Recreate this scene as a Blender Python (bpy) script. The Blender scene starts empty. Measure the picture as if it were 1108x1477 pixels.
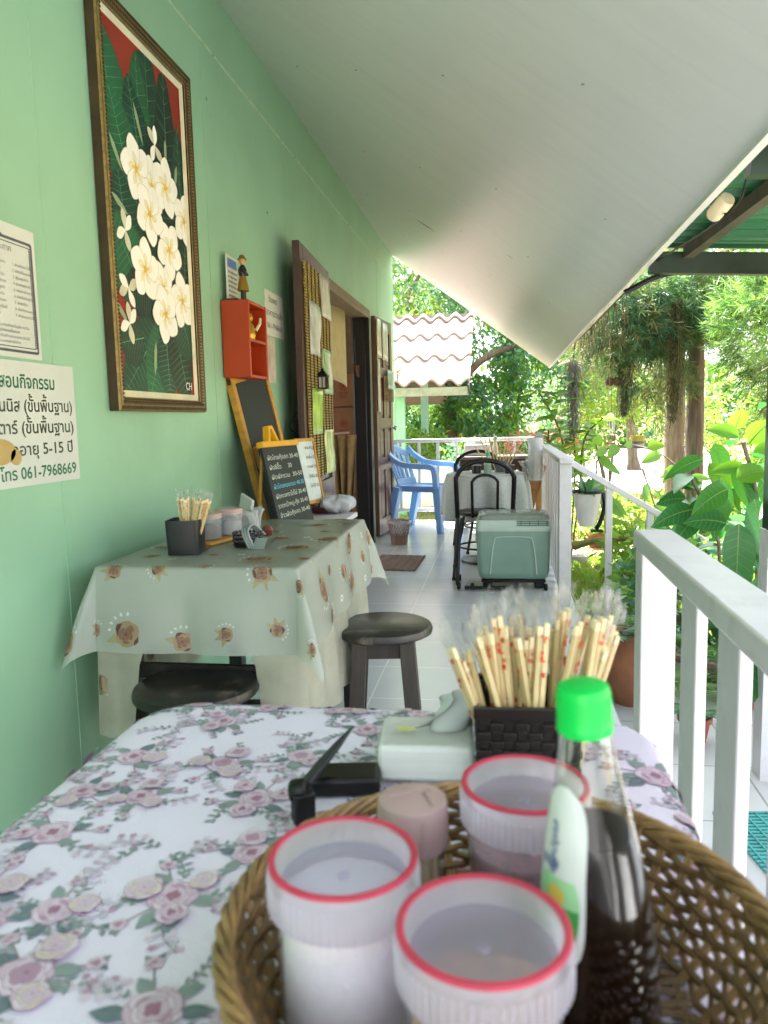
import bpy, bmesh, math, random
import numpy as np
from mathutils import Vector, Matrix, noise
random.seed(7); rng = np.random.default_rng(7)
PI = math.pi
SC = bpy.context.scene
COL = SC.collection

# ------------------------------------------------------------------ camera
CAM_LOC = Vector((0, 0, 1.12))
_y = Vector((171., 136.5, -1109.)).normalized()
_z = Vector((-219.6, 9345., 1109.)).normalized(); _z = (_z - _y * _z.dot(_y)).normalized()
_x = _y.cross(_z)
CAM_ROT = Matrix((_x, _y, _z))
cam = bpy.data.cameras.new('camera'); cam_o = bpy.data.objects.new('camera', cam); COL.objects.link(cam_o)
cam_o.matrix_world = Matrix.Translation(CAM_LOC) @ CAM_ROT.to_4x4()
cam.sensor_fit = 'VERTICAL'; cam.sensor_height = 24; cam.lens = 24 * 1109 / 1477
cam.clip_start = 0.02; cam.clip_end = 500
cam.dof.use_dof = True; cam.dof.focus_distance = 4.6; cam.dof.aperture_fstop = 5.6
SC.camera = cam_o

# ------------------------------------------------------------------ light
SUN_EL = math.radians(60)
to_sun = Vector((-0.62, 0.78, 0)).normalized() * math.cos(SUN_EL) + Vector((0, 0, math.sin(SUN_EL)))
world = bpy.data.worlds.new('World'); SC.world = world; world.use_nodes = True
wn = world.node_tree.nodes; wl = world.node_tree.links
sky = wn.new('ShaderNodeTexSky'); sky.sky_type = 'NISHITA'; sky.sun_disc = False
sky.sun_elevation = SUN_EL; sky.sun_rotation = math.atan2(to_sun.x, to_sun.y)
sky.air_density = 1.0; sky.dust_density = 3.0; sky.ozone_density = 1.0
hs_sky = wn.new('ShaderNodeHueSaturation'); hs_sky.inputs['Saturation'].default_value = .3   # hazy white tropical sky
wl.new(sky.outputs[0], hs_sky.inputs['Color']); wl.new(hs_sky.outputs[0], wn['Background'].inputs[0]); wn['Background'].inputs[1].default_value = 0.15
sl = bpy.data.lights.new('sun', 'SUN'); sl.energy = 4.8; sl.angle = math.radians(0.6); sl.color = (1, 0.95, 0.86)
so = bpy.data.objects.new('sun', sl); COL.objects.link(so)
so.rotation_euler = to_sun.to_track_quat('Z', 'Y').to_euler(); so.location = (0, 0, 12)
SC.view_settings.view_transform = 'Standard'; SC.view_settings.look = 'None'
SC.view_settings.exposure = 2.95; SC.view_settings.gamma = 1.0
SC.render.engine = 'CYCLES'
SC.cycles.use_denoising = True
try:
    SC.cycles.denoiser = 'OPENIMAGEDENOISE'
except Exception:
    pass
SC.cycles.max_bounces = 10; SC.cycles.diffuse_bounces = 6; SC.cycles.glossy_bounces = 4
SC.cycles.transmission_bounces = 8; SC.cycles.transparent_max_bounces = 24
SC.cycles.sample_clamp_indirect = 6.0; SC.cycles.caustics_reflective = False; SC.cycles.caustics_refractive = False

def P(px, py, **k):
    """point of the photograph's pixel on the plane X=, Y= or Z=, in metres"""
    r = CAM_ROT @ Vector(((px - 554) / 1109, -(py - 738.5) / 1109, -1))
    a, v = list(k.items())[0]; i = 'XYZ'.index(a)
    return CAM_LOC + r * ((v - CAM_LOC[i]) / r[i])

# ------------------------------------------------------------------ materials
def srgb(h):
    h = h.lstrip('#'); o = []
    for i in (0, 2, 4):
        c = int(h[i:i + 2], 16) / 255
        o.append(c / 12.92 if c <= .04045 else ((c + .055) / 1.055) ** 2.4)
    return tuple(o)
MATS = {}
def M(name, col=None, rough=.5, metal=0., var=.12, scale=12., bump=0., bscale=60., lucent=0., lcol=None,
      stretch=(1, 1, 1), spec=.5, coat=0., clear=0., sheen=0., dirt=0., dirtcol='#4a4030', dscale=3., glass=0., gmax=.35, gpow=5.):
    if name in MATS: return MATS[name]
    if isinstance(col, str): col = srgb(col)
    m = bpy.data.materials.new(name); MATS[name] = m; m.use_nodes = True
    n = m.node_tree.nodes; l = m.node_tree.links
    b = n['Principled BSDF']; out = n['Material Output']
    b.inputs['Roughness'].default_value = rough; b.inputs['Metallic'].default_value = metal
    b.inputs['Specular IOR Level'].default_value = spec
    if coat: b.inputs['Coat Weight'].default_value = coat; b.inputs['Coat Roughness'].default_value = .1
    tc = n.new('ShaderNodeTexCoord'); mp = n.new('ShaderNodeMapping'); l.new(tc.outputs['Object'], mp.inputs[0])
    mp.inputs['Scale'].default_value = stretch
    nz = n.new('ShaderNodeTexNoise'); nz.inputs['Scale'].default_value = scale; nz.inputs['Detail'].default_value = 6
    l.new(mp.outputs[0], nz.inputs['Vector'])
    rmp = n.new('ShaderNodeValToRGB'); l.new(nz.outputs[0], rmp.inputs[0])
    rmp.color_ramp.elements[0].position = .3; rmp.color_ramp.elements[1].position = .7
    lo = [max(0, c * (1 - var)) for c in col]; hi = [min(1, c * (1 + var)) for c in col]
    rmp.color_ramp.elements[0].color = (*lo, 1); rmp.color_ramp.elements[1].color = (*hi, 1)
    co = rmp.outputs[0]
    if dirt:
        n2 = n.new('ShaderNodeTexNoise'); n2.inputs['Scale'].default_value = dscale; n2.inputs['Detail'].default_value = 9
        n2.inputs['Roughness'].default_value = .68; l.new(mp.outputs[0], n2.inputs['Vector'])
        r2 = n.new('ShaderNodeValToRGB'); r2.color_ramp.elements[0].position = .55; r2.color_ramp.elements[1].position = .78
        r2.color_ramp.elements[0].color = (0, 0, 0, 1); r2.color_ramp.elements[1].color = (dirt, dirt, dirt, 1)
        l.new(n2.outputs[0], r2.inputs[0])
        mx = n.new('ShaderNodeMix'); mx.data_type = 'RGBA'; l.new(r2.outputs[0], mx.inputs[0])
        l.new(co, mx.inputs[6]); mx.inputs[7].default_value = (*srgb(dirtcol), 1); co = mx.outputs[2]
    l.new(co, b.inputs['Base Color'])
    if bump:
        nb = n.new('ShaderNodeTexNoise'); nb.inputs['Scale'].default_value = bscale; nb.inputs['Detail'].default_value = 4
        l.new(mp.outputs[0], nb.inputs['Vector'])
        bp = n.new('ShaderNodeBump'); bp.inputs['Strength'].default_value = bump; bp.inputs['Distance'].default_value = .01
        l.new(nb.outputs[0], bp.inputs['Height']); l.new(bp.outputs[0], b.inputs['Normal'])
    sh = b.outputs[0]
    if lucent:
        t = n.new('ShaderNodeBsdfTranslucent')
        if lcol: t.inputs[0].default_value = (*(srgb(lcol) if isinstance(lcol, str) else lcol), 1)
        else: l.new(co, t.inputs[0])
        ms = n.new('ShaderNodeMixShader'); ms.inputs[0].default_value = lucent
        l.new(sh, ms.inputs[1]); l.new(t.outputs[0], ms.inputs[2]); sh = ms.outputs[0]
    if clear:
        t = n.new('ShaderNodeBsdfTransparent'); ms = n.new('ShaderNodeMixShader')
        lw = n.new('ShaderNodeLayerWeight'); lw.inputs[0].default_value = .35
        mr = n.new('ShaderNodeMapRange'); mr.inputs[3].default_value = clear; mr.inputs[4].default_value = clear * .35
        l.new(lw.outputs['Facing'], mr.inputs[0]); l.new(mr.outputs[0], ms.inputs[0])
        l.new(sh, ms.inputs[1]); l.new(t.outputs[0], ms.inputs[2]); sh = ms.outputs[0]
    if glass:      # thin clear wall: see-through with a mirror-like sheen that grows towards the rim
        t = n.new('ShaderNodeBsdfTransparent'); t.inputs[0].default_value = (*[1 - (1 - c) * .25 for c in col], 1)
        gl = n.new('ShaderNodeBsdfGlossy'); gl.inputs['Roughness'].default_value = rough; lw = n.new('ShaderNodeLayerWeight'); lw.inputs[0].default_value = .5; pw = n.new('ShaderNodeMath'); pw.operation = 'POWER'; pw.inputs[1].default_value = gpow; l.new(lw.outputs['Facing'], pw.inputs[0]); fr = n.new('ShaderNodeMapRange'); fr.inputs[3].default_value = .03; fr.inputs[4].default_value = gmax; l.new(pw.outputs[0], fr.inputs[0])
        ms = n.new('ShaderNodeMixShader'); l.new(fr.outputs[0], ms.inputs[0]); l.new(t.outputs[0], ms.inputs[1]); l.new(gl.outputs[0], ms.inputs[2])
        if glass < 1:
            m2 = n.new('ShaderNodeMixShader'); m2.inputs[0].default_value = glass; l.new(sh, m2.inputs[1]); l.new(ms.outputs[0], m2.inputs[2]); sh = m2.outputs[0]
        else: sh = ms.outputs[0]
    l.new(sh, out.inputs[0])
    return m

# ------------------------------------------------------------------ mesh builder
class MB:
    def __init__(s): s.v = []; s.f = []; s.m = []
    def add(s, vs, fs, mi=0):
        k = len(s.v); s.v += [tuple(p) for p in vs]; s.f += [tuple(i + k for i in q) for q in fs]; s.m += [mi] * len(fs); return s
    def box(s, c, d, mi=0, R=None):
        c = Vector(c); h = [x / 2 for x in d]; vs = []
        for x in (-1, 1):
            for y in (-1, 1):
                for z in (-1, 1):
                    p = Vector((x * h[0], y * h[1], z * h[2]))
                    vs.append(c + (R @ p if R else p))
        return s.add(vs, [(0, 1, 3, 2), (4, 6, 7, 5), (0, 4, 5, 1), (2, 3, 7, 6), (0, 2, 6, 4), (1, 5, 7, 3)], mi)
    def box2(s, a, b, mi=0):
        return s.box([(a[i] + b[i]) / 2 for i in range(3)], [abs(b[i] - a[i]) for i in range(3)], mi)
    def sweep(s, pts, w, h, mi=0, up=(0, 0, 1), closed=False):
        """rectangular section w (sideways) x h (along up) swept along pts"""
        pts = [Vector(p) for p in pts]; n = len(pts); up = Vector(up); vs = []
        for i, p in enumerate(pts):
            a = pts[(i - 1) % n] if closed or i > 0 else p; b = pts[(i + 1) % n] if closed or i < n - 1 else p
            t = (b - a).normalized(); sd = t.cross(up)
            if sd.length < 1e-4: sd = t.cross(Vector((0, 1, 0)))
            sd.normalize(); u = sd.cross(t).normalized()
            ww = w[i] if isinstance(w, (list, tuple)) else w; hh = h[i] if isinstance(h, (list, tuple)) else h
            for sx, sy in ((-1, -1), (1, -1), (1, 1), (-1, 1)): vs.append(p + sd * (sx * ww / 2) + u * (sy * hh / 2))
        fs = []
        for i in range(n if closed else n - 1):
            j = (i + 1) % n
            for k in range(4): fs.append((i * 4 + k, i * 4 + (k + 1) % 4, j * 4 + (k + 1) % 4, j * 4 + k))
        if not closed: fs += [(3, 2, 1, 0), tuple((n - 1) * 4 + k for k in range(4))]
        return s.add(vs, fs, mi)
    def tube(s, pts, r, seg=8, mi=0, closed=False, caps=True):
        pts = [Vector(p) for p in pts]; n = len(pts); vs = []
        prev = None
        for i, p in enumerate(pts):
            a = pts[(i - 1) % n] if closed or i > 0 else p; b = pts[(i + 1) % n] if closed or i < n - 1 else p
            t = (b - a)
            t = t.normalized() if t.length > 1e-9 else Vector((0, 0, 1))
            if prev is None:
                u = t.cross(Vector((0, 0, 1)))
                if u.length < .05: u = t.cross(Vector((0, 1, 0)))
            else: u = prev - t * prev.dot(t)
            u.normalize(); prev = u; w = t.cross(u)
            rr = r[i] if isinstance(r, (list, tuple)) else r
            for k in range(seg):
                q = 2 * PI * k / seg; vs.append(p + (u * math.cos(q) + w * math.sin(q)) * rr)
        fs = []
        for i in range(n if closed else n - 1):
            j = (i + 1) % n
            for k in range(seg): fs.append((i * seg + k, i * seg + (k + 1) % seg, j * seg + (k + 1) % seg, j * seg + k))
        if caps and not closed: fs += [tuple(range(seg))[::-1], tuple((n - 1) * seg + k for k in range(seg))]
        return s.add(vs, fs, mi)
    def lathe(s, prof, seg=24, c=(0, 0, 0), mi=0, R=None, sx=1, sy=1):
        c = Vector(c); vs = []; fs = []
        for r, z in prof:
            for k in range(seg):
                q = 2 * PI * k / seg; p = Vector((max(r, 1e-5) * math.cos(q) * sx, max(r, 1e-5) * math.sin(q) * sy, z))
                vs.append(c + (R @ p if R else p))
        for i in range(len(prof) - 1):
            for k in range(seg):
                fs.append((i * seg + k, i * seg + (k + 1) % seg, (i + 1) * seg + (k + 1) % seg, (i + 1) * seg + k))
        return s.add(vs, fs, mi)
    def prism(s, poly, o, u, v, t, mi=0):
        """2-D outline poly in frame (o,u,v) with thickness t along u x v"""
        o = Vector(o); u = Vector(u); v = Vector(v); n = u.cross(v).normalized() * t; k = len(poly)
        a = [o + u * x + v * y for x, y in poly]
        vs = a + [p + n for p in a]
        fs = [tuple(range(k))[::-1], tuple(range(k, 2 * k))] + [(i, (i + 1) % k, k + (i + 1) % k, k + i) for i in range(k)]
        return s.add(vs, fs, mi)
    def poly(s, pts, mi=0): return s.add(pts, [tuple(range(len(pts)))], mi)
    def fan(s, pts, c, mi=0):
        n = len(pts); return s.add([c] + list(pts), [(0, 1 + i, 1 + (i + 1) % n) for i in range(n)], mi)
    def grid(s, fn, nu, nv, mi=0):
        vs = [fn(i / nu, j / nv) for j in range(nv + 1) for i in range(nu + 1)]
        fs = [(j * (nu + 1) + i, j * (nu + 1) + i + 1, (j + 1) * (nu + 1) + i + 1, (j + 1) * (nu + 1) + i) for j in range(nv) for i in range(nu)]
        return s.add(vs, fs, mi)
    def leaf(s, base, d, nrm, L, W, mi=0, droop=.25, fold=.12, seg=5, rib=None):
        d = Vector(d).normalized(); nrm = Vector(nrm); side = d.cross(nrm)
        if side.length < 1e-3: side = d.cross(Vector((1, 0, .2)))
        side.normalize(); up = side.cross(d).normalized(); base = Vector(base); vs = []; fs = []
        for i in range(seg + 1):
            t = i / seg; w = W / 2 * math.sin(PI * min(1, t ** .8 * .98 + .02)) ** .85 if 0 < i < seg else W * .015
            c = base + d * (L * t) - Vector((0, 0, 1)) * (droop * L * t * t)
            vs += [c + side * w + up * (fold * w * 2), c, c - side * w + up * (fold * w * 2)]
        for i in range(seg):
            for k in (0, 1): fs.append((i * 3 + k, i * 3 + k + 1, (i + 1) * 3 + k + 1, (i + 1) * 3 + k))
        s.add(vs, fs, mi)
        if rib is not None:      # midrib and side veins standing a hair proud on both faces
            for sg in (1, -1):
                e = up * (.0006 * sg); mid = [Vector(vs[i * 3 + 1]) + e for i in range(seg + 1)]
                for i in range(seg):
                    w = side * (W * .018 * (1 - i / seg) + .0004); s.add([mid[i] - w, mid[i + 1] - w, mid[i + 1] + w, mid[i] + w], [(0, 1, 2, 3)], rib)
                    for k in (0, 2):
                        if 0 < i < seg - 1:
                            q = Vector(vs[(i + 1) * 3 + k]).lerp(mid[i + 1], .08) + e; t = (q - mid[i]).normalized() * .0 + d * (W * .010); s.add([mid[i], q - t * .3, q + t * .3, mid[i] + t], [(0, 1, 2, 3)], rib)
        return s

def obj(name, mb, mats, parent=None, bevel=0., smooth=40, sub=0, world=False, bseg=2):
    me = bpy.data.meshes.new(name)
    off = Vector((0, 0, 0))
    if world and parent is not None:
        p = parent
        while p is not None: off += p.location; p = p.parent
    vs = [tuple(Vector(p) - off) for p in mb.v] if off.length > 0 else mb.v
    me.from_pydata(vs, [], mb.f)
    if not isinstance(mats, (list, tuple)): mats = [mats]
    for m in mats: me.materials.append(m)
    if len(mats) > 1: me.polygons.foreach_set('material_index', mb.m)
    me.validate(); me.update()
    if smooth:
        me.shade_smooth(); me.set_sharp_from_angle(angle=math.radians(smooth))
    o = bpy.data.objects.new(name, me); COL.objects.link(o)
    if parent is not None: o.parent = parent
    if bevel:
        bv = o.modifiers.new('bevel', 'BEVEL'); bv.width = bevel; bv.segments = bseg; bv.limit_method = 'ANGLE'; bv.angle_limit = math.radians(35)
    if sub:
        sb = o.modifiers.new('sub', 'SUBSURF'); sb.levels = sub; sb.render_levels = sub
    return o
def tag(o, label, cat, group=None, kind=None):
    o['label'] = label; o['category'] = cat
    if group: o['group'] = group
    if kind: o['kind'] = kind
    return o
def thing(name, label, cat, loc=(0, 0, 0), rz=0, group=None):
    o = bpy.data.objects.new(name, None); COL.objects.link(o); o.location = loc; o.rotation_euler = (0, 0, rz)
    o.empty_display_size = .05
    return tag(o, label, cat, group)
def struct(name, mb, mats, **k):
    o = obj(name, mb, mats, **k); o['kind'] = 'structure'; return o
def dup(root, loc, rz=None, label=None, group=None):
    r = root.copy(); COL.objects.link(r); r.location = loc
    if rz is not None: r.rotation_euler = (0, 0, rz)
    if label: r['label'] = label
    if group: r['group'] = group
    for ch in list(root.children):
        c = ch.copy(); COL.objects.link(c); c.parent = r
        for g in ch.children:
            d = g.copy(); COL.objects.link(d); d.parent = c
    return r

def text_geo(s, size=1., align='LEFT', weight=0.):
    """flat faces of a line of writing, in its own xy plane; tone marks above vowels are lifted clear"""
    cu = bpy.data.curves.new('line', 'FONT'); cu.body = s; cu.size = size; cu.align_x = align; cu.offset = weight * size
    cu.resolution_u = 3
    a = bpy.data.materials.new('ta'); b = bpy.data.materials.new('tb'); cu.materials.append(a); cu.materials.append(b)
    up = 'ัิีึืำ'; tone = '่้๊๋์'
    for i, ch in enumerate(s):
        if ch in tone and i > 0 and s[i - 1] in up: cu.body_format[i].material_index = 1
    o = bpy.data.objects.new('line', cu); COL.objects.link(o)
    bpy.context.view_layer.update()
    me = bpy.data.meshes.new_from_object(o.evaluated_get(bpy.context.evaluated_depsgraph_get()))
    lift = set()
    for p in me.polygons:
        if p.material_index == 1: lift.update(p.vertices)
    vs = [(v.co.x, v.co.y + (.2 * size if v.index in lift else 0)) for v in me.vertices]
    fs = [tuple(p.vertices) for p in me.polygons]
    bpy.data.objects.remove(o); bpy.data.curves.remove(cu); bpy.data.meshes.remove(me)
    bpy.data.materials.remove(a); bpy.data.materials.remove(b)
    return vs, fs
def put_text(mb, s, o, u, v, size, mi=0, align='LEFT', weight=.0, fit=None):
    vs, fs = text_geo(s, size, align, weight); o = Vector(o); u = Vector(u); v = Vector(v)
    k = 1.
    if fit and vs:
        w = max(p[0] for p in vs) - min(p[0] for p in vs); k = fit / w
    mb.add([o + u * (x * k) + v * y for x, y in vs], fs, mi)

def rot(ax, deg): return Matrix.Rotation(math.radians(deg), 3, ax)
def arc(c, r, a0, a1, n, f=None):
    out = []
    for i in range(n + 1):
        a = math.radians(a0 + (a1 - a0) * i / n); out.append((c[0] + r * math.cos(a), c[1] + r * math.sin(a)))
    return out
def bez(pts, n=12):
    """Catmull-Rom through pts"""
    p = [Vector(q) for q in pts]; p = [p[0] * 2 - p[1]] + p + [p[-1] * 2 - p[-2]]; out = []
    for i in range(1, len(p) - 2):
        for k in range(n):
            t = k / n
            out.append(.5 * ((2 * p[i]) + (p[i + 1] - p[i - 1]) * t + (2 * p[i - 1] - 5 * p[i] + 4 * p[i + 1] - p[i + 2]) * t * t + (3 * p[i] - p[i - 1] - 3 * p[i + 1] + p[i + 2]) * t ** 3))
    out.append(p[-2]); return out

def leaf_cloud(name, pts, dirs, L, W, mats, mi=None, parent=None, fold=.25, world=True):
    """many folded leaf blades as one mesh: pts (n,3), dirs (n,3)"""
    n = len(pts); pts = np.asarray(pts, float); d = np.asarray(dirs, float); d /= np.linalg.norm(d, axis=1)[:, None] + 1e-9
    L = np.broadcast_to(L, n)[:, None]; W = np.broadcast_to(W, n)[:, None]
    r = rng.normal(size=(n, 3)); s = np.cross(d, r); s /= np.linalg.norm(s, axis=1)[:, None] + 1e-9
    u = np.cross(s, d)
    mid = pts + d * L * .45
    v = np.stack([pts, mid + s * W / 2 + u * W * fold, pts + d * L, mid - s * W / 2 + u * W * fold], 1).reshape(-1, 3)
    off = Vector((0, 0, 0)); p = parent
    while p is not None and world: off += p.location; p = p.parent
    v = v - np.array(off)
    idx = np.arange(n) * 4
    tri = np.stack([idx, idx + 1, idx + 2, idx, idx + 2, idx + 3], 1).reshape(-1)
    me = bpy.data.meshes.new(name); me.vertices.add(4 * n); me.vertices.foreach_set('co', v.astype(np.float32).ravel())
    me.loops.add(6 * n); me.loops.foreach_set('vertex_index', tri.astype(np.int32))
    me.polygons.add(2 * n); me.polygons.foreach_set('loop_start', (np.arange(2 * n) * 3).astype(np.int32))
    if not isinstance(mats, (list, tuple)): mats = [mats]
    for m in mats: me.materials.append(m)
    if mi is not None: me.polygons.foreach_set('material_index', np.repeat(np.asarray(mi, np.int32), 2))
    me.update(calc_edges=True); me.validate()
    o = bpy.data.objects.new(name, me); COL.objects.link(o)
    if parent is not None: o.parent = parent
    return o

def blob_pts(c, rad, n, hollow=.55, flat=0.):
    """n points in an ellipsoid, thinned by noise so that it has gaps"""
    out = []; c = Vector(c)
    while len(out) < n:
        q = rng.normal(size=(n, 3)); q /= np.linalg.norm(q, axis=1)[:, None]
        q *= (hollow + (1 - hollow) * rng.random(n)[:, None]) ** .7
        q += rng.normal(size=q.shape) * .07
        for p in q:
            w = Vector((p[0] * rad[0], p[1] * rad[1], p[2] * rad[2])) + c
            if noise.noise(w * (2.2 / max(.4, min(rad)))) > -.12 + .1 * random.random(): out.append(w)
            if len(out) >= n: break
    return np.array(out)

# ================================================================== materials used in several places
def tile_mat(name, c1, c2, grout, size, ox, oy, rough=.22):
    m = M(name, c1, rough)
    n = m.node_tree.nodes; l = m.node_tree.links; b = n['Principled BSDF']
    tc = n.new('ShaderNodeTexCoord'); mp = n.new('ShaderNodeMapping'); l.new(tc.outputs['Object'], mp.inputs[0])
    mp.inputs['Location'].default_value = (-ox, -oy, 0)
    bt = n.new('ShaderNodeTexBrick'); bt.offset = 0; bt.squash = 1
    bt.inputs['Scale'].default_value = 1; bt.inputs['Brick Width'].default_value = size; bt.inputs['Row Height'].default_value = size
    bt.inputs['Mortar Size'].default_value = .004; bt.inputs['Mortar Smooth'].default_value = .2; bt.inputs['Bias'].default_value = 0
    bt.inputs[1].default_value = (*srgb(c1), 1); bt.inputs[2].default_value = (*srgb(c2), 1); bt.inputs[3].default_value = (*srgb(grout), 1)
    l.new(mp.outputs[0], bt.inputs[0])
    nz = n.new('ShaderNodeTexNoise'); nz.inputs['Scale'].default_value = 5; nz.inputs['Detail'].default_value = 8; l.new(mp.outputs[0], nz.inputs[0])
    mr = n.new('ShaderNodeMapRange'); mr.inputs[3].default_value = .93; mr.inputs[4].default_value = 1.05; l.new(nz.outputs[0], mr.inputs[0])
    mx = n.new('ShaderNodeMix'); mx.data_type = 'RGBA'; mx.blend_type = 'MULTIPLY'; mx.inputs[0].default_value = 1
    l.new(bt.outputs[0], mx.inputs[6]); l.new(mr.outputs[0], mx.inputs[7]); l.new(mx.outputs[2], b.inputs['Base Color'])
    mr2 = n.new('ShaderNodeMapRange'); mr2.inputs[3].default_value = rough * .85; mr2.inputs[4].default_value = rough * 1.2
    l.new(nz.outputs[0], mr2.inputs[0]); l.new(mr2.outputs[0], b.inputs['Roughness'])
    bp = n.new('ShaderNodeBump'); bp.inputs['Strength'].default_value = .35; bp.inputs['Distance'].default_value = .003; bp.invert = True
    l.new(bt.outputs[1], bp.inputs['Height']); l.new(bp.outputs[0], b.inputs['Normal'])
    return m
m_tile = tile_mat('grey_floor_tile', '#c4c9cd', '#bec3c8', '#dfe2e4', .4, -.135, .17)
m_terr = tile_mat('pale_terrace_tile', '#c3c4c6', '#bcbdc0', '#8b8c8c', .4, .05, .02, .3)
m_wall = M('green_wall_paint', '#91bb9a', .42, var=.07, scale=2.2, bump=.12, bscale=9, dirt=.4, dirtcol='#789a74', dscale=1.3)
m_ceil = M('white_ceiling_paint', '#d2cecb', .30, var=.03, scale=3, stretch=(.5, 4, .5), dirt=.16, dirtcol='#857f6f', dscale=4, bump=.05)
m_white = M('white_rail_paint', '#cdc9cd', .35, var=.05, dirt=.45, dirtcol='#9a948a', dscale=16, bump=.05)
m_wood = M('dark_door_wood', '#42241b', .4, var=.35, scale=9, stretch=(6, 6, .5), bump=.12, coat=.3)
m_wood2 = M('brown_door_wood', '#5c362b', .42, var=.3, scale=9, stretch=(6, 6, .5), bump=.12, coat=.2)
m_black = M('black_painted_wood', '#1e1a18', .35, var=.3, scale=14, bump=.1, dirt=.3, dirtcol='#4b4038', dscale=18)
m_metal = M('black_chair_metal', '#0a0a0b', .4, var=.2, spec=.35)
m_steel = M('bright_steel', '#b8b8b8', .25, metal=1., var=.06)
m_dgreen = M('dark_green_steel', '#162c20', .45, var=.2, dirt=.3, dirtcol='#4f4a38')
m_concrete = M('grey_concrete', '#8f8c85', .9, var=.18, bump=.3)

# ================================================================== setting
g = MB(); N = 90
def hgt(x, y):
    return -.36 + .035 * noise.noise(Vector((x * .7, y * .7, 0))) + .02 * max(0, y - 20) * .1
g.grid(lambda u, v: ((u - .5) * 240, -40 + v * 240, -.37), 4, 4)
m_soil = M('dry_leafy_soil', '#8d7a58', .95, var=.4, scale=3, bump=.5, bscale=14, dirt=.75, dirtcol='#5d7a32', dscale=.8)
struct('ground', g, m_soil)
d = MB(); d.box2((2.2, 14.6, -.366), (60, 34, -.33)); d.box2((-14, 17.5, -.366), (2.2, 34, -.334))
m_drive = M('pale_gravel_drive', '#b9b2a8', .9, var=.2, scale=1.5, bump=.4, dirt=.5, dirtcol='#77715f', dscale=1.2)
struct('driveway', d, m_drive)
p = MB(); p.box2((-1.2, -1.6, -.3), (.42, 8.5, 0)); struct('porch_floor', p, m_tile)
p = MB(); p.box2((.42, -6.5, -.34), (5.2, 2.2, -.16)); p.box2((.42, 2.2, -.34), (1.95, 3.75, -.16)); p.box2((-2.5, -6.5, -.34), (.42, -1.6, -.16)); struct('terrace_floor', p, m_terr)  # terrace extended out of view to bounce sunlight into the porch
p = MB(); p.box2((.42, 3.75, -.345), (1.5, 4.55, -.17)); struct('garden_step', p, m_concrete)

# ---- the house ----------------------------------------------------------------
house = thing('house', 'pale green board house with white sloping porch ceiling and open brown double doors', 'house', (-1.2, 0, 0))
WX = -1.2; D0, D1, DH = 5.31, 6.95, 2.1; WE = 8.70
def cz(x): return 2.93 + (x - WX) * (1.655 - 2.93) / (.50 - WX)
w = MB()
w.box2((WX - .12, -1.8, 0), (WX, D0, 3.0)); w.box2((WX - .12, D1, 0), (WX, WE, 3.0)); w.box2((WX - .12, D0, DH), (WX, D1, 3.0))
# joints of the wall boards, thin cover strips
for yy in (.75, 1.95, 3.15, 4.35, 7.55): w.box2((WX, yy, 0), (WX + .0015, yy + .005, 2.66))
obj('wall', w, m_wall, house, world=True, smooth=0)
w = MB(); w.box2((WX, -1.8, 2.66), (WX + .003, WE, 2.669)); obj('seam_strip', w, M('pale_seam_filler', '#b4c9a8', .5, var=.2, scale=3, stretch=(1, 6, 1)), house, world=True, smooth=0)
w = MB()
for zz, yy in ((2.663, 3.3), (2.663, 4.6), (2.663, 6.2), (2.663, 7.4), (2.2, 4.0), (2.45, 3.2)):
    w.lathe([(0, .004), (.006, .003), (.007, 0)], 8, (WX + .001, yy, zz), R=rot('Y', 90))
obj('nail_head', w, m_concrete, house, world=True)
# far end wall; unseen left side kept low to let daylight into the room
w = MB(); w.box2((-6, WE - .12, 0), (WX - .12, WE, 3.0)); w.box2((-6.1, -1.8, 0), (-6, WE, .7)); obj('rear_wall', w, m_wall, house, world=True)
# sloping ceiling board of the porch with its end trims
c = MB()
th = .03
for (xa, xb) in ((WX - .1, .50),):
    c.add([(xa, -1.0, cz(xa)), (xb, -1.0, cz(xb)), (xb, WE + .02, cz(xb)), (xa, WE + .02, cz(xa)),
           (xa, -1.0, cz(xa) + th), (xb, -1.0, cz(xb) + th), (xb, WE + .02, cz(xb) + th), (xa, WE + .02, cz(xa) + th)],
          [(0, 1, 2, 3), (7, 6, 5, 4), (0, 4, 5, 1), (1, 5, 6, 2), (2, 6, 7, 3), (3, 7, 4, 0)])
obj('ceiling', c, m_ceil, house, world=True, smooth=0)
c = MB()
for k in range(30):
    yy = .6 + k * .27; xx = WX + .2 + ((k * 37) % 100) / 100 * 1.4
    c.lathe([(0, -.002), (.005, -.001), (.006, 0)], 8, (xx, yy, cz(xx) - .0005))
obj('ceiling_screw', c, m_concrete, house, world=True)
c = MB(); r_ = CAM_ROT @ Vector(((614 - 554) / 1109, -(325 - 738.5) / 1109, -1)); k_ = (1.655 - 2.93) / (.50 - WX); t_ = (2.93 - k_ * WX + 0 - 1.12) / (r_.z - k_ * r_.x)
q_ = CAM_LOC + r_ * t_; dx_ = Vector((1, -.25, k_)).normalized(); dy_ = Vector((.25, 1, .25 * k_)).normalized(); nz_ = Vector((k_, 0, -1)).normalized() * .001
c.poly([q_ + nz_ - dx_ * .10, q_ + nz_ - dx_ * .02 + dy_ * .02, q_ + nz_ + dx_ * .09, q_ + nz_ + dx_ * .03 - dy_ * .016])
q2_ = q_ + Vector((.55, -.9, k_ * .55)); c.poly([q2_ + nz_ - dx_ * .03, q2_ + nz_ + dy_ * .008, q2_ + nz_ + dx_ * .025, q2_ + nz_ - dy_ * .006])
obj('ceiling_scar', c, M('bare_ceiling_scar', '#6d675e', .9, var=.3), house, world=True)
c = MB(); xb = .50
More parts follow.
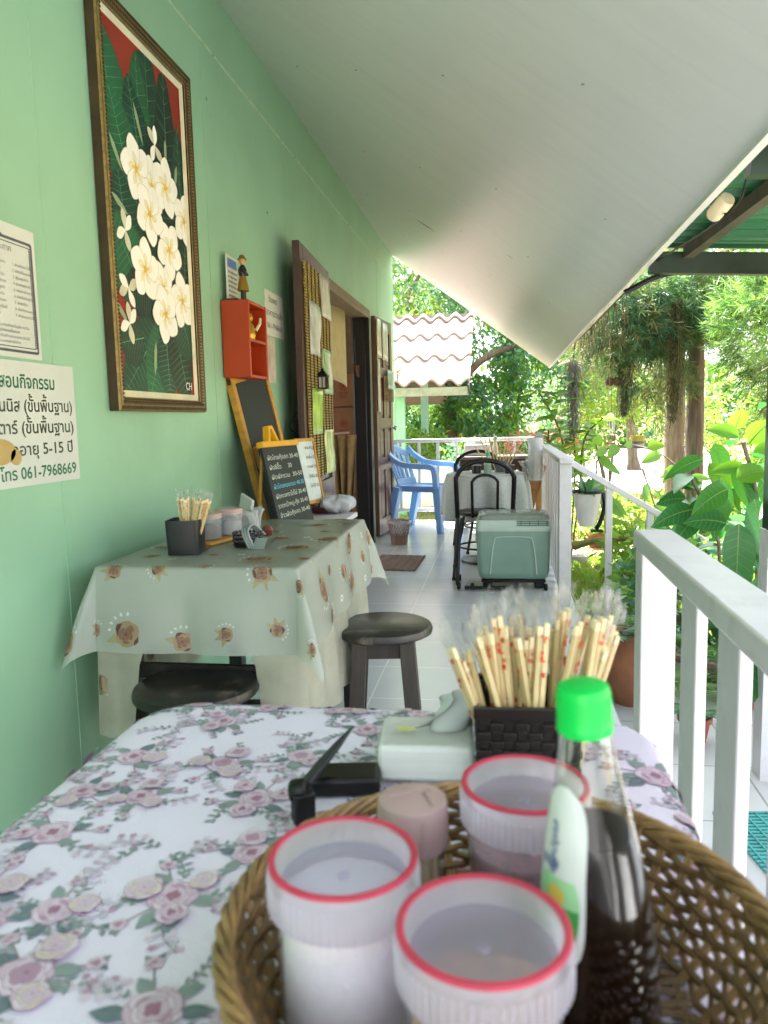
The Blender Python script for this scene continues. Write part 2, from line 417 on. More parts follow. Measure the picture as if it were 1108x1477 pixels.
c.box2((xb, -1.0, cz(xb) - .012), (xb + .02, WE + .03, cz(xb) + .14)); obj('eave_board', c, m_ceil, house, world=True)
r = MB()
def rz(x): return cz(x) + .13
for (xa, xb2) in ((-3.9, .528),):
    r.add([(xa, -1.05, rz(xa)), (xb2, -1.05, rz(xb2)), (xb2, WE + .05, rz(xb2)), (xa, WE + .05, rz(xa)),
           (xa, -1.05, rz(xa) + .05), (xb2, -1.05, rz(xb2) + .05), (xb2, WE + .05, rz(xb2) + .05), (xa, WE + .05, rz(xa) + .05)],
          [(0, 1, 2, 3), (7, 6, 5, 4), (0, 4, 5, 1), (1, 5, 6, 2), (2, 6, 7, 3), (3, 7, 4, 0)])
zr = rz(-3.9); xe = -7.6
r.add([(-3.9, -2.1, zr), (-3.9, WE + .05, zr), (xe, WE + .05, zr - 2.0), (xe, -2.1, zr - 2.0), (-3.9, -2.1, zr + .05), (-3.9, WE + .05, zr + .05), (xe, WE + .05, zr - 1.95), (xe, -2.1, zr - 1.95)],
      [(0, 1, 2, 3), (7, 6, 5, 4), (0, 4, 5, 1), (1, 5, 6, 2), (2, 6, 7, 3), (3, 7, 4, 0)])
m_roof = M('grey_roof_sheet', '#7d7a75', .7, var=.2); obj('roof', r, m_roof, house, world=True)
gb = MB(); gb.prism([(WX - .02, 3.0), (-6, 3.0), (-3.9, rz(-3.9))], (0, WE - .06, 0), (1, 0, 0), (0, 0, 1), .05); obj('gable', gb, m_wall, house, world=True)
# a dim room behind the doorway
m_room = M('dim_room_board', '#6a5443', .8, var=.2)
rm = MB(); rm.box2((-3.25, 4.6, 0), (-1.32, 4.65, 2.6)); rm.box2((-3.25, 8.35, 0), (-1.32, 8.4, 2.6))
rm.box2((-3.25, 4.65, -.05), (-1.32, 8.35, 0))
obj('room_lining', rm, m_room, house, world=True)
# door frame
fr = MB(); fw = .075
m_frame = M('weathered_frame_wood', '#7c6a55', .6, var=.25, scale=9, stretch=(6, .6, 6), bump=.1)
fr.box2((WX - .125, D0, DH - fw), (WX + .03, D1, DH)); fr.box2((WX + .001, 5.07, 0), (WX + .03, D0, DH)); fr.box2((WX - .125, D0, 0), (WX + .001, D0 + .03, DH - fw)); obj('door_frame', fr, m_frame, house, world=True, bevel=.006)
fr = MB(); fr.box2((WX - .125, D1 - fw - .02, 0), (WX + .035, D1, DH - fw)); fr.box2((WX - .11, D1 - fw - .055, 0), (WX + .0, D1 - fw - .02, DH - fw))  # black jamb; its colour also stands for the dark inside the doorway
o = obj('door_jamb', fr, M('black_jamb_wood', '#141214', .4, var=.3), house, world=True, bevel=.006); o['label'] = 'black far door jamb, its colour also standing for the dark doorway'

def leaf_door(hinge, direction, width, mat, label, knob):
    """panelled door leaf: stiles, rails and sunk panels; built along +x from its hinge"""
    dr = MB(); H = 2.06; T = .04
    st = .09
    dr.box2((0, 0, 0), (st, T, H)); dr.box2((width - st, 0, 0), (width, T, H))
    mid = width / 2
    rails = ((0, .16), (.62, .74), (1.02, 1.12), (1.50, 1.60), (H - .12, H))
    for a, b in rails: dr.box2((st, 0, a), (width - st, T, b))
    for (a, b) in zip(rails[:-1], rails[1:]): dr.box2((mid - .04, 0, a[1]), (mid + .04, T, b[0]))
    for (a, b) in zip(rails[:-1], rails[1:]):
        for (xa, xb) in ((st, mid - .04), (mid + .04, width - st)):
            dr.box2((xa, .014, a[1]), (xb, T - .014, b[0])); dr.box2((xa + .03, .006, a[1] + .03), (xb - .03, T - .006, b[0] - .03))
    ang = math.atan2(direction[1], direction[0])
    o = obj('door', dr, mat, house, bevel=.004); o.location = (hinge[0] - WX, hinge[1], .02); o.rotation_euler = (0, 0, ang); o['label'] = label
    k = MB()
    if knob:
        for s, y0 in ((1, T), (-1, 0)):
            k.lathe([(0, .055), (.022, .05), (.028, .038), (.02, .024), (.009, .018), (.009, .004), (.026, .003), (.027, 0)], 16, (width - .05, y0, 1.02), R=rot('X', -90 * s))
        obj('door_knob', k, m_steel, o)
        b = MB(); b.box2((width - .045, T, 0.12), (width - .02, T + .02, .22)); b.box2((width - .045, T, .82), (width - .02, T + .02, .92)); b.box2((width - .045, T, 1.85), (width - .02, T + .015, 1.95)); obj('door_bolt', b, m_metal, o)
    else:
        b = MB(); b.tube([(width - .05, -.012 + .04 * math.sin(q), .86 + .04 * math.cos(q) + .22) for q in [2 * PI * i / 16 for i in range(16)]], .006, 6, closed=True)
        b.box2((width - .075, -.01, 1.10), (width - .03, 0, 1.16)); obj('ring_latch', b, m_metal, o)
    return o
# near leaf is folded back on the wall towards the camera, far leaf away from it
near_hinge = Vector((WX + .050, 5.02)); near_end = Vector((WX + .098, 4.10))
v = (near_end - near_hinge); near_door = leaf_door(near_hinge, v, v.length, m_wood, 'dark brown door leaf folded back with bamboo mat and photo sheets on it', False)
far_hinge = Vector((WX + .04, 7.16)); far_end = Vector((-1.10, 7.80)); far_vec = far_end - far_hinge
far_door = leaf_door(far_hinge, far_vec, far_vec.length, m_wood2, "brown panelled door leaf with a round knob", True)

# ---- railings -------------------------------------------------------------------
RX = .335; RT = .86
near_rail = thing('porch_railing', 'white porch railing beside the near flowered table', 'railing', (RX, 0, 0))
o = MB(); o.box2((RX - .042, -1.6, RT - .04), (RX + .042, 1.80, RT)); obj('top_rail', o, m_white, near_rail, world=True, bevel=.006)
o = MB(); o.box2((RX - .04, 1.70, 0), (RX + .034, 1.775, RT - .04)); obj('post', o, m_white, near_rail, world=True, bevel=.003)
y = 1.555 - .0; k = 0
bal = MB(); bal.box((0, 0, (RT - .04) / 2), (.020, .105, RT - .04))
b0 = None
for y in (1.385, 1.145, .905, .665, .425, .185, -.055, -.295, -.535):
    if b0 is None: b0 = obj('baluster', bal, m_white, near_rail, bevel=.003); b0.location = (-.004, y, 0)
    else:
        b = b0.copy(); COL.objects.link(b); b.parent = near_rail; b.location = (-.004, y, 0)
far_rail = thing('porch_railing', 'white porch railing running on from the tall post beside the green cooler', 'railing', (.36, 0, 0))
RX2 = .36
o = MB(); o.box2((RX2 - .04, 4.52, .845), (RX2 + .04, 8.44, .88)); obj('top_rail', o, m_white, far_rail, world=True, bevel=.006)
o = MB(); o.box2((RX2 - .036, 4.56, 0), (RX2 + .034, 4.63, .845)); obj('post', o, m_white, far_rail, world=True, bevel=.003)
for i in range(17):
    b = b0.copy(); COL.objects.link(b); b.parent = far_rail; b.location = (0, 4.82 + i * .215, .02)
end_rail = thing('porch_railing', 'white railing across the far end of the porch behind the blue chair', 'railing', (-.4, 8.46, 0))
o = MB(); o.box2((WX + .01, 8.43, .865), (.40, 8.49, .905)); obj('top_rail', o, m_white, end_rail, world=True, bevel=.006)
o = MB(); o.box2((WX + .01, 8.445, .10), (.40, 8.475, .14)); obj('bottom_rail', o, m_white, end_rail, world=True, bevel=.004)
bal2 = MB(); bal2.box((0, 0, .45), (.032, .03, .73)); b2 = None
for i in range(8):
    x = -1.12 + i * .2075 + .4
    if b2 is None: b2 = obj('baluster', MB().box((0, 0, .5025), (.032, .028, .723)), m_white, end_rail, bevel=.003); b2.location = (x, 0, 0)
    else:
        b = b2.copy(); COL.objects.link(b); b.parent = end_rail; b.location = (x, 0, 0)
o = MB(); o.box2((.36, 8.43, 0), (.43, 8.5, .865)); o.box2((-1.19, 8.44, 0), (-1.15, 8.48, .865)); obj('post', o, m_white, end_rail, world=True)
# handrail going down into the garden
hr = thing('stair_handrail', 'thin white handrail sloping down into the garden from the cooler post', 'handrail', (RX2, 4.6, 0))
a = Vector((.40, 4.6, .845)); b_ = Vector((1.45, 4.6, .20))
o = MB(); o.sweep([a, b_], .045, .035); obj('top_rail', o, m_white, hr, world=True, bevel=.004)
for t in (.2, .42, .62, .84):
    q = a.lerp(b_, t); o = MB(); o.box2((q.x - .018, 4.582, -.34), (q.x + .018, 4.618, q.z - .01)); obj('baluster', o, m_white, hr, world=True, bevel=.003)

# ---- green awning ------------------------------------------------------------------
aw = thing('metal_awning', 'green corrugated metal awning on dark steel beams outside the eave', 'awning', (1.4, 2.4, 0))
sh = MB(); n = 90
prof = []
for i in range(n + 1):
    yy = 1.7 + 1.36 * i / n; ph = (yy / .095) % 1.0
    z = .022 * (1 if .2 < ph < .45 else (ph / .2 if ph <= .2 else max(0, 1 - (ph - .45) / .2)))
    prof.append((yy, z))
vs = []
for yy, z in prof: vs += [(.545, yy, 1.722 + z), (3.4, yy, 1.542 + z)]
sh.add(vs, [(2 * i, 2 * i + 1, 2 * i + 3, 2 * i + 2) for i in range(n)])
sh.add([(x, yy_, z_ + .004) for (x, yy_, z_) in vs], [(2 * i + 2, 2 * i + 3, 2 * i + 1, 2 * i) for i in range(n)])
obj('roof_sheet', sh, M('green_metal_sheet', '#27603a', .38, var=.15, scale=4, dirt=.35, dirtcol='#28422c', dscale=3), aw, world=True, smooth=0)
o = MB(); o.sweep([(.53, 3.0, 1.665), (3.4, 3.0, 1.485)], .04, .075); obj('beam', o, m_dgreen, aw, world=True)
o = MB(); o.sweep([(.56, 1.95, 1.685), (3.4, 1.95, 1.505)], .04, .06); obj('beam', o, m_dgreen, aw, world=True)
o = MB(); o.sweep([(.70, 1.98, 1.69), (.66, 2.98, 1.69)], .035, .04); obj('purlin', o, M('weathered_purlin', '#45422f', .8, var=.4, dirt=.6), aw, world=True)
o = MB(); o.sweep([(1.9, 1.72, 1.61), (1.9, 2.98, 1.61)], .045, .04); obj('purlin', o, MATS['weathered_purlin'], aw, world=True)
o = MB(); o.tube(bez([(.45, 3.04, 1.57), (.6, 3.04, 1.63), (.85, 3.04, 1.645)]), .011, 6); obj('bracket', o, m_metal, aw, world=True)
po = MB(); po.box2((.885, 2.72, .72), (.97, 2.80, 1.60)); o = obj('post', po, m_dgreen, aw, world=True)
po = MB(); po.box2((.88, 2.715, -.16), (.975, 2.805, .72)); o = obj('post_base', po, m_white, aw, world=True); o['label'] = 'white painted foot of the awning post'
# cream floodlight under the eave with its loose wire
fl = thing('security_lamp', 'cream lamp housing clipped under the eave beside the green awning', 'lamp', (.59, 2.3, 1.675)); fl.scale = (.72, .72, .72)
o = MB(); R = rot('X', 62) @ rot('Y', 20)
o.lathe([(0, -.05), (.024, -.05), (.03, -.04), (.032, .03), (.028, .05), (.0, .052)], 16, (.59, 2.30, 1.675), R=R); obj('housing', o, M('aged_cream_plastic', '#cfc4a0', .5, dirt=.4), fl, world=True)
o = MB(); o.box((.59, 2.36, 1.69), (.02, .06, .05)); o.tube([(.59, 2.36, 1.71), (.62, 2.33, 1.67), (.60, 2.27, 1.64)], .004, 6); obj('bracket', o, m_metal, fl, world=True)
ww = tag(obj('cable', MB().tube(bez([(.60, 2.1, 1.70), (.62, 2.25, 1.665), (.60, 2.45, 1.655), (.57, 2.75, 1.66), (.555, 2.98, 1.668)]), .003, 5), m_metal), 'thin black cable looping along the eave below the awning', 'cable')

# ================================================================== framed flower painting
U = Vector((0, 1, 0)); V = Vector((0, 0, 1)); NX = Vector((1, 0, 0))
pt = thing('framed_painting', 'tall framed painting of white frangipani flowers on the green wall', 'painting', (WX, 2.62, 1.17))
py0, py1, pz0, pz1 = 2.238, 2.945, 1.168, 2.425
m_gold = M('aged_gold_frame', '#85713c', .45, metal=.3, var=.3, scale=60, bump=.2, bscale=160, dirt=.4, dirtcol='#2c2113', dscale=20)
m_gold2 = M('dark_bronze_edge', '#3f2f1c', .5, metal=.2, var=.3)
fr = MB()
def frame_ring(mb, a, b, c, d, x0, x1, mi):
    """mitred rectangular ring from outer (a,b,c,d)=(y0,y1,z0,z1) inset w; x0,x1 depth outer/inner"""
    pass
def ring(mb, o, i, xo, xi, mi=0):
    (y0, y1, z0, z1), (u0, u1, w0, w1) = o, i
    A = [(xo, y0, z0), (xo, y1, z0), (xo, y1, z1), (xo, y0, z1)]; B = [(xi, u0, w0), (xi, u1, w0), (xi, u1, w1), (xi, u0, w1)]
    mb.add(A + B, [(k, (k + 1) % 4, 4 + (k + 1) % 4, 4 + k) for k in range(4)], mi)
def inset(d): return (py0 + d, py1 - d, pz0 + d, pz1 - d)
steps = [(0, 0, 1), (0, .030, 1), (.006, .036, 0), (.016, .033, 1), (.02, .036, 0), (.034, .032, 0), (.040, .026, 1), (.044, .024, 0)]
for (d0, x0, _), (d1, x1, mi) in zip(steps[:-1], steps[1:]): ring(fr, inset(d0), inset(d1), WX + .003 + x0, WX + .003 + x1, mi)
# beads along the moulding
for k in range(100):
    for s in (0, 1):
        zz = pz0 + .03 + (pz1 - pz0 - .06) * k / 99; yy = py0 + .027 if s == 0 else py1 - .027
        fr.box((WX + .037, yy, zz), (.004, .011, .006), 1)
for k in range(56):
    for s in (0, 1):
        yy = py0 + .03 + (py1 - py0 - .06) * k / 55; zz = pz0 + .027 if s == 0 else pz1 - .027
        fr.box((WX + .037, yy, zz), (.004, .006, .011), 1)
obj('frame', fr, [m_gold, m_gold2], pt, world=True, smooth=0)
ln = MB(); ring(ln, inset(.044), inset(.066), WX + .022, WX + .016); obj('liner', ln, M('cream_liner', '#cfc8a8', .7), pt, world=True, smooth=0)
cv = MB(); y0, y1, z0, z1 = inset(.064)
XC = WX + .014
cols = [M('paint_red', '#8c2416', .35, var=.35, scale=4), M('paint_leaf_dark', '#0e3a2a', .35, var=.35, scale=7), M('paint_leaf_mid', '#1d5a38', .35, var=.3, scale=7),
        M('paint_vein', '#6fae78', .4), M('paint_petal', '#f4f1e6', .4, var=.06, scale=9), M('paint_petal_shade', '#cfcbb0', .4), M('paint_yellow', '#d9b23c', .4),
        M('paint_bud', '#8fa37c', .4), M('paint_deep', '#082319', .35, var=.4, scale=6), M('paint_cream_shade', '#e9e1bd', .4, var=.04), M('paint_pale_yellow', '#e6cf85', .4, var=.05)]
cv.add([(XC, y0, z0), (XC, y1, z0), (XC, y1, z1), (XC, y0, z1)], [(0, 1, 2, 3)], 0)
W_, H_ = y1 - y0, z1 - z0
lev = [0]
def pp(u, v, k): return Vector((XC + .00003 * k, y0 + min(max(u, 0), 1) * W_, z0 + min(max(v, 0), 1) * H_))
def pleaf(bu, bv, tu, tv, wd, mi):
    """leaf from base (bu,bv) to tip in metres-like units of canvas width, with midrib and side veins"""
    lev[0] += 1; k = lev[0]
    b = Vector((bu * W_, bv * H_)); t = Vector((tu * W_, tv * H_)); d = t - b; s = Vector((-d.y, d.x)).normalized()
    def q(t_, w): 
        p = b + d * t_ + s * w
        return pp(p.x / W_, p.y / H_, k)
    n = 14; prof_ = [math.sin(PI * (i / n) ** .8) ** .7 * wd * W_ / 2 for i in range(n + 1)]
    cv.fan([q(i / n, prof_[i]) for i in range(n + 1)] + [q(i / n, -prof_[i]) for i in range(n - 1, 0, -1)], q(.5, 0), mi)
    cv.fan([q(.04 + .92 * i / n, prof_[i] * .8) for i in range(n + 1)] + [q(.04 + .92 * i / n, -prof_[i] * .8) for i in range(n - 1, 0, -1)][:], q(.5, 0) + Vector((.0000, 0, 0)), 8 if mi == 1 else 1) if False else None
    k2 = k + .4
    def seg_(a, c, w):
        a = Vector(a); c = Vector(c); dd = (c - a); 
        if dd.length < 1e-5: return
        e = Vector((-dd.y, dd.x)).normalized() * w
        f_ = lambda p: pp(p.x / W_, p.y / H_, k2)
        cv.poly([f_(a - e), f_(c - e * .4), f_(c + e * .4), f_(a + e)], 3)
    seg_(b, b + d * .97, .0017)
    m = 15
    for i in range(1, m):
        for sg in (-1, 1):
            t_ = i / m; w = math.sin(PI * min(1, t_ + .04) ** .8) ** .7 * wd * W_ / 2 * .93
            seg_(b + d * t_, b + d * min(1, t_ + .045) + s * sg * w, .0006)
    lev[0] += 1
for a in ((.55, .45, .52, 1.08, .42, 1), (.75, .4, .76, 1.03, .36, 8), (.4, .5, .40, .99, .34, 2), (.95, .4, .93, .88, .25, 1), (.12, .62, -.02, .98, .5, 2), (.45, .55, .28, .90, .36, 1), (.30, .52, .05, .83, .40, 2),
          (.62, .25, .6, .8, .7, 8), (.35, .2, .3, .6, .5, 8), (.2, .35, .1, .62, .4, 1), (.35, .27, -.02, .48, .45, 2), (.5, .3, .1, .3, .3, 8), (.9, .25, 1.0, .6, .3, 8),
          (.5, .2, .03, -.02, .42, 1), (.6, .22, .35, -.05, .34, 2), (.6, .2, .62, -.03, .30, 1), (.72, .24, .9, -.04, .36, 8), (.8, .3, 1.02, .12, .4, 1), (.3, .16, .0, .13, .3, 8)):
    pleaf(*a)
def petal(cu, cv_, ang, L, Wd, mi=4, k=0):
    b = Vector((cu * W_, cv_ * H_)); d = Vector((math.cos(ang), math.sin(ang))); s = Vector((-d.y, d.x)); n = 10; pl = []; pr = []
    for i in range(n + 1):
        t = i / n; w = Wd / 2 * math.sin(PI * t ** 1.25 * .96 + .02) ** .8
        c = b + d * (L * t) + s * (.12 * L * t * t)
        pl.append(c + s * w); pr.append(c - s * w)
    pts = pl + pr[::-1]; f_ = lambda p, k_: pp(p.x / W_, p.y / H_, k_)
    cc = b + d * L * .55
    cv.fan([f_((p - cc) * 1.05 + cc - s * .0012, k) for p in pts], f_(cc, k), 5)
    cv.fan([f_(p, k + .3) for p in pts], f_(cc, k + .3), mi)
def wallpx(zx, zy):
    p = P(zx * .42, zy * .42, X=XC); return (p.y - y0) / W_, (p.z - z0) / H_
def flower(zx, zy, R_=.088, a0=0):
    u, v = wallpx(zx, zy); lev[0] += 1
    for i in range(5):
        petal(u, v, a0 + i * 2 * PI / 5, R_, R_ * .82, 4, lev[0] + i * .6); petal(u, v, a0 + .06 + i * 2 * PI / 5, R_ * .5, R_ * .26, 9, lev[0] + i * .6 + .32); petal(u, v, a0 + .06 + i * 2 * PI / 5, R_ * .3, R_ * .13, 10, lev[0] + i * .6 + .45)
    lev[0] += 4
    n = 12; b = Vector((u * W_, v * H_))
    pts = []
    for i in range(20):
        a = a0 + 2 * PI * i / 20; r_ = R_ * (.11 + .10 * (i % 4 == 0)); pts.append(pp((b.x + r_ * math.cos(a)) / W_, (b.y + r_ * math.sin(a)) / H_, lev[0]))
    cv.fan(pts, pp(u, v, lev[0]), 6)
    lev[0] += 1
# stems and buds
for (a, b_) in (((455, 345), (490, 500)), ((372, 450), (420, 590)), ((380, 655), (440, 740)), ((395, 1030), (440, 1110)), ((605, 570), (600, 640)), ((565, 480), (568, 560)), ((535, 1170), (532, 1290))):
    u1, v1 = wallpx(*a); u2, v2 = wallpx(*b_); lev[0] += 1
    A = Vector((u1 * W_, v1 * H_)); B = Vector((u2 * W_, v2 * H_)); dd = B - A; e = Vector((-dd.y, dd.x)).normalized()
    f_ = lambda p: pp(p.x / W_, p.y / H_, lev[0])
    cv.poly([f_(A), f_(A + dd * .3 + e * .011), f_(A + dd * .75 + e * .009), f_(B), f_(A + dd * .75 - e * .009), f_(A + dd * .3 - e * .011)], 7)
for (zx, zy, an) in ((430, 790, 1.3), (445, 1110, 1.2), (530, 500, 1.9), (440, 990, 3.0)):
    u, v = wallpx(zx, zy); lev[0] += 1
    for k, da in enumerate((-2.6, 2.2, .4, -.5)): petal(u, v, an + da, .065, .034, 4 if k % 2 else 5, lev[0] + k * .6)
    lev[0] += 4
for i, (zx, zy) in enumerate(((520, 640), (560, 990), (630, 760), (625, 1035), (580, 860), (565, 645), (465, 580), (512, 735), (497, 925), (567, 1080))): flower(zx, zy, .104 if i > 2 else .097, .3 + i * .45)
obj('canvas', cv, cols, pt, world=True, smooth=0)
# artist's mark
sg = MB(); put_text(sg, 'CH', (XC + .00003 * (lev[0] + 8), y1 - .085, z0 + .02), U, V, .04, weight=-.0); obj('signature', sg, cols[4], pt, world=True, smooth=0)

# ================================================================== paper notice and hand-written sign
m_paper = M('white_paper', '#c8ccc2', .7, var=.04, scale=5); m_ink = M('grey_print', '#55585c', .7); m_green_ink = M('green_marker', '#1f6b4a', .6); m_dark_ink = M('dark_marker', '#3c4634', .6)
nt = MB(); ya, yb, za, zb = 1.55, 1.90, 1.297, 1.622
nt.box2((WX + .001, ya, za), (WX + .0025, yb, zb), 0)
X1 = WX + .0030
def line_(mb, y0, z0, y1, z1, w, x=None, mi=1):
    x = X1 if x is None else x; d = Vector((0, y1 - y0, z1 - z0)); e = Vector((0, -d.z, d.y)).normalized() * w / 2; a = Vector((x, y0, z0)); b = Vector((x, y1, z1))
    mb.poly([a - e, b - e, b + e, a + e], mi)
for dd, w in ((.016, .007), (.026, .0025)):
    line_(nt, ya + dd, za + dd, yb - dd, za + dd, w); line_(nt, ya + dd, zb - dd - .02, yb - dd, zb - dd - .02, w)
    line_(nt, yb - dd, za + dd, yb - dd, zb - dd - .02, w); line_(nt, ya + dd, za + dd, ya + dd, zb - dd - .02, w)
nt.poly([(X1 + .0003, 1.725 - .06, zb - .036), (X1 + .0003, 1.725 + .055, zb - .036), (X1 + .0003, 1.725 + .02, zb - .022), (X1 + .0003, 1.725, zb - .006), (X1 + .0003, 1.725 - .02, zb - .022)], 1)
for k in range(40):   # tiny border ornaments
    t = k / 39
    for yy in (yb - .021,):
        zz = za + .03 + t * (zb - za - .07); nt.poly([(X1 + .0002, yy - .006, zz), (X1 + .0002, yy, zz - .003), (X1 + .0002, yy + .006, zz), (X1 + .0002, yy, zz + .003)], 1)
rows = [(.235, 'ประกาศ', .024), (.195, 'ผู้มีหน้าที่ดูแลร้าน', .010)]
thai = ['กรรมการร้านอาหาร', 'ผู้ช่วยดูแลร้าน', 'ฝ่ายครัวและน้ำดื่ม', 'ฝ่ายทำความสะอาด', 'ฝ่ายต้อนรับลูกค้า', 'ฝ่ายบัญชีรายวัน', 'ฝ่ายจัดซื้อของสด', 'ฝ่ายสวนและต้นไม้', 'ฝ่ายซักล้าง']
put_text(nt, 'ประกาศ', (X1, 1.735, zb - .068), U, V, .022, 1)
for k, s_ in enumerate(thai):
    zz = zb - .1 - k * .0155
    put_text(nt, s_, (X1, 1.70, zz), U, V, .0098, 1); put_text(nt, str(k + 1) + '  ' + thai[(k * 4 + 2) % 9], (X1, 1.80, zz), U, V, .0098, 1)
for k in range(4): put_text(nt, thai[(k + 3) % 9] + thai[(k + 5) % 9], (X1, 1.66 + (.03 if k % 2 else 0), zb - .252 - k * .013), U, V, .0095, 1, fit=.19 if k % 2 == 0 else .12)
tag(obj('printed_notice', nt, [m_paper, m_ink], smooth=0), 'white printed notice with an ornate grey border, taped above the handwritten sign', 'notice')

hs = MB(); ya, yb = 1.50, 2.037
hs.box2((WX + .001, ya, .975), (WX + .006, yb, 1.2885), 0); X1 = WX + .0066
def sl(s_, yr, z, size, mi, w=.016, fit=None):   # a line that ends at yr
    vs, fs = text_geo(s_, size, 'LEFT', w); mx = max(p[0] for p in vs); k = 1 if not fit else fit / (mx - min(p[0] for p in vs))
    hs.add([Vector((X1, yr + (x - mx) * k, z + y_)) for x, y_ in vs], fs, mi)
sl('เปิดสอนกิจกรรม', 1.940, 1.222, .047, 1, .02)
sl('เทนนิส (ขั้นพื้นฐาน)', 2.018, 1.163, .043, 2, fit=.36)
sl('กีตาร์ (ขั้นพื้นฐาน)', 2.019, 1.108, .043, 2, fit=.36)
sl('เด็กอายุ 5-15 ปี', 2.008, 1.053, .042, 2, fit=.32)
sl('โทร 061-7968669', 2.019, .994, .042, 1, fit=.335)
hs.fan([(X1 + .001, 1.69 + .06 * math.cos(a), 1.065 + .032 * math.sin(a)) for a in [i * PI / 10 for i in range(20)]], (X1 + .001, 1.69, 1.065), 3)
hs.fan([(X1 + .001, 1.75 + .022 * math.cos(a), 1.05 + .02 * math.sin(a)) for a in [i * PI / 8 for i in range(16)]], (X1 + .001, 1.75, 1.05), 3)
tag(obj('handwritten_sign', hs, [m_paper, m_green_ink, m_dark_ink, M('drawn_wood_brown', '#b39a5e', .7)], smooth=0), 'white board sign with green and dark handwriting and a phone number', 'sign')

# ================================================================== red cubby shelf and what stands in it
sh = thing('wall_shelf', 'orange red two-compartment cubby shelf fixed to the green wall', 'shelf', (WX, 3.37, 1.32))
m_or = M('orange_red_board', '#a8380f', .4, var=.12, scale=6); m_or2 = M('deep_red_inner_board', '#8a2413', .5, var=.1)
a0, a1, zb0, zt0, dp = 3.245, 3.50, 1.318, 1.648, .128; t = .014
o = MB(); o.box2((WX + .004, a0, zb0), (WX + dp, a0 + t, zt0)); obj('side_panel', o, m_or, sh, world=True, bevel=.003)
o = MB(); o.box2((WX + .004, a1 - t, zb0), (WX + dp, a1, zt0)); obj('side_panel', o, m_or, sh, world=True, bevel=.003)
o = MB(); o.box2((WX + .004, a0 + t, zt0 - t), (WX + dp - .002, a1 - t, zt0)); obj('top_panel', o, m_or, sh, world=True, bevel=.003)
o = MB(); o.box2((WX + .004, a0 + t, zb0), (WX + dp - .002, a1 - t, zb0 + t)); obj('bottom_panel', o, m_or, sh, world=True, bevel=.003)
o = MB(); o.box2((WX + .006, a0 + t, 1.475), (WX + dp - .004, a1 - t, 1.487)); obj('divider', o, m_or, sh, world=True)
o = MB(); o.box2((WX + .002, a0 + t, zb0 + t), (WX + .008, a1 - t, zt0 - t)); obj('back_panel', o, m_or2, sh, world=True)
cat = thing('golden_figurine', 'small glossy golden ornament standing inside the red shelf', 'figurine', (WX + .08, 3.36, 1.487))
m_golden = M('golden_glaze', '#b98a1e', .22, metal=.5, var=.2)
o = MB(); o.lathe([(0, 0), (.032, 0), (.038, .02), (.036, .045), (.026, .07), (.018, .08)], 18, (0, 0, 0)); obj('body', o, m_golden, cat)
o = MB(); o.lathe([(.016, .076), (.026, .088), (.028, .1), (.022, .116), (.01, .122), (0, .123)], 18); 
for s in (-1, 1): o.lathe([(.009, .112), (.005, .128), (0, .138)], 8, (0, s * .016, 0))
obj('head', o, m_golden, cat)
o = MB(); o.tube([(.03, .03, .045), (.045, .045, .075), (.044, .055, .1)], [.008, .007, .006], 8); obj('raised_paw', o, M('pale_gold', '#d9c9a0', .3), cat)
ca = thing('desk_calendar', 'upright white desk calendar with a blue heading on the red shelf', 'calendar', (WX + .05, 3.30, 1.648))
cp = MB(); a = P(326, 358, X=WX + .03); 
cp.box2((WX + .028, 3.262, 1.655), (WX + .032, 3.40, 1.845), 0); cp.box2((WX + .0325, 3.275, 1.795), (WX + .0332, 3.39, 1.832), 1)
for i in range(6):
    for j in range(7): cp.box((WX + .0326, 3.285 + j * .0165, 1.775 - i * .02), (.0006, .008, .009), 2)
obj('page', cp, [m_paper, M('calendar_blue', '#5a78b4', .6), m_ink], ca, world=True)
o = MB(); o.box2((WX + .02, 3.26, 1.648), (WX + .075, 3.405, 1.656)); obj('foot', o, M('brown_card', '#4d3a2a', .8), ca, world=True)
fg = thing('standing_figurine', 'small dark figurine in a golden skirt standing before the desk calendar', 'figurine', (WX + .085, 3.315, 1.648))
o = MB(); o.lathe([(0, 0), (.012, 0), (.012, .04), (.013, .05)], 12); obj('legs', o, m_black, fg)
o = MB(); o.lathe([(.026, .045), (.024, .06), (.015, .105), (.014, .11)], 14, mi=0); obj('skirt', o, M('antique_gold', '#8a6a24', .4, metal=.3), fg)
o = MB(); o.lathe([(.014, .105), (.018, .12), (.019, .135), (.012, .15), (.007, .156)], 14)
o.tube([(.0, -.018, .14), (.016, -.02, .118), (.022, .0, .112)], .005, 6); o.tube([(.0, .018, .14), (.016, .02, .118), (.022, .0, .112)], .005, 6); obj('torso', o, m_black, fg)
o = MB(); o.lathe([(.006, .155), (.013, .163), (.015, .174), (.011, .186), (0, .19)], 14); obj('head', o, M('tan_carving', '#a98a5a', .5), fg)
o = MB(); o.lathe([(.022, .18), (.014, .186), (.01, .197), (0, .199)], 14); obj('hat', o, MATS['antique_gold'], fg)

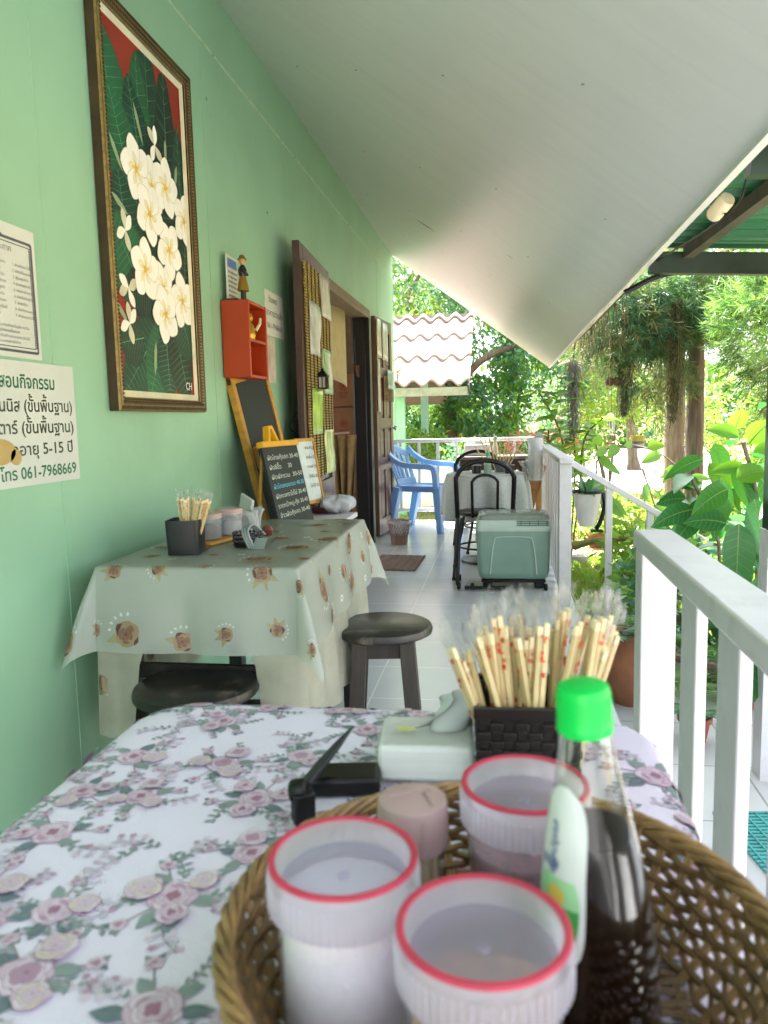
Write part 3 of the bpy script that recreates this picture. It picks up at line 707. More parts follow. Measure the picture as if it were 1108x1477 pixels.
# small notice and a faded photo print beyond the shelf
ss = MB(); ss.box2((WX + .001, 3.884, 1.572), (WX + .005, 4.215, 1.80), 0); X1 = WX + .0056
put_text(ss, 'ร้านเพชร', (X1, 3.95, 1.745), U, V, .042, 1, weight=.01); put_text(ss, 'อาหารตามสั่ง', (X1, 3.90, 1.675), U, V, .045, 1, weight=.01, fit=.29); put_text(ss, '061-7968669', (X1, 3.91, 1.61), U, V, .04, 1, weight=.01, fit=.27)
tag(obj('small_sign', ss, [m_paper, m_dark_ink], smooth=0), 'small white sign with three lines of writing beside the red shelf', 'sign')
m_photo = M('faded_photo_print', '#cdc4b4', .35, var=.35, scale=7, dirt=.5, dirtcol='#8c6a4a', dscale=6)
ph = MB(); ph.box2((WX + .001, 3.86, 1.33), (WX + .003, 4.04, 1.566)); tag(obj('photo_print', ph, m_photo, smooth=0), 'faded photo print on the wall below the small white sign', 'photo')
hk = MB(); hk.tube(bez([(WX + .01, 3.42, 1.31), (WX + .035, 3.42, 1.28), (WX + .03, 3.43, 1.23), (WX + .012, 3.42, 1.22)]), .006, 6); hk.box((WX + .008, 3.42, 1.305), (.014, .03, .03))
tag(obj('wall_hook', hk, m_metal), 'black hook on the wall under the red shelf', 'hook')
# ================================================================== mats, photo sheets and lantern on the near door leaf
nd = near_end - near_hinge; nl = nd.length; ndu = Vector((nd.x, nd.y, 0)) / nl; ndn = Vector((-ndu.y, ndu.x, 0)); 
if ndn.x < 0: ndn = -ndn
def nleaf(s, z, off=0):   # point on the visible face of the near leaf: s metres from the hinge
    return Vector((near_hinge.x, near_hinge.y, z)) + ndu * s + ndn * off
# which side faces the porch
NT = .046 if ndn.dot(Vector((-ndu.y, ndu.x, 0))) > 0 else .005
m_bam = M('bamboo_slat', '#a58f4a', .6, var=.3, scale=30); m_bam2 = M('dark_thread', '#3a2c16', .8)
def bamboo(name, s0, s1, z0, z1, label):
    mb = MB(); n = int((z1 - z0) / .016)
    for i in range(n):
        z = z0 + (i + .5) * (z1 - z0) / n; a = nleaf(s0 + random.uniform(-.004, .004), z, NT + .004); b = nleaf(s1 + random.uniform(-.004, .004), z, NT + .004)
        mb.tube([a, b], .0062, 5, 0)
    mb.add([nleaf(s0 + .01, z0, NT + .001), nleaf(s1 - .01, z0, NT + .001), nleaf(s1 - .01, z1, NT + .001), nleaf(s0 + .01, z1, NT + .001)], [(0, 1, 2, 3)], 1)
    for k in range(7):
        s = s0 + (k + .5) * (s1 - s0) / 7; mb.tube([nleaf(s, z0, NT + .0105), nleaf(s, z1, NT + .0105)], .0035, 4, 1)
    return tag(obj(name, mb, [m_bam, m_bam2]), label, 'blind')
bamboo('bamboo_blind', .08, .86, .80, 1.99, 'tall bamboo slat blind tied on the near brown door leaf')
def sheet(s0, s1, z0, z1, mat, label, off=.012):
    def fn(u, v):
        p = nleaf(s0 + (s1 - s0) * u, z0 + (z1 - z0) * v, NT + off + .006 * math.sin(u * PI) + .004 * math.sin(v * 5 + s0 * 9)); return p
    mb = MB(); mb.grid(fn, 8, 8)
    o = obj('photo_sheet', mb, mat); md = o.modifiers.new('thick', 'SOLIDIFY'); md.thickness = .0012
    return tag(o, label, 'photo sheet', 'photo sheets pinned on the near door leaf')
m_ps1 = M('photo_sheet_pale', '#b9b4a4', .25, var=.3, scale=9, dirt=.5, dirtcol='#7c8a96', dscale=7)
m_ps2 = M('photo_sheet_sky', '#b0b2ae', .25, var=.3, scale=8, dirt=.6, dirtcol='#9a7a62', dscale=6)
m_ps3 = M('photo_sheet_lime', '#98b440', .25, var=.5, scale=7, dirt=.5, dirtcol='#dfe08a', dscale=5)
m_ps4 = M('photo_sheet_green', '#8aa874', .25, var=.5, scale=8, dirt=.5, dirtcol='#cfd6c8', dscale=5)
m_ps5 = M('photo_sheet_leaf', '#b6c07a', .25, var=.5, scale=8, dirt=.6, dirtcol='#5c8a2e', dscale=5)
sheet(.08, .42, 1.75, 2.0, m_ps1, 'pale photo sheet at the top of the bamboo blind')
sheet(.45, .80, 1.50, 1.79, m_ps2, 'pale grey pink photo sheet below the top of the bamboo blind')
sheet(.08, .42, 1.29, 1.56, m_ps4, 'pale green photo sheet at the right of the black lantern')
sheet(.45, .80, 1.05, 1.31, m_ps3, 'lime yellow photo sheet below the black lantern')
sheet(.08, .42, .80, 1.07, m_ps5, 'green and yellow photo sheet at the bottom of the bamboo blind')
la = thing('hanging_lantern', 'small black house-shaped lantern hanging on the bamboo blind', 'lantern', tuple(nleaf(.56, 1.31, NT + .035))); la.scale = (.66, .66, .66)
o = MB(); 
for sx in (-1, 1):
    for sy in (-1, 1): o.box((sx * .036, sy * .036, .055), (.012, .012, .11))
    o.box((sx * .036, 0, .055), (.006, .008, .11)); o.box((0, sx * .036, .055), (.008, .006, .11))
o.box((0, 0, .005), (.09, .09, .012)); o.box((0, 0, .11), (.095, .095, .012)); obj('cage', o, m_metal, la)
o = MB(); o.lathe([(.068, .115), (.028, .155), (.012, .165), (.012, .18), (0, .184)], 4, R=rot('Z', 45)); obj('roof', o, m_metal, la, smooth=0)
o = MB(); o.box((0, 0, .058), (.062, .062, .09)); obj('pane', o, M('lantern_glass', '#c9c7bb', .2), la)
# things on the far leaf
fd = Vector((far_vec.x, far_vec.y, 0)) / far_vec.length; fn_ = Vector((-fd.y, fd.x, 0)); FT = .046
if fn_.x < 0: fn_ = -fn_; FT = .005
def fleaf(s, z, off=0): return Vector((far_hinge.x, far_hinge.y, z)) + fd * s + fn_ * (FT + off)
def fsheet(name, s0, s1, z0, z1, mat, label, cat, off=.004, group=None, th=.0015):
    mb = MB(); mb.grid(lambda u, v: fleaf(s0 + (s1 - s0) * u, z0 + (z1 - z0) * v, off + .005 * math.sin(u * PI)), 6, 4)
    o = obj(name, mb, mat); md = o.modifiers.new('thick', 'SOLIDIFY'); md.thickness = th; return tag(o, label, cat, group)
fsheet('photo_sheet', .02, .20, 1.70, 2.06, m_ps1, 'grey photo sheet at the top left of the far door leaf', 'photo sheet')
fsheet('photo_sheet', .22, .44, 1.69, 2.04, m_ps2, 'grey photo sheet at the top middle of the far door leaf', 'photo sheet', off=.006)
fsheet('paper_strip', .02, .12, 1.20, 1.69, M('strip_paper', '#b8b9b0', .6, var=.2), 'long narrow paper strip down the hinge side of the far door leaf', 'paper')
mt = MB()
for i in range(18): mt.tube([fleaf(.25, 1.31 + i * .0135, .008), fleaf(.60, 1.31 + i * .0135, .008)], .0055, 5)
for k in range(9): mt.tube([fleaf(.27 + k * .04, 1.30, .015), fleaf(.27 + k * .04, 1.55, .015)], .0022, 4, 1)
tag(obj('woven_mat', mt, [M('straw_weave', '#a48c5c', .7, var=.25), m_bam2]), 'small woven straw mat pinned on the far door leaf', 'mat')
fsheet('postcard', .34, .58, 1.42, 1.60, M('postcard_green', '#8aa6a0', .3, var=.4, dirt=.8, dirtcol='#23345a', dscale=8), 'green and navy card pinned over the woven mat', 'card', off=.02)
fw_ = thing('yellow_flower', 'yellow artificial flower tucked in the corner of the woven mat', 'flower', tuple(fleaf(.60, 1.585, .045)))
o = MB()
for i in range(6):
    a = i * PI / 3; o.leaf((0, 0, 0), (math.cos(a) * .6 + .5, math.sin(a) * .3, math.sin(a)), (1, 0, 0), .085, .042, droop=.1)
obj('petals', o, M('yellow_petal', '#d9a412', .6, lucent=.3), fw_)
o = MB(); o.leaf((0, 0, 0), (.2, -.5, -.9), (1, 0, 0), .09, .045); o.leaf((0, 0, 0), (.3, .4, -.9), (1, 0, 0), .07, .035); obj('leaves', o, M('artificial_leaf', '#3d7a34', .5, lucent=.2), fw_)
# ================================================================== inside the doorway
bx = thing('stacked_cartons', 'stacked brown cartons with faint red stamps inside the doorway', 'cartons', (-1.62, 7.4, 0))
m_card = M('brown_carton', '#93664e', .8, var=.14, scale=7)
tops = ((.0, .42), (.425, .86), (.865, 1.25), (1.255, 1.56))
for k, (a, b_) in enumerate(tops):
    o = MB(); o.box2((-1.95, 7.20 + .02 * (k % 2), a), (-1.335, 7.75, b_)); c_ = obj('carton', o, m_card, bx, world=True, bevel=.006)
    s = MB(); yq = 7.198 + .02 * (k % 2); zq = (a + b_) / 2 + .04; s.lathe([(.028, 0), (.036, 0)], 20, (-1.49, yq, zq), R=rot('X', 90)); s.lathe([(0, 0), (.018, 0)], 12, (-1.49, yq, zq), R=rot('X', 90)); [s.box((-1.49, yq, zq - .06 - i * .022), (.10 - .02 * i, .001, .008)) for i in range(3)]; obj('stamp', s, M('red_stamp', '#9a3b34', .8), c_, world=True, smooth=0)
cl = MB()
def cloth_fn(u, v):
    y = 6.15 + u * .55; z = 1.0 - v * (.52 if u < .45 else .78 - .1 * abs(u - .7)); return Vector((-1.55 + u * .29 - (u - .6) * .15 * v, 6.62 + .04 * math.sin(u * 21 + v * 2) * (.4 + v) + .05 * v, z))
cl.grid(cloth_fn, 30, 20); o = obj('hanging_cloth', cl, M('khaki_cloth', '#8a7048', .85, var=.15, bump=.2)); o.modifiers.new('t', 'SOLIDIFY').thickness = .004
tag(o, 'khaki cloth hanging crumpled from a string inside the doorway', 'cloth')
st_ = MB(); st_.tube([(-2.1, 6.62, .985), (-1.6, 6.62, 1.0), (-1.325, 6.62, 1.02)], .010, 6); tag(obj('clothes_rod', st_, M('pale_rod', '#b8a090', .6)), 'thin pale rod carrying the khaki cloth in the doorway', 'rod')
cr = MB(); cr.grid(lambda u, v: Vector((-1.30 + .02 * math.sin(u * 9), 5.36 + u * 1.05, 2.02 - v * (.50 + .12 * u))), 20, 4); o = obj('cream_curtain', cr, M('cream_fabric', '#b5ab84', .85, var=.1, bump=.1)); o.modifiers.new('t', 'SOLIDIFY').thickness = .004
tag(o, 'plain cream curtain across the top of the doorway', 'curtain')
wc = thing('wind_chime', 'small dark hanging trinket chime inside the doorway', 'chime', (-1.27, 6.72, 1.5))
o = MB(); o.tube([(0, 0, .12), (0, 0, .32)], .002, 4); obj('cord', o, m_metal, wc)
o = MB(); o.lathe([(0, .12), (.03, .1), (.035, .09), (0, .088)], 12)
for k in range(5): a = k * 2 * PI / 5; o.tube([(.026 * math.cos(a), .026 * math.sin(a), .09), (.026 * math.cos(a), .026 * math.sin(a), .0 + .01 * k)], .005, 6)
obj('bells', o, M('dark_bells', '#5a3a34', .4), wc)

# ================================================================== boards and tray table by the door
st = thing('side_table', 'low white folding side table by the doorway carrying menu boards', 'side table', (-.95, 3.55, 0))
o = MB(); o.box2((-1.15, 3.02, .615), (-.765, 3.99, .64)); obj('tabletop', o, m_white, st, world=True, bevel=.004)
for x in (-1.11, -.80):
    for y in (3.08, 3.93): o = MB(); o.tube([(x, y, 0), (x, y, .615)], .012, 8); obj('leg', o, m_steel, st, world=True)
m_chalk = M('dark_green_chalkboard', '#121a16', .6, var=.25, scale=4, dirt=.25, dirtcol='#2b352f', dscale=3); m_yw = M('yellow_wood', '#b8862e', .5, var=.2, scale=8, stretch=(2, 2, 6)); m_yp = M('yellow_plastic', '#d59a12', .35, var=.08)
def board(tl, tr, bl, fw_, th, parent, mface, mframe, sides='tblr', lname='chalkboard'):
    tl, tr, bl = Vector(tl), Vector(tr), Vector(bl); u = (tr - tl); w = u.length; u.normalize(); v = (tl - bl); h = v.length; v.normalize(); v = (v - u * v.dot(u)).normalized(); n = u.cross(v)
    f = lambda x, y, z: bl + u * x + v * y + n * z
    o = MB(); o.add([f(x, y, z) for x in (0, w) for y in (0, h) for z in (-th, 0)], [(0, 1, 3, 2), (4, 6, 7, 5), (0, 4, 5, 1), (2, 3, 7, 6), (0, 2, 6, 4), (1, 5, 7, 3)]); obj(lname, o, mface, parent, world=True)
    o = MB()
    R_ = [('b', (0, w, -.002, fw_)), ('t', (0, w, h - fw_, h + .002)), ('l', (-.002, fw_, fw_, h - fw_)), ('r', (w - fw_, w + .002, fw_, h - fw_))]
    for k, (x0, x1, y0, y1) in R_:
        if k in sides: o.add([f(x, y, z) for x in (x0, x1) for y in (y0, y1) for z in (-th - .003, .006)], [(0, 1, 3, 2), (4, 6, 7, 5), (0, 4, 5, 1), (2, 3, 7, 6), (0, 2, 6, 4), (1, 5, 7, 3)])
    if sides: obj('frame', o, mframe, parent, world=True)
    return f, u, v, n, w, h
b1 = thing('blank_chalkboard', 'tall blank chalkboard in a yellow wood frame leaning on the wall', 'chalkboard', (-1.1, 3.5, .64))
TL = P(356, 545, X=-1.165); TR = P(402, 531, X=-1.135); BL = P(397, 800, X=-1.045)
board(TL, TR, BL, .03, .02, b1, m_chalk, m_yw)
o = MB(); o.sweep([P(366, 645, X=-1.12), P(388, 752, X=-1.10)], .02, .035); o.sweep([P(372, 660, X=-1.15), P(400, 752, X=-1.15)], .02, .02); obj('prop_leg', o, m_yw, b1, world=True)
b2 = thing('menu_chalkboard', 'chalk-lettered menu board with a yellow clip top standing in front', 'menu board', (-.99, 3.3, .64))
TL = P(384, 646, X=-1.0); TR = P(433, 642, X=-.965); BL = P(406, 768, X=-.93)
f, u, v, n, w, h = board(TL, TR, BL, .012, .012, b2, m_chalk, m_black, '')
lines = [('ผัดไทยกุ้งสด 30-40', 0), ('ผัดซีอิ๊ว      30', 0), ('ผัดผักรวม  30-50', 0), ('ผัดไทยหอยทอด 40-50', 1), ('ผัดกะเพราไก่ไข่ 30-40', 0), ('ราดหน้าหมู-กุ้ง 30-40', 0), ('ข้าวผัดกุ้งสด 30-40', 0)]
o = MB(); sz = h / 9.6
for k, (s_, c_) in enumerate(lines):
    put_text(o, s_, f(w * .07, h - sz * (1.25 + k * 1.1) - .01, .0012), u, v, sz * .72, c_, weight=.006, fit=w * (.62 if k == 1 else .88))
obj('chalk_lettering', o, [M('white_chalk', '#b9bfae', .9), M('blue_chalk', '#5fb4c9', .9)], b2, world=True, smooth=0)
o = MB(); q = f(w / 2, h + .006, 0); c_ = [f(x, y, z) for x in (-.006, w + .006) for y in (h - .002, h + .024) for z in (-.02, .012)]
o.add(c_, [(0, 1, 3, 2), (4, 6, 7, 5), (0, 4, 5, 1), (2, 3, 7, 6), (0, 2, 6, 4), (1, 5, 7, 3)]); o.sweep([f(w * .20, .02 + h, -.005), f(w * .27, h + .085, -.005), f(w * .34, h + .085, -.005), f(w * .44, h + .02, -.005)], .02, .03, up=tuple(n)); obj('clip_top', o, m_yp, b2, world=True, bevel=.003)
o = MB(); o.sweep([f(w * .1, h * .95, -.02), f(w * .1, 0, -.12)], .02, .012); o.sweep([f(w * .9, h * .95, -.02), f(w * .9, 0, -.12)], .02, .012); obj('rear_leg', o, m_yw, b2, world=True)
b3 = thing('small_whiteboard', 'small whiteboard on a wooden easel standing behind the menu board', 'whiteboard', (-.98, 3.75, .64))
TL = P(424, 634, X=-1.03); TR = P(449, 634, X=-1.0); BL = P(452, 733, X=-.97)
TL = P(420, 634, X=-1.04); TR = P(448, 633, X=-1.0); BL = P(440, 728, X=-.985)
f, u, v, n, w, h = board(TL, TR, BL, .014, .012, b3, M('white_board_face', '#c3cbc6', .3), m_yw, 'tbr', 'board')
o = MB()
for k in range(5): put_text(o, ['เมนู', 'ชาเย็น 25', 'กาแฟ 25', 'น้ำส้ม 20', 'โกโก้ 25'][k], f(w * .45, h * (.84 - k * .15), .002), u, v, h * .07, 0, fit=w * .45)
obj('lettering', o, m_dark_ink, b3, world=True, smooth=0)
o = MB(); o.sweep([f(w * .1, h * .2, -.01), f(w * .1, -.12, 0)], .014, .014); o.sweep([f(w * .9, h * .2, -.01), f(w * .95, -.12, 0)], .014, .014); obj('leg', o, m_yw, b3, world=True)
# tray with bags and cutlery
tr = thing('red_tray', 'dark red round tray with cutlery on the white side table', 'tray', tuple(P(466, 738, Z=.645)))
o = MB(); o.lathe([(0, 0), (.07, 0), (.105, .03), (.11, .034), (.104, .034), (.068, .006), (0, .005)], 28); obj('bowl', o, M('dark_red_lacquer', '#4a1a18', .3), tr)
o = MB()
for k in range(4): o.sweep([(-.05 + k * .02, -.03, .02), (.02 + k * .018, .04, .055)], .008, .002)
o.leaf((-.09, -.03, .035), (1, .2, .1), (0, 0, 1), .1, .05); obj('cutlery', o, m_steel, tr)
bg = MB(); 
def bagfn(u, v):
    a = u * 2 * PI; r = 1 + .12 * math.sin(5 * a + 3 * v) + .08 * math.sin(9 * a); z = v * .085; k = (1 - (2 * v - 1) ** 4 * .6) * (1 if 0 < v < 1 else .3)
    return Vector((.09 * math.cos(a) * r * k, .07 * math.sin(a) * r * k, z + .006 * math.sin(7 * a)))
bg.grid(bagfn, 36, 10); m_bag = M('clear_packet_film', '#b9bcc0', .18, var=.2, clear=.35, bump=.5, bscale=40)
bo = obj('plastic_packet', bg, m_bag); bo.location = P(488, 738, Z=.648); bo.rotation_euler = (0, 0, .5); tag(bo, 'crumpled clear plastic packet on the end of the white side table', 'packet')

# ================================================================== table with translucent flowered cloth
def cloth_map(hx, hy, zt, r=.012, k0=.10, k1=.40, wave=.012, wn_=3.0, ox=0, oy=0):
    """maps cloth (a,b) to space: flat top, rounded edge, hanging sides, corner cones"""
    def g_(d):
        if d < r * PI / 2: return r * math.sin(d / r), r * (1 - math.cos(d / r))
        e = d - r * PI / 2; return r + e * k0, r + e * math.sqrt(1 - k0 * k0)
    def fn(a, b):
        dx = max(abs(a) - hx, 0); dy = max(abs(b) - hy, 0); sx = 1 if a > 0 else -1; sy = 1 if b > 0 else -1
        bx_ = min(abs(a), hx) * sx; by_ = min(abs(b), hy) * sy
        l = math.hypot(dx, dy)
        if l < 1e-7: return Vector((ox + a, oy + b, zt))
        th = math.atan2(dy, dx); out, dn = g_(l)
        e = max(0, l - r * PI / 2); kk = k1 * math.sin(2 * th) ** 2
        out += e * kk; dn -= e * kk * .55
        s_ = by_ if dx > dy else bx_
        wv = wave * math.sin(s_ * 2 * PI * wn_ + sx * 1.3 + sy) * min(1, e / .12) * math.cos(2 * th) ** 2
        out += wv + (wave if wave else 0) * min(1, e / .12)
        return Vector((ox + bx_ + math.cos(th) * sx * out, oy + by_ + math.sin(th) * sy * out, zt - dn))
    return fn
def cloth_axis(h, drop, r):
    xs = list(np.linspace(-h, h, 22)); ex = [r * .4, r * .8, r * 1.2, r * PI / 2] + list(np.linspace(r * 2, drop, 14))
    return [-h - e for e in ex[::-1]] + xs + [h + e for e in ex]
def cloth_mesh(mb, fn, ax, bx, mi=0):
    vs = [fn(a, b) for b in bx for a in ax]; n = len(ax)
    mb.add(vs, [(j * n + i, j * n + i + 1, (j + 1) * n + i + 1, (j + 1) * n + i) for j in range(len(bx) - 1) for i in range(n - 1)], mi)
class Print:
    """printed motif laid into a cloth's own surface"""
    def __init__(s, mb, fn, lift=.0006): s.mb = mb; s.fn = fn; s.k = 0; s.lift = lift; s.lim = None; s.edge = None
    def pt(s, p, k):
        a, b = p; e = 1e-3; q = s.fn(a, b); n = (s.fn(a + e, b) - s.fn(a - e, b)).cross(s.fn(a, b + e) - s.fn(a, b - e)).normalized()
        return q + n * (s.lift + .00012 * k)
    def shape(s, pts, mi, k):
        if s.lim and any(abs(p[0]) > s.lim[0] or abs(p[1]) > s.lim[1] for p in pts): return
        c = (sum(p[0] for p in pts) / len(pts), sum(p[1] for p in pts) / len(pts))
        s.mb.fan([s.pt(p, k) for p in pts], s.pt(c, k), mi)
    def leaf(s, c, an, L, W, mi, k=0, vein=None):
        n = 7; pts = []
        for sg in (1, -1):
            rg = range(n + 1) if sg == 1 else range(n - 1, 0, -1)
            for i in rg:
                t = i / n; w = W / 2 * math.sin(PI * t ** .8) * sg; x = L * t; pts.append((c[0] + x * math.cos(an) - w * math.sin(an), c[1] + x * math.sin(an) + w * math.cos(an)))
        s.shape(pts, mi, k)
        if vein is not None: s.stroke([c, (c[0] + L * .92 * math.cos(an), c[1] + L * .92 * math.sin(an))], L * .025, vein, k + 1)
    def stroke(s, pts, w, mi, k=0):
        for p, q in zip(pts[:-1], pts[1:]):
            d = Vector((q[0] - p[0], q[1] - p[1])); 
            if d.length < 1e-6: continue
            e = Vector((-d.y, d.x)).normalized() * w / 2
            s.shape([(p[0] - e.x, p[1] - e.y), (q[0] - e.x, q[1] - e.y), (q[0] + e.x, q[1] + e.y), (p[0] + e.x, p[1] + e.y)], mi, k)
    def rose(s, c, R, cols, k=0, an=0, n=7):
        for li, (rr, m_) in enumerate(zip((1, .78, .55, .34, .16), cols)):
            for i in range(n - li if li < 4 else 1):
                a = an + li * .5 + i * 2 * PI / (n - li); cc = (c[0] + R * rr * .45 * math.cos(a), c[1] + R * rr * .45 * math.sin(a))
                pts = []
                for q in range(11):
                    t = 2 * PI * q / 11; rad = R * rr * .56 * (1 + .09 * math.sin(3 * t + i + li))
                    pts.append((cc[0] + rad * math.cos(t) * (.8 if li % 2 else 1), cc[1] + rad * math.sin(t)))
                mj = m_[(i * 2 + li) % len(m_)]
                if li < 4 and s.edge is not None: s.shape([(cc[0] + (x - cc[0]) * 1.09, cc[1] + (y - cc[1]) * 1.09) for x, y in pts], s.edge, k + li * 2 + (i % 2) - .4)
                s.shape(pts, mj, k + li * 2 + (i % 2))

TX0, TX1, TY0, TY1, TZ = -1.09, -.535, 1.915, 2.885, .742
tb = thing('dining_table', 'dark wooden table hidden under the translucent flowered cloth', 'table', ((TX0 + TX1) / 2, (TY0 + TY1) / 2, 0))
o = MB(); o.box2((TX0 + .01, TY0 + .01, TZ - .03), (TX1 - .01, TY1 - .01, TZ - .004)); obj('tabletop', o, M('dull_table_wood', '#6c6a58', .6), tb, world=True)
for x in (TX0 + .05, TX1 - .05):
    for y in (TY0 + .06, TY1 - .06): o = MB(); o.box2((x - .025, y - .025, 0), (x + .025, y + .025, TZ - .03)); obj('leg', o, m_black, tb, world=True)
o = MB(); o.box2((TX0 + .075, TY0 + .035, .30), (TX1 - .075, TY0 + .06, .36)); o.box2((TX0 + .075, TY0 + .04, .42), (TX1 - .075, TY0 + .06, .46)); obj('stretcher', o, m_black, tb, world=True)
m_pvc = M('translucent_vinyl', '#ccd3ca', .22, var=.06, scale=5, lucent=.45, glass=.26, spec=.4)
m_pvc2 = M('vinyl_flower_brown', '#8a6656', .4, var=.2, lucent=.3); m_pvc3 = M('vinyl_flower_tan', '#a58f72', .4, var=.2, lucent=.3); m_pvc4 = M('vinyl_leaf_olive', '#a3a07a', .4, var=.2, lucent=.3); m_pvc5 = M('vinyl_white_print', '#d6dad2', .4, lucent=.3); m_pvc6 = M('vinyl_flower_dark', '#63483e', .4, lucent=.3)
tc_ = MB(); hx, hy = (TX1 - TX0) / 2, (TY1 - TY0) / 2; DR = .235
fnb = cloth_map(hx, hy, TZ + .002, r=.010, k0=.05, k1=.26, wave=.011, wn_=2.4, ox=(TX0 + TX1) / 2, oy=(TY0 + TY1) / 2)
cloth_mesh(tc_, fnb, cloth_axis(hx, DR, .01), cloth_axis(hy, DR, .01))
pr = Print(tc_, fnb, .0007); pr.lim = (hx + DR - .004, hy + DR - .004)
R2 = random.Random(5)
def brown_flower(c, R, an):
    pr.edge = 2
    for k in range(3): pr.leaf(c, an + 2 + k * .8, R * 1.9, R * .75, 3, 0, 1 if k == 1 else None)
    pr.rose(c, R, [(2, 2, 5), (1, 2, 1), (1, 5), (5, 1), (5,)], 2, an, 6)
    for k in range(5): pr.leaf((c[0] + R * 1.35 * math.cos(an + k * .35), c[1] + R * 1.35 * math.sin(an + k * .35)), an + k * .5, R * .35, R * .22, 4, 1)
ny = int((2 * (hy + DR)) / .165); nx = int((2 * (hx + DR)) / .142)
for j in range(ny + 1):
    for i in range(nx + 1):
        c = (-hx - DR + .06 + i * .142 + (j % 2) * .08 + R2.uniform(-.03, .03), -hy - DR + .05 + j * .165 + R2.uniform(-.03, .03))
        brown_flower(c, R2.choice((.016, .019, .022, .027, .036)), R2.uniform(0, 6))
        if R2.random() < .22:
            q = (c[0] + .08, c[1] + R2.uniform(-.06, .06)); pr.shape([(q[0] + .012 * math.cos(a * PI / 5), q[1] + .012 * math.sin(a * PI / 5)) for a in range(10)], 4, 0)
            pr.shape([(q[0] + .006 * math.cos(a * PI / 5), q[1] + .006 * math.sin(a * PI / 5)) for a in range(10)], 0, 2)
o = obj('tablecloth', tc_, [m_pvc, m_pvc2, m_pvc3, m_pvc4, m_pvc5, m_pvc6]); tag(o, 'translucent grey green vinyl tablecloth with small brown flowers', 'tablecloth')
# longer cloth under it, showing at both sides
uc = MB()
PERI = [(TX1 + .002, TY1 - .05), (TX1 + .002, TY0 - .002), (TX0 - .002, TY0 - .002), (TX0 - .002, TY1 - .05)]; seg_ = [(TY1 - TY0 - .05), (TX1 - TX0), (TY1 - TY0 - .05)]; PT = sum(seg_)
def under(s, d):
    """older cloth: s metres round right, front and left edge of the table, d metres down; longer towards the corners"""
    k = 0; q = s
    while k < 2 and q > seg_[k]: q -= seg_[k]; k += 1
    a = Vector(PERI[k]); b = Vector(PERI[k + 1]); p = a.lerp(b, min(1, q / seg_[k])); n = ((1, 0), (0, -1), (-1, 0))[k]
    w = .004 + .012 * math.sin(s * 34) * d / .4 + .05 * d
    return Vector((p.x + n[0] * w, p.y + n[1] * w, TZ - .006 - d))
def udrop(s):
    x = (s - seg_[0]) / seg_[1]
    if 0 < x < 1: e = abs(2 * x - 1); return .20 + .27 * min(1, max(0, (e - .55) / .12))
    return .47
nu = 120; nv = 14
uc.add([under(PT * i / nu, udrop(PT * i / nu) * j / nv) for j in range(nv + 1) for i in range(nu + 1)], [(j * (nu + 1) + i, (j + 1) * (nu + 1) + i, (j + 1) * (nu + 1) + i + 1, j * (nu + 1) + i + 1) for j in range(nv) for i in range(nu)])
pr = Print(uc, lambda a, b: under(a, -b), .0012)
for q_ in range(46):
    s_ = R2.uniform(.03, PT - .03); d_ = R2.uniform(.22, .45)
    if udrop(s_ - .03) > d_ + .03 < udrop(s_ + .03) + .0: brown_flower((s_, -d_), R2.choice((.016, .022, .026)), R2.uniform(0, 6))
o = obj('tablecloth', uc, [M('cream_vinyl', '#c6c5b2', .4, var=.12, lucent=.35, glass=.15), m_pvc2, m_pvc3, m_pvc4, m_pvc5, m_pvc6]); tag(o, 'older cream flowered cloth hanging lower beneath the translucent vinyl one', 'tablecloth')

# ---- wrapped chopsticks ---------------------------------------------------------------
m_stick = M('pale_bamboo_stick', '#ead9ae', .55, var=.1, scale=30); m_film = M('clear_wrapper_film', '#e6e4de', .1, var=.1, glass=.92, bump=.6, bscale=90)
m_redp = M('red_orange_print', '#cf4420', .5); m_pap = M('cream_paper_sleeve', '#dcca9c', .5, var=.06)
def chopstick_mesh(L=.205, seed=3):
    """one pair in its sleeve, standing along +z from the origin"""
    s = MB()
    for sg in (-1, 1): s.sweep([(sg * .0034, 0, 0), (sg * .0034, 0, L * (.93 + sg * .008))], .0050, .0045, up=(0, 1, 0))
    sl_ = MB()
    sec = []
    n = 12
    for i, (z, w_, d_) in enumerate(((.004, .0066, .0042), (L * .3, .0070, .0044), (L * .62, .0070, .0044), (L * .88, .0072, .0046))):
        sec.append([(w_ * math.cos(2 * PI * k / n), d_ * math.sin(2 * PI * k / n), z) for k in range(n)])
    vs = [p for q in sec for p in q]; fs = [(i * n + k, i * n + (k + 1) % n, (i + 1) * n + (k + 1) % n, (i + 1) * n + k) for i in range(3) for k in range(n)]
    sl_.add(vs, fs, 0)
    rr = random.Random(seed)
    for z0 in ((.115, .15, .172), (.10, .165), (.135, .158, .18))[seed % 3]:     # red printed marks on both faces
        for sg in (-1, 1):
            for q in range(3):
                x = rr.uniform(-.004, .002); z = z0 + rr.uniform(-.005, .005); h_ = rr.uniform(.002, .006); w_ = rr.uniform(.0015, .0035)
                yy = sg * .0052
                sl_.add([(x, yy, z), (x + w_, yy, z), (x + w_, yy, z + h_), (x, yy, z + h_)], [(0, 1, 2, 3)], 1)
    f_ = MB(); rr = random.Random(9 + seed); pts = []
    for j, z in enumerate((L * .86, L * .92, L * .98, L * 1.03, L * 1.08)):
        for i in range(9):
            u = i / 8; wd = .0074 + j * .0016; pts.append(((u - .5) * 2 * wd + rr.uniform(-.001, .001) * j, rr.uniform(-.0025, .0025) * (1 + j * .5) + .002, z + rr.uniform(-.003, .003) * j))
    f_.add(pts, [(j * 9 + i, j * 9 + i + 1, (j + 1) * 9 + i + 1, (j + 1) * 9 + i) for j in range(4) for i in range(8)])
    return s, sl_, f_
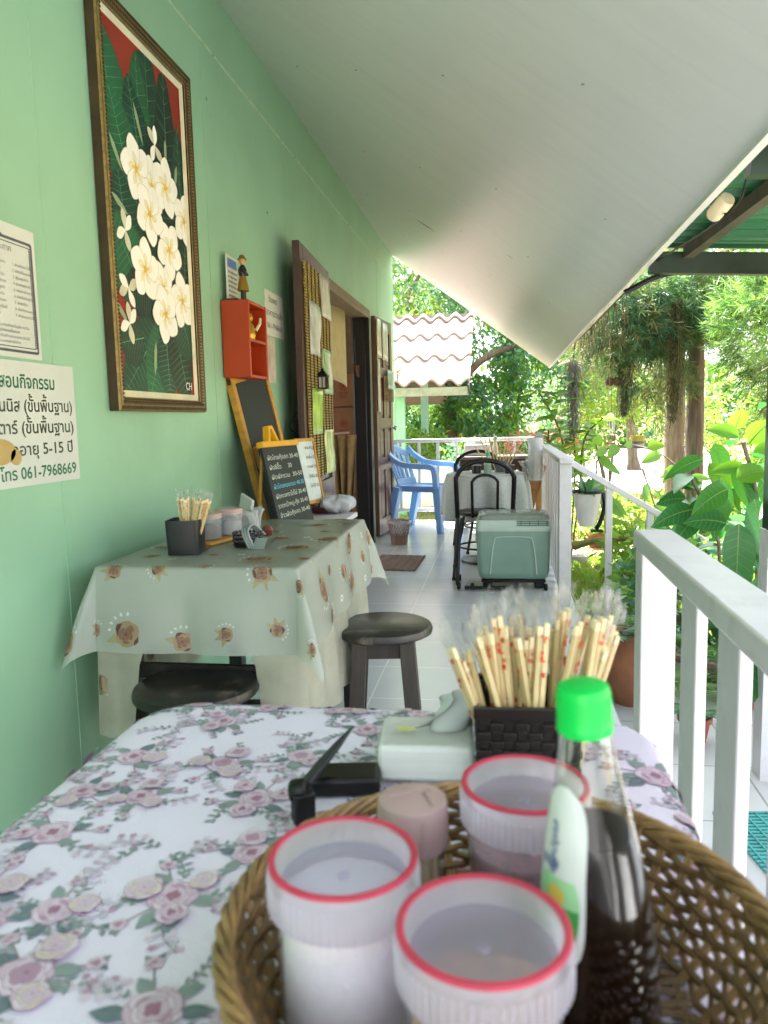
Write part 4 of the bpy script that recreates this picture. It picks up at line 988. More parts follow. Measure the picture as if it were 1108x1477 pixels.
CH_SETS = [chopstick_mesh(.205, 3), chopstick_mesh(.200, 4), chopstick_mesh(.208, 5)]
m_sleeve = M('printed_film_sleeve', '#dccf9f', .15, var=.08, glass=.82)
def orient(o, base, tip, tw):
    d = (Vector(tip) - Vector(base)).normalized(); q = d.to_track_quat('Z', 'Y'); o.rotation_euler = (q.to_matrix() @ Matrix.Rotation(tw, 3, 'Z')).to_euler(); o.location = base
protos = []
def bunch(spots, label, group, k=1.):
    for i, (b_, t_, tw) in enumerate(spots):
        if len(protos) < 3:
            ms, msl, mf = CH_SETS[len(protos)]; proto = thing('wrapped_chopsticks', label, 'chopsticks', (0, 0, 0), 0, group)
            obj('chopstick_pair', ms, m_stick, proto, smooth=0); obj('sleeve', msl, [m_sleeve, m_redp], proto); obj('film_end', mf, m_film, proto)
            o = proto; protos.append(proto)
        else: o = dup(protos[i % 3], (0, 0, 0), None, label, group)
        orient(o, b_, t_, tw); o.scale = (k, k, k)
# black pot with chopsticks on the cloth
def square_pot(name, label, c, w, h, mat, taper=.88, rz=0, weave=False, t=.004):
    th_ = thing(name, label, 'pot', c, rz)
    o = MB(); a, b = w / 2 * taper, w / 2
    sec = [(a, 0), (b, h), (b - t, h), (a - t, t)]
    rings = []
    def rr(x, z, n=5, rad=.012):
        pts = []
        for qx, qy, a0 in ((1, 1, 0), (-1, 1, 90), (-1, -1, 180), (1, -1, 270)):
            for i in range(n):
                an = math.radians(a0 + 90 * i / (n - 1)); pts.append(((x - rad) * qx + rad * math.cos(an), (x - rad) * qy + rad * math.sin(an), z))
        return pts
    R_ = [rr(x, z) for x, z in sec]; m = len(R_[0]); o.add([p for r_ in R_ for p in r_], [(i * m + k, i * m + (k + 1) % m, (i + 1) * m + (k + 1) % m, (i + 1) * m + k) for i in range(3) for k in range(m)] + [tuple(range(m))[::-1], tuple(3 * m + k for k in range(m))])
    obj('body', o, mat, th_)
    if weave:
        o = MB(); rows = 9
        for j in range(rows):
            z = h * (j + .5) / rows; x = a + (b - a) * z / h
            for s in range(4):
                R = rot('Z', 90 * s)
                for q in range(8):
                    yy = -x + 2 * x * (q + .5) / 8
                    if (q + j) % 2 == 0: o.box(R @ Vector((x + .0012, yy, z)), (.0032, 2 * x / 8 * 1.04, h / rows * .8), R=R)
                    else: o.box(R @ Vector((x + .0002, yy, z)), (.0016, 2 * x / 8 * .8, h / rows * .95), R=R)
        o.sweep([(b * q[0], b * q[1], h) for q in ((1, -1), (1, 1), (-1, 1), (-1, -1))], .008, .012, closed=True)
        obj('weave', o, mat, th_, bevel=.0008)
    return th_
square_pot('black_pot', 'plain black square pot of wrapped chopsticks on the far flowered table', tuple(P(270, 797, Z=.746)), .098, .100, M('black_plastic', '#17181a', .4, var=.15), .93, .12)
c = P(270, 797, Z=.746); R3 = random.Random(12); sp = []
for px, py in ((258, 728), (268, 712), (272, 705), (280, 703), (285, 709), (291, 702), (297, 706), (303, 704), (308, 708), (262, 712), (288, 716), (300, 714)):
    t_ = P(px, py, Y=c.y + R3.uniform(-.02, .05)); b_ = Vector((c.x + (t_.x - c.x) * .22 + R3.uniform(-.006, .006), c.y + (t_.y - c.y) * .2, c.z + .006)); sp.append((b_, t_, R3.uniform(-.7, .7)))
bunch(sp, 'wrapped chopsticks standing in the plain black pot on the far table', 'wrapped chopsticks in the plain black pot', .82)
# two clear jars on a small wooden tray, napkins, beaded basket
ty = MB(); q = P(322, 783, Z=.746); R = rot('Z', -18)
ty.box((0, .0, .005), (.085, .23, .010)); o = obj('wooden_tray', ty, m_yw, bevel=.002); o.location = (-.905, 2.36, .746); o.rotation_euler = (0, 0, -.25); tag(o, 'small yellow wooden tray under the clear jars on the far table', 'tray')
def clear_jar(name, label, loc, r, h, fill, fillh, lidmat, mat):
    t_ = thing(name, label, 'jar', loc)
    o = MB(); o.lathe([(0, 0), (r * .95, 0), (r, .004), (r, h), (r - .0015, h), (r - .0015, .004), (0, .003)], 28); obj('body', o, mat, t_)
    o = MB(); o.lathe([(0, .0035), (r - .003, .0035), (r - .003, fillh * .95), (r * .5, fillh), (0, fillh * 1.02)], 28); obj('filling', o, fill, t_)
    o = MB(); o.lathe([(r + .003, h - .012), (r + .003, h + .004), (r - .004, h + .006), (0, h + .006)], 28); obj('lid', o, lidmat, t_)
    return t_
m_clear = M('clear_plastic', '#c9ccce', .15, var=.05, glass=.75); m_chili = M('chilli_flakes', '#6e4038', .9, var=.5, scale=90, bump=.6, bscale=200); m_lid1 = M('pinkish_clear_lid', '#c7a9a4', .25, clear=.35)
clear_jar('spice_jar', 'clear jar of brown powder on the small wooden tray', (-.93, 2.315, .757), .043, .078, M('brown_spice', '#7c5f54', .9, var=.3, scale=90), .045, m_lid1, m_clear)
clear_jar('sugar_jar', 'clear jar of white sugar behind the brown powder jar', (-.895, 2.415, .757), .043, .082, M('sugar_white', '#cfd0d2', .8, var=.05), .05, m_lid1, m_clear)
def crumple(name, label, loc, w, h, mat, rz=0, seed=1, cat='napkins'):
    r_ = random.Random(seed); mb = MB()
    for k in range(5):
        x0 = (k - 2) * w * .16
        mb.grid(lambda u, v: Vector((x0 + .01 * math.sin(u * 6 + k) + (v * .02 * (k - 2)), (u - .5) * w + .01 * math.sin(v * 5 + k), v * h * (1 - .2 * abs(u - .5) + .05 * k % 2))), 8, 6)
    o = obj(name, mb, mat); o.location = loc; o.rotation_euler = (0, 0, rz); o.modifiers.new('t', 'SOLIDIFY').thickness = .0008
    return tag(o, label, cat)
m_tissue = M('white_tissue', '#d3d6d4', .9, var=.04, lucent=.3)
crumple('paper_napkins', 'white folded paper napkins standing behind the beaded basket', P(356, 768, Z=.746), .075, .072, m_tissue, .9, 2)
nb = MB(); nb.box((0, 0, .06), (.012, .1, .12)); o = obj('napkin_pack', nb, m_tissue, bevel=.004); o.location = (-.915, 2.60, .747); o.rotation_euler = (.2, .12, .75); tag(o, 'white pack of napkins propped upright behind the clear jars', 'napkins')
bb = thing('beaded_basket', 'small dark beaded basket holding grey clips on the far table', 'basket', tuple(P(358, 787, Z=.746)))
o = MB(); o.lathe([(0, 0), (.042, 0), (.046, .008), (.04, .012), (0, .012)], 24); obj('base', o, m_black, bb)
o = MB()
for j in range(3):
    for k in range(18):
        a = 2 * PI * (k + j * .5) / 18; o.lathe([(0, -.006), (.005, -.003), (.006, 0), (.005, .003), (0, .006)], 6, (.042 * math.cos(a), .042 * math.sin(a), .018 + j * .011))
obj('beads', o, M('dark_beads', '#2a2a30', .2), bb)
o = MB()
for k in range(3): o.tube(bez([(.02 + k * .008, -.05, .0), (.0 + k * .008, -.045, .05), (.005 + k * .008, .0, .065), (.03 + k * .008, .03, .03)]), .004, 6)
o.box((.052, -.045, .012), (.035, .05, .006), R=rot('X', 35)); obj('clips', o, M('grey_plastic', '#7f8a86', .4), bb)
o = MB(); o.lathe([(0, 0), (.016, .004), (.02, .02), (.012, .034), (0, .036)], 14, (.045, .055, .02)); obj('red_bead', o, M('red_bead', '#5a2c20', .3), bb)

# ================================================================== round dark stools
m_stool = M('worn_black_wood', '#2a2826', .32, var=.35, scale=10, stretch=(1, 3, 1), bump=.1, dirt=.9, dirtcol='#8a8378', dscale=9)
m_stool_leg = M('brown_black_wood', '#37302a', .5, var=.35, scale=9, stretch=(5, 5, .7), bump=.1)
def stool(loc, label, rz, topm):
    t_ = thing('round_stool', label, 'stool', loc, rz, None)
    o = MB(); o.lathe([(0, .413), (.15, .413), (.162, .42), (.164, .43), (.16, .442), (.15, .448), (0, .45)], 48); obj('seat', o, topm, t_)
    for k in range(4):
        a = PI / 4 + k * PI / 2; o = MB(); o.sweep([(.148 * math.cos(a), .148 * math.sin(a), 0), (.107 * math.cos(a), .107 * math.sin(a), .413)], .05, .05, up=(math.cos(a + PI / 4), math.sin(a + PI / 4), 0)); obj('leg', o, m_stool_leg, t_, bevel=.003)
    for k in range(4):
        a = PI / 4 + k * PI / 2; b_ = a + PI / 2
        o = MB(); o.sweep([(.105 * math.cos(a), .105 * math.sin(a), .375), (.105 * math.cos(b_), .105 * math.sin(b_), .375)], .018, .05); obj('apron', o, m_stool_leg, t_)
        o = MB(); o.sweep([(.14 * math.cos(a), .14 * math.sin(a), .075), (.14 * math.cos(b_), .14 * math.sin(b_), .075)], .018, .03); obj('stretcher', o, m_stool_leg, t_)
    return t_
stool((-.396, 2.475, 0), 'dark round wooden stool standing on the tiles at the right of the vinyl-covered table', .12, m_stool)
stool((-.80, 1.855, 0), 'black round stool in the gap between the two tables', .4, M('scuffed_black_wood', '#191817', .35, var=.3, scale=10, dirt=.9, dirtcol='#7a6a60', dscale=12))

# ================================================================== near table with rose cloth
NX0, NX1, NY0, NY1, NZ = -.462, .160, -.12, .955, .742
nt_ = thing('dining_table', 'near table covered by the white rose-patterned cloth', 'table', ((NX0 + NX1) / 2, (NY0 + NY1) / 2, 0))
o = MB(); o.box2((NX0 + .01, NY0 + .01, NZ - .03), (NX1 - .01, NY1 - .01, NZ - .006)); obj('tabletop', o, m_wood2, nt_, world=True)
for x in (NX0 + .05, NX1 - .05):
    for y in (NY0 + .06, NY1 - .06): o = MB(); o.box2((x - .022, y - .022, 0), (x + .022, y + .022, NZ - .03)); obj('leg', o, m_wood2, nt_, world=True)
cs = [M('rose_cloth_white', '#d8d1e4', .75, var=.03, scale=3, bump=.12, bscale=420), M('rose_pink', '#ac8aa2', .8, var=.12), M('rose_pale', '#c2aec0', .8, var=.1), M('rose_cream', '#c6bbb2', .8, var=.1), M('rose_deep', '#986c82', .8, var=.12),
      M('rose_leaf', '#80908f', .8, var=.15), M('rose_leaf_dark', '#62747c', .8, var=.15), M('rose_sprig', '#b9b2c2', .8, var=.1), M('rose_stem', '#8d8488', .8), M('rose_blush', '#cdbfce', .8, var=.08)]
rc = MB(); hx, hy = (NX1 - NX0) / 2, (NY1 - NY0) / 2; DR = .24
def round_map(fn0, hx, hy, cr):
    """rounds the table's corners: cloth points beyond the corner arc follow it"""
    return fn0
def near_map(a, b, ox=(NX0 + NX1) / 2, oy=(NY0 + NY1) / 2, r=.016, cr=.07, k0=.12):
    # distance outside a rounded rectangle
    qx, qy = abs(a) - (hx - cr), abs(b) - (hy - cr); sx = 1 if a > 0 else -1; sy = 1 if b > 0 else -1
    if qx > 0 and qy > 0: d = math.hypot(qx, qy) - cr; nx_, ny_ = qx / (d + cr), qy / (d + cr)
    elif qx > qy: d = qx - cr; nx_, ny_ = 1, 0
    else: d = qy - cr; nx_, ny_ = 0, 1
    if d <= 0:
        return Vector((ox + a, oy + b, NZ + .0035 + .0012 * noise.noise(Vector((a * 9, b * 9, 2))) - .012 * max(0, 1 + d / .03) ** 2 * .25))
    if d < r * PI / 2: out, dn = r * math.sin(d / r), r * (1 - math.cos(d / r))
    else:
        e = d - r * PI / 2; k = k0 + (.28 if nx_ * ny_ > .05 else 0) * math.sin(2 * math.atan2(ny_, nx_)) ** 2
        out, dn = r + e * k, r + e * math.sqrt(1 - k * k)
        w = math.sin((a if ny_ > nx_ else b) * 19 + sx + sy * 2) * .008 * min(1, e / .1); out += w + .006 * min(1, e / .1)
    base = Vector((abs(a) - nx_ * d, abs(b) - ny_ * d, 0))
    return Vector((ox + sx * (base.x + nx_ * out), oy + sy * (base.y + ny_ * out), NZ + .0005 - dn))
def dense_axis(h, drop):
    xs = list(np.linspace(-h + .08, h - .08, 24)); ed = list(np.linspace(h - .075, h + .03, 14)) + list(np.linspace(h + .04, h + drop, 12)); return [-e for e in ed[::-1]] + xs + ed
cloth_mesh(rc, near_map, dense_axis(hx, DR), dense_axis(hy, DR))
pr = Print(rc, near_map, .0008); pr.lim = (hx + DR - .006, hy + DR - .006); pr.edge = 1; R4 = random.Random(21)
def sprig(c, an, L, mi=7):
    pts = [(c[0] + L * t * math.cos(an + .5 * t), c[1] + L * t * math.sin(an + .5 * t)) for t in (0, .3, .6, 1)]
    pr.stroke(pts, .0012, 8, 0)
    for k in range(9):
        t = k / 9; p = (c[0] + L * t * math.cos(an + .5 * t), c[1] + L * t * math.sin(an + .5 * t)); a_ = an + (1 if k % 2 else -.8) + R4.uniform(-.3, .3); pr.leaf(p, a_, L * .22, L * .10, 5 if mi == 5 or k < 4 else 7, 1)
        if k > 2 and mi != 5: q = (p[0] + L * .22 * math.cos(a_), p[1] + L * .22 * math.sin(a_)); pr.shape([(q[0] + L * .07 * (1 + .35 * math.cos(5 * w)) * math.cos(w), q[1] + L * .07 * (1 + .35 * math.cos(5 * w)) * math.sin(w)) for w in [2 * PI * i / 15 for i in range(15)]], R4.choice((2, 9, 7, 1)), 2)
def cluster(c, s):
    an = R4.uniform(0, 6.28)
    pk = [(2, 9, 2), (1, 2, 9), (2, 1), (1, 4), (4, 1)]; cr_ = [(3, 9, 2), (9, 3), (2, 3), (9, 2), (1,)]; pa = [(9, 2, 9), (2, 9), (1, 2), (2, 1), (4,)]
    for k in range(4): sprig((c[0] + s * .5 * math.cos(an + k * 1.6), c[1] + s * .5 * math.sin(an + k * 1.6)), an + k * 1.6 + R4.uniform(-.4, .4), s * R4.uniform(.7, 1.1), R4.choice((7, 7, 5)))
    for k in range(R4.randint(5, 7)):
        a = an + k * 1.05 + R4.uniform(-.3, .3); pr.leaf((c[0] + s * .32 * math.cos(a), c[1] + s * .32 * math.sin(a)), a + R4.uniform(-.4, .4), s * R4.uniform(.42, .6), s * R4.uniform(.24, .32), R4.choice((5, 5, 6)), 2 + k % 3, 8)
    pr.rose(c, s * .40, R4.choice((pk, pa, pk)), 6, an)
    for k in range(R4.randint(1, 3)):
        a = an + .8 + k * 2.1; pr.rose((c[0] + s * .55 * math.cos(a), c[1] + s * .55 * math.sin(a)), s * R4.uniform(.22, .31), R4.choice((cr_, pa, pk)), 18 + k * 10, a, 6)
    for k in range(3):
        a = an + 2 + k * 2.0; q = (c[0] + s * .95 * math.cos(a), c[1] + s * .95 * math.sin(a)); pr.stroke([c, q], .0016, 8, 1); pr.rose(q, s * .14, R4.choice((pk, pa)), 4, a, 5)
        pr.leaf(q, a + .6, s * .25, s * .13, 5, 3); pr.leaf(q, a - .7, s * .25, s * .13, 6, 3)
st_ = .088
for j in range(int((2 * (hy + DR)) / st_) + 1):
    for i in range(int((2 * (hx + DR)) / st_) + 1):
        c = (-hx - DR + i * st_ + (j % 2) * st_ / 2 + R4.uniform(-.022, .022), -hy - DR + j * st_ + R4.uniform(-.02, .02))
        if c[1] < -.42: continue
        if R4.random() < .80: cluster(c, R4.uniform(.034, .052))
        else:
            for k in range(3): sprig((c[0] + R4.uniform(-.03, .03), c[1] + R4.uniform(-.03, .03)), R4.uniform(0, 6), R4.uniform(.03, .05), R4.choice((7, 7, 2)))
tag(obj('tablecloth', rc, cs), 'white tablecloth printed with pink roses and grey leaves on the near table', 'tablecloth')
TS = NZ + .005    # top of the cloth

# ---- wicker basket ------------------------------------------------------------------
BC = Vector((-.006, .452, TS)); m_wick = M('brown_wicker', '#876a42', .5, var=.45, scale=45, bump=.2, bscale=160); m_wick2 = M('dark_wicker', '#664e30', .5, var=.45, scale=45, bump=.2)
wb = thing('wicker_basket', 'round brown wicker basket holding the condiment jars on the near table', 'basket', tuple(BC))
o = MB(); nst = 44
def wr(z): return .123 + .041 * (z / .062) ** .75 if z > 0 else .123
for k in range(nst):
    a = 2 * PI * k / nst
    for da in (-.012, .012): o.tube([((wr(z) + .001) * math.cos(a + da), (wr(z) + .001) * math.sin(a + da), z + .003) for z in (0, .015, .03, .045, .062)], .0019, 5)
obj('stakes', o, m_wick, wb)
o = MB(); rows = 11
for j in range(rows):
    z = .004 + j * .0054
    for s in (0,):
        pts = []
        for q in range(nst * 4):
            a = 2 * PI * q / (nst * 4); r = wr(z) + .0026 * math.cos(q * PI / 4 + PI * (j % 2)); pts.append((r * math.cos(a), r * math.sin(a), z + .0009 * math.sin(q * 1.7 + j)))
        o.tube(pts, .0029, 5, closed=True)
obj('side_weave', o, [m_wick2], wb)
o = MB()
for j in range(5):      # braided border
    pts = []
    for q in range(200):
        a = 2 * PI * q / 200; ph = q * 2 * PI / 200 * 11 + j * 2 * PI / 5; r = wr(.062) + .003 + .0045 * math.cos(ph); pts.append((r * math.cos(a), r * math.sin(a), .063 + .0045 * math.sin(ph)))
    o.tube(pts, .0026, 6, closed=True)
obj('rim_braid', o, m_wick, wb)
o = MB()
for k in range(26):
    y = -.120 + k * .0096; hw = math.sqrt(max(0, .123 ** 2 - y * y))
    n = 14; o.tube([(-hw + 2 * hw * i / n, y, .003 + .0016 * math.cos(i * PI + k * PI)) for i in range(n + 1)], .0028, 5)
for k in range(14):
    x = -.116 + k * .0178; hw = math.sqrt(max(0, .122 ** 2 - x * x)); o.tube([(x, -hw, .003), (x, hw, .003)], .0024, 5)
obj('woven_base', o, m_wick2, wb)
BZ = TS + .0075
# ---- lidded jars ------------------------------------------------------------------
m_pp = M('milky_plastic', '#efecf4', .22, var=.03, lucent=.75, glass=.55); m_ppb = M('milky_clear_body', '#efecf4', .2, var=.03, lucent=.7, glass=.78); m_pplid = M('milky_lid_window', '#c8c6dc', .12, var=.03, lucent=.6, glass=.50, dirt=.3, dirtcol='#e8e8ee'); m_seal = M('pink_seal_ring', '#cc4c62', .4, var=.14, scale=30, lucent=.45)
m_sugar = M('white_sugar', '#f3efec', .85, var=.04, scale=200, bump=.3, bscale=300); m_nut = M('crushed_peanut', '#b89468', .85, var=.45, scale=110, bump=.8, bscale=180); m_chf = M('red_chilli_flakes', '#7a3a33', .8, var=.55, scale=120, bump=.8, bscale=200)
def lid_jar(label, loc, fill, fh, r=.0395, h=.098, rl=.0455, filln='filling'):
    t_ = thing('condiment_jar', label, 'jar', loc, random.uniform(0, 6), 'pink-ringed condiment jars in the wicker basket')
    o = MB(); o.lathe([(0, 0), (r * .92, 0), (r * .97, .004), (r, .02), (r, h - .012), (r - .0016, h - .012), (r - .0016, .005), (0, .004)], 48); obj('body', o, m_ppb, t_)
    o = MB(); o.lathe([(0, .0045), (r - .0022, .0045), (r - .0022, fh * .97), (r * .6, fh), (0, fh * 1.03)], 40); obj(filln, o, fill, t_)
    o = MB(); z0 = h - .026
    o.lathe([(r + .001, z0), (rl - .001, z0), (rl, z0 + .002), (rl, h - .004), (rl - .001, h), (rl - .004, h + .0015), (rl - .0055, h + .001), (rl - .0065, h - .002), (rl - .0072, h - .011), (rl - .008, h - .012)], 64)
    for k in range(60):   # grip ribs
        a = 2 * PI * k / 60; o.box((rl * math.cos(a), rl * math.sin(a), z0 + .010), (.0007, .0012, .018), R=rot('Z', math.degrees(a)))
    lid = obj('lid', o, m_pp, t_)
    o = MB(); o.lathe([(rl - .0080, h - .0118), (rl * .5, h - .0122), (0, h - .0122)], 48); o.lathe([(0, h - .0105), (.0035, h - .0105), (.004, h - .012)], 12); obj('window', o, m_pplid, lid)
    o = MB(); o.lathe([(rl - .0008, h + .0002), (rl - .0012, h + .0022), (rl - .003, h + .0028), (rl - .0048, h + .0022), (rl - .0052, h + .0002)], 64); obj('seal_ring', o, m_seal, lid)
    return t_
j1 = P(495, 1238, Z=TS + .118)
JH = .108
def at_top(px, py, h): q = P(px, py, Z=BZ + h); return (q.x, q.y, BZ)
lid_jar('pink-ringed clear jar full of white sugar, nearest the rose cloth', at_top(495, 1236, JH), m_sugar, .088, h=JH)
sp_ = MB()
lid_jar('pink-ringed clear jar of crushed peanuts at the front of the basket', at_top(697, 1338, JH), m_nut, .072, h=JH)
lid_jar('pink-ringed clear jar of red chilli flakes beside the dark sauce bottle', at_top(757, 1131, JH), m_chf, .066, h=JH)
q = at_top(495, 1236, JH)
sp_.lathe([(.0065, 0), (.009, .0015), (.0105, 0), (.009, -.0015), (.0065, 0)], 20, (q[0] - .024, q[1] - .002, BZ + .083), R=rot('X', 70) @ rot('Y', 20)); sp_.sweep([(q[0] - .022, q[1] + .004, BZ + .074), (q[0] - .01, q[1] + .01, BZ + .03)], .006, .002)
tag(obj('sugar_spoon', sp_, M('white_plastic', '#dadadc', .35)), 'white plastic spoon with a ring handle inside the sugar jar', 'spoon')
q = at_top(757, 1131, JH); sp_ = MB(); sp_.sweep([(q[0] - .004, q[1] - .02, BZ + .078), (q[0] + .022, q[1] - .01, BZ + .045)], .006, .002); sp_.leaf((q[0] + .018, q[1] - .012, BZ + .05), (1, .3, -.6), (0, 0, 1), .025, .016)
tag(obj('chilli_spoon', sp_, MATS['white_plastic']), 'white plastic spoon buried in the jar of chilli flakes', 'spoon')
# ---- toothpick holder ----------------------------------------------------------------
tp = thing('toothpick_holder', 'small round toothpick holder with a mauve slotted cap at the back of the basket', 'toothpick holder', at_top(595, 1150, .098), .4)
o = MB(); o.lathe([(0, 0), (.0215, 0), (.022, .002), (.022, .066), (.0205, .066), (.0205, .003), (0, .002)], 32); obj('cup', o, M('clear_cup', '#cfcabf', .12, glass=.9), tp)
o = MB(); o.lathe([(.0222, .001), (.0226, .002), (.0226, .02), (.0222, .021)], 32); lb = obj('label', o, M('dark_label', '#2b2a33', .5), tp)
o = MB()
for k in range(60):
    a = k * 2.4; r_ = .0185 * math.sqrt(k / 60); o.tube([(r_ * math.cos(a), r_ * math.sin(a), .003), (r_ * math.cos(a) * .98, r_ * math.sin(a) * .98, .0655)], .00125, 5)
obj('toothpicks', o, m_stick, tp)
o = MB(); o.lathe([(.0215, .064), (.0245, .064), (.0252, .066), (.0252, .094), (.0242, .0972), (.0225, .098), (0, .098)], 40)
o.box((0, .006, .0985), (.032, .0012, .0016)); o.box((.010, -.006, .0985), (.0012, .024, .0016)); o.box((0, -.0252, .08), (.0014, .0014, .026)); obj('cap', o, M('mauve_plastic', '#a88f8d', .4, var=.06), tp)
# ---- sauce bottle ---------------------------------------------------------------------
c1 = P(842, 1015, Z=.962); c0 = P(872, 1420, Z=.80)
bq = P(870, 1400, Z=.80); base = Vector((bq.x + .001, bq.y + .003, BZ)); axis = (Vector((c1.x, c1.y, .962)) - base)
sb = thing('sauce_bottle', 'glass bottle of dark sauce with a bright green cap in the wicker basket', 'bottle', tuple(base)); sb.rotation_euler = Vector((0, 0, 1)).rotation_difference(axis.normalized()).to_euler()
m_glass = M('bottle_glass', '#c8dca8', .06, var=.02, glass=1., gmax=.85, gpow=2.2); m_soy = M('dark_soy', '#150603', .35, var=.3, spec=.12)
Hb = axis.length + .014
bp_ = [(0, 0), (.030, 0), (.0325, .003), (.0335, .012), (.0335, .056), (.0315, .085), (.0272, .118), (.0212, .150), (.0158, .178), (.0142, .192), (.0132, .201)]
o = MB(); o.lathe(bp_ + [(.0120, .201), (.0130, .190)], 40); obj('glass', o, m_glass, sb)
o = MB(); o.lathe([(0, .003), (.0295, .003), (.0318, .006), (.0322, .056), (.0302, .085), (.0259, .118), (.0232, .133), (0, .133)], 40); obj('sauce', o, m_soy, sb)
o = MB(); o.lathe([(.0290, .0028), (.0322, .0058), (.0325, .020), (.0323, .021)], 40); obj('sauce_foot', o, M('red_brown_sauce', '#4a1408', .3, var=.3), sb)
o = MB(); o.lathe([(.0146, .193), (.0152, .193), (.0155, .195), (.0155, .198), (.0150, .1995), (.0146, .215), (.0139, .2185), (.011, .220), (0, .220)], 40)
for k in range(36): a = 2 * PI * k / 36; o.box((.0146 * math.cos(a), .0146 * math.sin(a), .207), (.0008, .0011, .014), R=rot('Z', math.degrees(a)))
cap_o = obj('cap', o, M('bright_green_cap', '#10d65a', .3, var=.04, lucent=.35), sb)
# label stuck on the shoulder, facing the camera's left
lab = MB(); 
def br(z):
    for (r0, z0), (r1, z1) in zip(bp_[:-1], bp_[1:]):
        if z0 <= z <= z1 and z1 > z0: return r0 + (r1 - r0) * (z - z0) / (z1 - z0)
    return bp_[-1][0]
LA = math.radians(221)
def lpt(u, z, lift): r_ = br(z) + .0008 + lift; return Vector((r_ * math.cos(LA + u / r_), r_ * math.sin(LA + u / r_), z))
def lab_shape(ws, z0, z1, mi, lift, n=16, m=8):
    vs = []; 
    for i in range(n + 1):
        t = i / n; z = z0 + (z1 - z0) * t; w = ws(t)
        for k in range(m + 1): vs.append(lpt((k / m - .5) * 2 * w, z, lift))
    lab.add(vs, [(i * (m + 1) + k, i * (m + 1) + k + 1, (i + 1) * (m + 1) + k + 1, (i + 1) * (m + 1) + k) for i in range(n) for k in range(m)], mi)
W0 = lambda t: .019 * math.sqrt(max(0, 1 - (abs(2 * t - .95) / 1.06) ** 5)) * (1 - .18 * t) if True else 0
lab_shape(W0, .070, .166, 0, 0)
lab_shape(lambda t: .0148 * math.sqrt(max(.0, 1 - (1 - t) ** 3)), .073, .101, 1, .0003)
lab_shape(lambda t: .0150 * (1 - .25 * t ** 2), .101, .116, 2, .0003)
lab_shape(lambda t: .006 * math.sqrt(max(0, 1 - (2 * t - 1) ** 2)), .101, .112, 3, .0006)
tv, tf = text_geo('ซอสปรุงรส', .0075, 'CENTER', .01); lab.add([lpt(-y - .001, .132 + x * .9, .0006) for x, y in tv], tf, 4)
tv, tf = text_geo('ซอส', .009, 'CENTER', .01); lab.add([lpt(x + .0 - .006, .120 + y, .0006) for x, y in tv], tf, 4)
obj('label', lab, [M('label_white', '#c2c8c6', .4), M('label_green', '#2f8f3a', .4, var=.2), M('label_pale_green', '#8fc48f', .4, var=.15), M('label_gold', '#c9b04a', .4), M('label_blue', '#3c4f88', .4)], sb, smooth=60)

# ---- tissue pack -------------------------------------------------------------------
ti = thing('tissue_pack', 'clear plastic pack of white tissues with one pulled up, beside the woven pot', 'tissue pack', (-.082, .79, TS), .06)
o = MB()
o.box((0, 0, .0215), (.099, .085, .038))
obj('tissues', o, M('packed_tissue', '#f2f3f2', .9, var=.05, scale=8, stretch=(1, 1, 14), lucent=.2), ti, bevel=.005)
o = MB(); 
def pk(u, v):
    x = (u - .5) * .108; y = (v - .5) * .094; z = .0455 + .005 * noise.noise(Vector((x * 45, y * 45, 1))) + .002 * noise.noise(Vector((x * 160, y * 160, 4))) - .006 * max(0, abs(2 * u - 1) - .8) * 5 * .2; return (x, y, z)
o.grid(pk, 16, 16)
o.box((0, 0, .0205), (.106, .092, .040)); obj('film_wrap', o, M('clear_pack_film', '#f6f8f6', .10, glass=.95, bump=.3, bscale=60), ti, bevel=.004)
o = MB(); o.lathe([(0, .0005), (.007, .0003), (.008, 0)], 20, (-.022, -.012, .0475), sx=1.3); o.leaf((-.03, -.015, .048), (1, .2, 0), (0, 0, 1), .02, .012); obj('printed_emblem', o, M('pack_print_yellow', '#c9c98a', .5, var=.3), ti)
o = MB(); r_ = random.Random(4)
def tf_(u, v):
    w = .055 * (1 - .35 * v); return (.012 + (u - .5) * w + .035 * v + .008 * math.sin(u * 9 + v * 3), -.005 + .010 * math.sin(u * 7) * (1 - v * .3) + .02 * v * (u - .5), .044 + v * .045 * (1 - .45 * abs(u - .35)) )
o.grid(tf_, 16, 10); o.grid(lambda u, v: (lambda p: (p[0] + .006 - .02 * v * v, p[1] + .012 + .01 * v, p[2] * (1 - .15 * v)))(tf_(u, v)), 16, 10)
x = obj('pulled_tissue', o, m_tissue, ti); x.modifiers.new('t', 'SOLIDIFY').thickness = .0007
